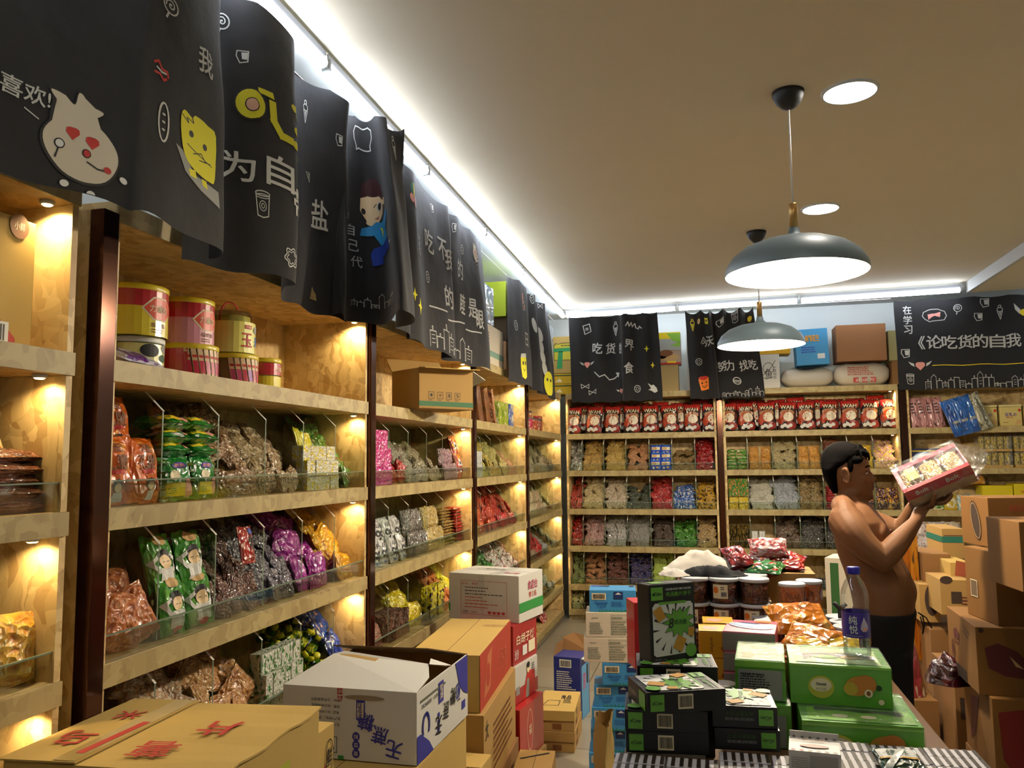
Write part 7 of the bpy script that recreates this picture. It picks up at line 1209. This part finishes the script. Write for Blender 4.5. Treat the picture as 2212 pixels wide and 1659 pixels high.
for i, (x, y, z, rz, rx, w, h, c, lb) in enumerate(((1.66, 3.34, 1.215, .2, -1.3, .16, .13, ('#a82428', '#c87c30', '#d8c8b8'), 'red pack with yellow swirl lying left in the red heap'), (1.78, 3.36, 1.225, -.2, -1.3, .17, .13, ('#b82c20', '#982018', '#d8a060'), 'red pack lying right in the red heap'), (1.74, 3.38, 1.265, .05, -.9, .15, .10, ('#b05458', '#d8b8b8', '#e0d8d4'), 'pink and white tray pack on top of the red heap'), (1.70, 3.28, 1.215, -.3, -1.4, .14, .12, ('#3c8c50', '#b82c20', '#d8d0b0'), 'green and red pack at the front of the red heap'), (1.64, 3.30, 1.24, .5, -1.1, .10, .12, ('#981c28', '#781420', '#c86070'), 'crimson pack beside the shirt'))):
    tag(link('red_snack_pack', packet(w, h, .05, film(*c), seed=i+2), None, TR(x, y, z, rz) @ Matrix.Rotation(rx, 4, 'X')), lb, 'packet')
carton('white_carton', 'white and kraft carton with a green stripe standing behind the man', 'cardboard box', (2.20, 5.45, .001), radians(-20), .16, .25, 1.03, CREAMC, front=Art().rect(.03, .3, .05, .7, plain('#2c5c28', .6), 1), seam=False)
t = thing('black_star_pack', 'black starfish-shaped wrapped pack beside the orange canisters', 'packet', TR(1.95, 3.10, 1.09) @ Matrix.Scale(.62, 4)); m = MB(); m.tube([(0, 0, 0), (.0, .0, .05), (-.03, 0, .085)], .012, BLK, 8); m.tube([(0, 0, .05), (.035, 0, .08)], .012, BLK, 8); m.tube([(.01, .0, .04), (.06, .01, .03), (.09, .01, .0)], .012, BLK, 8); m.ball((.045, 0, .02), .028, INK['yellow'], 8, (1.3, .5, .6)); m.build('body', t)
# ------------------------------------------------------------------ brown cartons at the right
KD = kraft('#80561f', 'old_cardboard')  # same kraft board, with the dim aisle's shade mixed into its colour
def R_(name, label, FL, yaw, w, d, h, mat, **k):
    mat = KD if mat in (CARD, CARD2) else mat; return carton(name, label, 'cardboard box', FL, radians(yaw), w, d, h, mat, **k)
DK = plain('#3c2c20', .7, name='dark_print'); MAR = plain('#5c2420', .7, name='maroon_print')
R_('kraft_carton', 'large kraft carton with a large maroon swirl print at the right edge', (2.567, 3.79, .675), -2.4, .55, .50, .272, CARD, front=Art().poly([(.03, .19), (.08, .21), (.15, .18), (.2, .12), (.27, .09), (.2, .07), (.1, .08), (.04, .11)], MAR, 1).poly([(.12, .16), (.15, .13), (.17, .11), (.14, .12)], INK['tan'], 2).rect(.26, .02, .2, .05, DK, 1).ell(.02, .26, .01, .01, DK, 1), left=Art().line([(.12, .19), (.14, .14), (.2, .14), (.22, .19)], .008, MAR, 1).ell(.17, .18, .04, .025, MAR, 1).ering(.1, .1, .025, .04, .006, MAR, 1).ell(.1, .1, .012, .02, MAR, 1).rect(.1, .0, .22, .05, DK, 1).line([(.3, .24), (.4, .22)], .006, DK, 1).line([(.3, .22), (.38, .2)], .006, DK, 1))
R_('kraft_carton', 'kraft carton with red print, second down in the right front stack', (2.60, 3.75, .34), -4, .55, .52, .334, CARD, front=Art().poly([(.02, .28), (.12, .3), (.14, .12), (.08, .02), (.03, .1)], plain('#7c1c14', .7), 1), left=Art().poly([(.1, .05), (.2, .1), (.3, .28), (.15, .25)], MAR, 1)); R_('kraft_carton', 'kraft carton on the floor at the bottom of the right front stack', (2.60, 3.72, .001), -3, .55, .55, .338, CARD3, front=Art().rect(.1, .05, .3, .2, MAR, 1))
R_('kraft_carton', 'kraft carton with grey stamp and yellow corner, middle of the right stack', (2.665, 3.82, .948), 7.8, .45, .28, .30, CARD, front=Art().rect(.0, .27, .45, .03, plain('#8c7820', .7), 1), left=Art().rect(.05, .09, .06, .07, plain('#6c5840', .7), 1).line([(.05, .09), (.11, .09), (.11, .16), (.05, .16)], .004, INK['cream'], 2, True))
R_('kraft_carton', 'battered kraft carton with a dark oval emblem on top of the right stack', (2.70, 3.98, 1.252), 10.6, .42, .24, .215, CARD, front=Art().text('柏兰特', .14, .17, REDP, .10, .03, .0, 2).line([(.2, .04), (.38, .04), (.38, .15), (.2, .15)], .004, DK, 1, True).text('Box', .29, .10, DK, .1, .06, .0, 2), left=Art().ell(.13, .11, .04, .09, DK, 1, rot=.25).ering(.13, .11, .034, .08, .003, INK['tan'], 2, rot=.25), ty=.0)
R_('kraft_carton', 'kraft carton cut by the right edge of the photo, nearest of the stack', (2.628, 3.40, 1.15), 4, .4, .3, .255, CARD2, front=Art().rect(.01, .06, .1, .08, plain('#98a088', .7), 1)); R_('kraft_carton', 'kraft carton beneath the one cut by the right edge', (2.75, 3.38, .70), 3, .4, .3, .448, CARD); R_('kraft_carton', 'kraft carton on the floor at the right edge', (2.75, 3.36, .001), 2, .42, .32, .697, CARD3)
for lb, (x0, x1, yt, yb), Y, d, mt, kw in (
    ('kraft carton with a teal tape stripe behind the right stack', (2034, 2085, 1142, 1207), 5.2, .35, CARD, dict(front=Art().rect(0, .09, .16, .035, INK['teal'], 1).line([(.01, .13), (.12, .13)], .004, MAR, 1), left=Art().rect(0, .09, .35, .035, INK['teal'], 1))),
    ('open dark kraft carton under the teal striped one', (1992, 2057, 1196, 1262), 5.1, .35, CARD3, {}), ('kraft carton with a dark oval emblem, low beside the yellow column', (1985, 2032, 1262, 1345), 5.0, .35, CARD, dict(front=Art().ell(.06, .12, .035, .085, DK, 1))),
    ('kraft carton with a spoon print behind the swirl carton', (2030, 2100, 1252, 1330), 4.75, .3, CARD, dict(front=Art().ell(.03, .18, .03, .02, DK, 1).rect(.05, .06, .05, .06, DK, 1).print_(.1, .05, .08, .05, 3, MAR, 1))), ('kraft carton with red print in the gap of the right stack', (2052, 2100, 1215, 1252), 4.9, .3, CARD2, dict(front=Art().poly([(.02, .02), (.1, .01), (.12, .08), (.03, .1)], plain('#a05030', .7), 1)))):
    a_, b_ = onY(x0, yt, Y), onY(x1, yb, Y); carton('kraft_carton', lb, 'cardboard box', (a_.x, Y, b_.z), 0, b_.x-a_.x, d, a_.z-b_.z, mt, seam=False, **kw)
for i, z0 in enumerate((.001, .36)): carton('kraft_carton', ['kraft carton on the floor behind the man', 'kraft carton below the oval emblem carton'][i], 'cardboard box', (2.66-.0*i, 4.95-.02*i, z0), 0, .42, .4, .355, CARD3)
carton('kraft_carton', 'kraft carton in the dark gap left of the right front stack', 'cardboard box', (2.63, 4.40, .001), 0, .4, .4, .62, CARD3, front=Art().rect(.02, .4, .1, .1, DK, 1).rect(.03, .1, .08, .1, INK['brown'], 1)); carton('kraft_carton', 'kraft carton low behind the trouser leg', 'cardboard box', (2.44, 4.6, .001), radians(8), .17, .3, .42, CARD3, seam=False)
sp = MB(); sp.box((0, 0, 0), (.08, .06, .70), film('#b06c1c', '#c08828', '#3c2010', 3.), bev=.004); tag(sp.build('sachet_strip', None, TR(2.59, 5.15, .50)), 'narrow orange-brown hanging strip of sachets beside the man', 'packet')
mound('red_plastic_bag', 'dark maroon and red plastic bag slumped on the floor behind the man', 'plastic bag', 2.56, 4.22, .621, .10, .12, .12, film('#4c1420', '#7c2834', '#a88890', 2.), 4, .03)
mound('pink_sack', 'pink topped sack leaning low right behind the trousers', 'sack', 2.50, 4.75, .421, .08, .1, .28, film('#a04450', '#a88c50', '#c8b8a0', 2.), 6, .02)
# ------------------------------------------------------------------ the man holding a wrapped biscuit pack
MP = Matrix(((.983*.93, .176, 0, 2.203), (-.176*.93, .983, 0, 3.762), (0, 0, 1, 0), (0, 0, 0, 1)))       # local x = the way he faces, y = his left
def loft(m, S, mat, n=28, e=2.):
    """S: (z, back x, front x, half width) or with y centre"""
    vs = []
    for s in S:
        z, xb, xf, hw = s[:4]; yc = s[4] if len(s) > 4 else 0; c = (xb+xf)/2; r = (xf-xb)/2
        for i in range(n):
            t = 2*pi*i/n; ct, st = cos(t), sin(t); vs.append((c+r*abs(ct)**(2/e)*(1 if ct > 0 else -1), yc+hw*abs(st)**(2/e)*(1 if st > 0 else -1), z))
    k = len(S); m.add(vs, [(j*n+i, j*n+(i+1) % n, (j+1)*n+(i+1) % n, (j+1)*n+i) for j in range(k-1) for i in range(n)]+[list(range(n))[::-1], [(k-1)*n+i for i in range(n)]], mat, True)
def limb(m, P, R, mat, n=14):
    P = [Vector(p) for p in P]; pts, rs = [], []
    C_ = catmull(P, 5); Rr = catmull([(r, 0, 0) for r in R], 5)
    m.tube(C_, 0, mat, n, rs=[max(.002, r.x) for r in Rr]); m.ball(P[0], R[0], mat, 6); m.ball(P[-1], R[-1], mat, 6)
def fuse(m, name, mat, vox, it=4, fac=.5):
    o = link('tmp', m.mesh('tmp')); a = o.modifiers.new('r', 'REMESH'); a.mode = 'VOXEL'; a.voxel_size = vox; a.use_smooth_shade = True; b = o.modifiers.new('s', 'SMOOTH'); b.iterations = it; b.factor = fac
    bpy.context.view_layer.update(); me = bpy.data.meshes.new_from_object(o.evaluated_get(bpy.context.evaluated_depsgraph_get())); bpy.data.objects.remove(o); me.materials.clear(); me.materials.append(mat); me.name = name
    me.polygons.foreach_set('use_smooth', [True]*len(me.polygons)); return me
t_ = NT('skin'); tc = t_.n('ShaderNodeTexCoord'); n_ = t_.n('ShaderNodeTexNoise', IScale=6., IDetail=3.); t_.l(tc.outputs['Object'], n_.inputs['Vector']); t_.l(t_.mix(n_.outputs[0], lin('#70492c'), lin('#8a6040')), t_.b.inputs['Base Color']); t_.b.inputs['Roughness'].default_value = .62; t_.b.inputs['Specular IOR Level'].default_value = .3
t_.b.inputs['Subsurface Weight'].default_value = .0; SKIN = t_.m
m = MB()
loft(m, [(.86, -.10, .10, .17), (.93, -.115, .12, .185), (1.007, -.112, .138, .188), (1.05, -.118, .144, .19), (1.095, -.125, .146, .188), (1.14, -.138, .138, .182), (1.173, -.147, .128, .178), (1.232, -.168, .098, .172), (1.29, -.182, .068, .172), (1.335, -.188, .055, .175), (1.381, -.188, .036, .172), (1.42, -.178, .006, .145), (1.445, -.170, -.012, .115), (1.463, -.165, -.035, .08), (1.485, -.163, -.048, .064), (1.53, -.162, -.045, .058), (1.56, -.16, -.05, .055)], SKIN, 32, 2.25)
m.ball((.022, -.075, 1.335), .05, SKIN, 8, (.5, 1.3, .9)); m.ball((.022, .075, 1.335), .05, SKIN, 8, (.5, 1.3, .9)); m.ball((.068, 0, 1.09), .11, SKIN, 10, (.78, 1.35, .85))
loft(m, [(1.462, -.075, -.030, .018), (1.472, -.11, -.016, .034), (1.49, -.14, -.011, .050), (1.51, -.165, -.008, .060), (1.53, -.18, -.006, .066), (1.55, -.195, -.009, .070), (1.575, -.208, -.020, .073), (1.60, -.214, -.016, .075), (1.63, -.215, -.016, .076), (1.66, -.205, -.03, .070), (1.685, -.185, -.055, .054), (1.70, -.155, -.085, .03)], SKIN, 28, 2.3)
m.ball((-.004, 0, 1.553), .0145, SKIN, 7, (1.1, 1.0, .85)); m.tube([(-.018, 0, 1.592), (-.010, 0, 1.575), (.0, 0, 1.558)], .008, SKIN, 8, rs=[.006, .008, .012]); m.ball((-.006, -.011, 1.549), .008, SKIN, 6); m.ball((-.006, .011, 1.549), .008, SKIN, 6)
m.ball((-.010, 0, 1.5275), .013, SKIN, 7, (.9, 1.5, .42)); m.ball((-.011, 0, 1.5145), .013, SKIN, 7, (.9, 1.4, .5)); m.ball((-.020, 0, 1.482), .02, SKIN, 7, (.8, 1.2, .8))
for s in (-1, 1):
    m.tube([(-.020, s*.012, 1.603), (-.024, s*.034, 1.607), (-.045, s*.056, 1.598)], .008, SKIN, 8); m.ball((-.05, s*.052, 1.555), .02, SKIN, 7, (1.2, .7, .9)); m.ball((-.09, s*.055, 1.50), .025, SKIN, 7, (1.4, .6, .9))
    e_ = [(-.118+.017*cos(a)-.004*sin(a), s*(.082+.004*cos(a)), 1.572+.031*sin(a)) for a in [k*2*pi/12 for k in range(13)]]; m.tube(e_, .0055, SKIN, 7); m.ball((-.116, s*.076, 1.572), .02, SKIN, 7, (.75, .28, 1.25)); m.ball((-.110, s*.083, 1.566), .006, SKIN, 5)
limb(m, [(-.125, -.135, 1.385), (-.095, -.185, 1.345), (-.05, -.205, 1.295), (.018, -.208, 1.240)], [.075, .071, .060, .047], SKIN); limb(m, [(.018, -.208, 1.240), (.062, -.187, 1.285), (.110, -.152, 1.335), (.155, -.120, 1.385)], [.046, .049, .040, .027], SKIN)
limb(m, [(-.125, .135, 1.385), (-.075, .185, 1.37), (.0, .21, 1.35), (.10, .20, 1.325)], [.075, .068, .058, .045], SKIN); limb(m, [(.10, .20, 1.325), (.14, .17, 1.37), (.165, .13, 1.425), (.195, .09, 1.465)], [.043, .044, .036, .026], SKIN)
m.tube([(-.14, -.05, 1.45), (-.13, -.12, 1.43), (-.12, -.16, 1.40)], .05, SKIN, 12); m.tube([(-.14, .05, 1.45), (-.13, .12, 1.43), (-.12, .16, 1.40)], .05, SKIN, 12)
U3 = Vector((.906, 0, .423)); V3 = Vector((-.255, .85, .454)).normalized(); N3 = U3.cross(V3).normalized(); V3 = N3.cross(U3).normalized(); LB_, VB, TB = .285, .19, .085
B0 = Vector((.120, -.108, 1.503))-N3*TB        # lower front-left corner of the pack
def hand(base, wrist, side, spread):
    """palm under the pack, fingers along it, thumb up its face"""
    c = base; d = U3; w = V3; n = N3
    limb(m, [wrist, c-d*.03-n*.006, c+d*.02], [.027, .028, .024], SKIN, 12); m.ball(c, .03, SKIN, 8, (1.2, 1.25, .7), None)
    for k, (o_, L_) in enumerate(((-.034, .070), (-.012, .080), (.010, .074), (.030, .060))):
        a = c+d*.022+w*o_; p1 = a+d*L_*.45+w*o_*.15-n*.006; p2 = a+d*L_*.78+w*o_*.25+n*.004; p3 = a+d*L_+w*o_*.3+n*.017
        m.tube([a, p1, p2, p3], .009, SKIN, 8, rs=[.0105, .0095, .009, .0078]); m.ball(p3, .008, SKIN, 5)
    a = c-d*.012-w*side*.026; p1 = a-w*side*.028+n*.014+d*.01; p2 = p1-w*side*.006+n*.030+d*.018; p3 = p2+n*.020+d*.014
    m.tube([a, p1, p2, p3], .011, SKIN, 8, rs=[.014, .012, .0105, .009]); m.ball(p3, .009, SKIN, 5)
hand(B0+U3*.075+V3*.035-N3*.030, Vector((.155, -.120, 1.385)), 1, 0); hand(B0+U3*.11+V3*.175-N3*.030, Vector((.195, .09, 1.465)), -1, 0)
for s in (-1, 1):
    limb(m, [(.02, s*.09, .93), (.025, s*.095, .70), (.035, s*.10, .50), (.02, s*.10, .30), (.0, s*.10, .09)], [.082, .072, .056, .05, .036], SKIN)
    m.tube([(-.03, s*.10, .045), (.05, s*.105, .042), (.15, s*.115, .03)], .03, SKIN, 10, rs=[.034, .036, .024]); m.ball((-.03, s*.10, .045), .034, SKIN, 6); m.ball((.15, s*.115, .03), .024, SKIN, 6)
man = link('person', fuse(m, 'person', SKIN, .0052, 6, .5), None, MP); tag(man, 'shirtless man with short black hair and black trousers holding up a wrapped biscuit pack', 'person')
# hair
HAIR = plain('#060505', .85, name='black_hair'); HAIR.node_tree.nodes['Principled BSDF'].inputs['Specular IOR Level'].default_value = .05; m = MB()
loft(m, [(1.495, -.178, -.150, .034), (1.52, -.194, -.146, .056), (1.55, -.208, -.140, .072), (1.58, -.219, -.136, .0805), (1.602, -.2235, -.128, .083), (1.615, -.2245, -.095, .0835), (1.632, -.2250, -.060, .0835), (1.648, -.223, -.040, .080), (1.663, -.219, -.026, .077), (1.678, -.212, -.030, .072), (1.693, -.200, -.046, .063), (1.706, -.182, -.070, .048), (1.715, -.160, -.095, .030), (1.719, -.140, -.112, .012)], HAIR, 36, 2.1)
for s in (-1, 1): m.ball((-.096, s*.0725, 1.612), .024, HAIR, 8, (.6, .28, 1.2)); m.ball((-.070, s*.070, 1.637), .024, HAIR, 8, (1.2, .34, .7))
r_ = random.Random(4)
for i in range(170):
    a = r_.uniform(0, 2*pi); z = r_.uniform(1.635, 1.705); k = sqrt(max(.02, 1-((z-1.635)/.085)**2)); x = -.114+.100*k*cos(a); y = .076*k*sin(a); d = Vector((r_.uniform(.2, 1)*.012, r_.uniform(-.004, .004), r_.uniform(-.002, .010)))
    m.tube([Vector((x, y, z)), Vector((x, y, z))+d], .004, HAIR, 5, rs=[.0055, .001])
for i in range(24): y = -.055+.11*i/23; m.tube([(-.045, y*.9, 1.676), (-.024, y*.92, 1.668), (-.018, y*.95, 1.655+.006*(i % 3))], .004, HAIR, 5, rs=[.006, .006, .002])
man_hair = link('hair', fuse(m, 'hair', HAIR, .004, 2, .4), man)
EYE = plain('#d8d0c8', .3, name='eye_white')
for s in (-1, 1):
    m = MB(); m.ball((-.034, s*.031, 1.583), .0115, EYE, 8, (1, 1.1, .62)); m.ball((-.0265, s*.031, 1.582), .0055, BLK, 6); m.build('eye', man)
    m = MB(); m.tube([(-.0155, s*.014, 1.6085), (-.017, s*.032, 1.6135), (-.034, s*.052, 1.607)], .0032, HAIR, 6); m.build('eyebrow', man)
    m = MB(); m.tube([(-.026, s*.020, 1.5865), (-.022, s*.032, 1.590), (-.031, s*.044, 1.586)], .0022, plain('#6a3c28', .5), 6); m.build('eyelid', man)
m = MB(); m.tube([(-.004, -.014, 1.521), (.0005, -.006, 1.522), (.0015, 0, 1.5215), (.0005, .006, 1.522), (-.004, .014, 1.521)], .0024, plain('#7c3c30', .5), 6); m.build('lips', man)
for s in (-1,): m = MB(); m.ball((.058, s*.082, 1.345), .009, plain('#6c3c2c', .5), 6, (.5, 1, 1)); m.build('nipple', man)
PANTS = cloth('#050506', 'black_trouser_cloth', sh=0.); m = MB()
loft(m, [(.80, -.115, .12, .180), (.88, -.120, .128, .192), (.96, -.120, .138, .198), (1.0, -.119, .1455, .198), (1.018, -.118, .149, .1975)], PANTS, 32, 2.3)
for s in (-1, 1): loft(m, [(.10, -.06, .075, .066, s*.10), (.30, -.062, .095, .075, s*.10), (.50, -.068, .112, .085, s*.10), (.70, -.09, .115, .098, s*.098), (.86, -.105, .12, .105, s*.09)], PANTS, 24, 2.2)
link('trousers', fuse(m, 'trousers', PANTS, .009, 3, .5), man)
m = MB(); m.tube([(.150, -.02, 1.012), (.168, -.03, 1.0), (.173, -.03, .965), (.164, -.035, .93), (.168, -.05, .955), (.158, -.045, 1.0)], .0028, BLK, 6); m.tube([(.150, -.02, 1.012), (.183, -.01, .99), (.203, -.015, .95)], .0028, BLK, 6); m.build('drawstring', man)
for s in (-1, 1): m = MB(); m.tube([(-.045, s*.10, .035), (.05, s*.105, .036), (.165, s*.116, .028)], .04, DARK, 12, rs=[.038, .044, .032]); m.box((-.08, s*.10-.04, .001), (.19, s*.112+.04, .02), DARK, bev=.006); m.build('shoe', man)
# the wrapped pack
MB_ = MP @ Matrix(((U3.x, V3.x, N3.x, B0.x), (U3.y, V3.y, N3.y, B0.y), (U3.z, V3.z, N3.z, B0.z), (0, 0, 0, 1)))
t = thing('wrapped_biscuit_pack', 'pink and red tray of biscuit packs in clear wrap held by the man', 'biscuit pack', MB_)
RD = plain('#b41c38', .4, coat=.4, name='pack_red'); PKK = plain('#c86478', .4, coat=.4); BEI = plain('#a88860', .6)
m = MB(); m.box((0, 0, 0), (LB_, VB, .01), BEI); m.box((0, 0, .0), (LB_, .006, TB), BEI); m.box((0, VB-.006, 0), (LB_, VB, TB), PKK); m.box((0, 0, 0), (.006, VB, TB), PKK); m.box((LB_-.006, 0, 0), (LB_, VB, TB), PKK)
m.box((0, -.001, TB-.045), (LB_, .0, TB), RD); Art().text('Bolt', .07, TB-.022, INK['white'], .055, .02, .03, 2).text('Bolt', .20, TB-.022, INK['white'], .055, .02, .03, 2).lay_on(m, plane((0, -.0012, 0), (1, 0, 0), (0, 0, 1)))
m.box((0, 0, TB-.003), (LB_, .022, TB), RD); m.box((0, VB-.03, TB-.003), (LB_, VB, TB), RD); m.box((0, 0, TB-.003), (.02, VB, TB), PKK); m.build('tray', t)
for i, x in enumerate((.020, .107, .194)):
    m = MB(); w = .078
    m.grid(lambda a, b: Vector((x+w*a, .022+.134*b, TB-.02+.028*(sin(pi*a)**.5)*(sin(pi*b)**.3)+.004*noise.noise(Vector((a*6+i, b*9, 1))))), 16, 20, clear('#c8a050', '#6a3c20', '#e8d8b0', 9.)); m.build('biscuit_pack', t)
m = MB(); m.add([(.045, .04, TB+.014), (.09, .04, TB+.014), (.09, .13, TB+.012), (.045, .13, TB+.012)], [(0, 1, 2, 3)], plain('#c8c41c', .4)); m.build('yellow_label', t)
m = MB(); m.grid(lambda a, b: Vector((LB_*a, VB*b, TB+.018+.006*noise.noise(Vector((a*5, b*4, 3))))), 18, 12, WR); m.grid(lambda a, b: Vector((LB_+.002+.095*sin(pi*b)*sin(pi*a), VB*a, -.01+(TB+.02)*b)), 12, 8, WR); m.grid(lambda a, b: Vector((LB_*a, -.004-.004*b, (TB+.018)*b)), 12, 4, WR); m.build('clear_wrap', t)
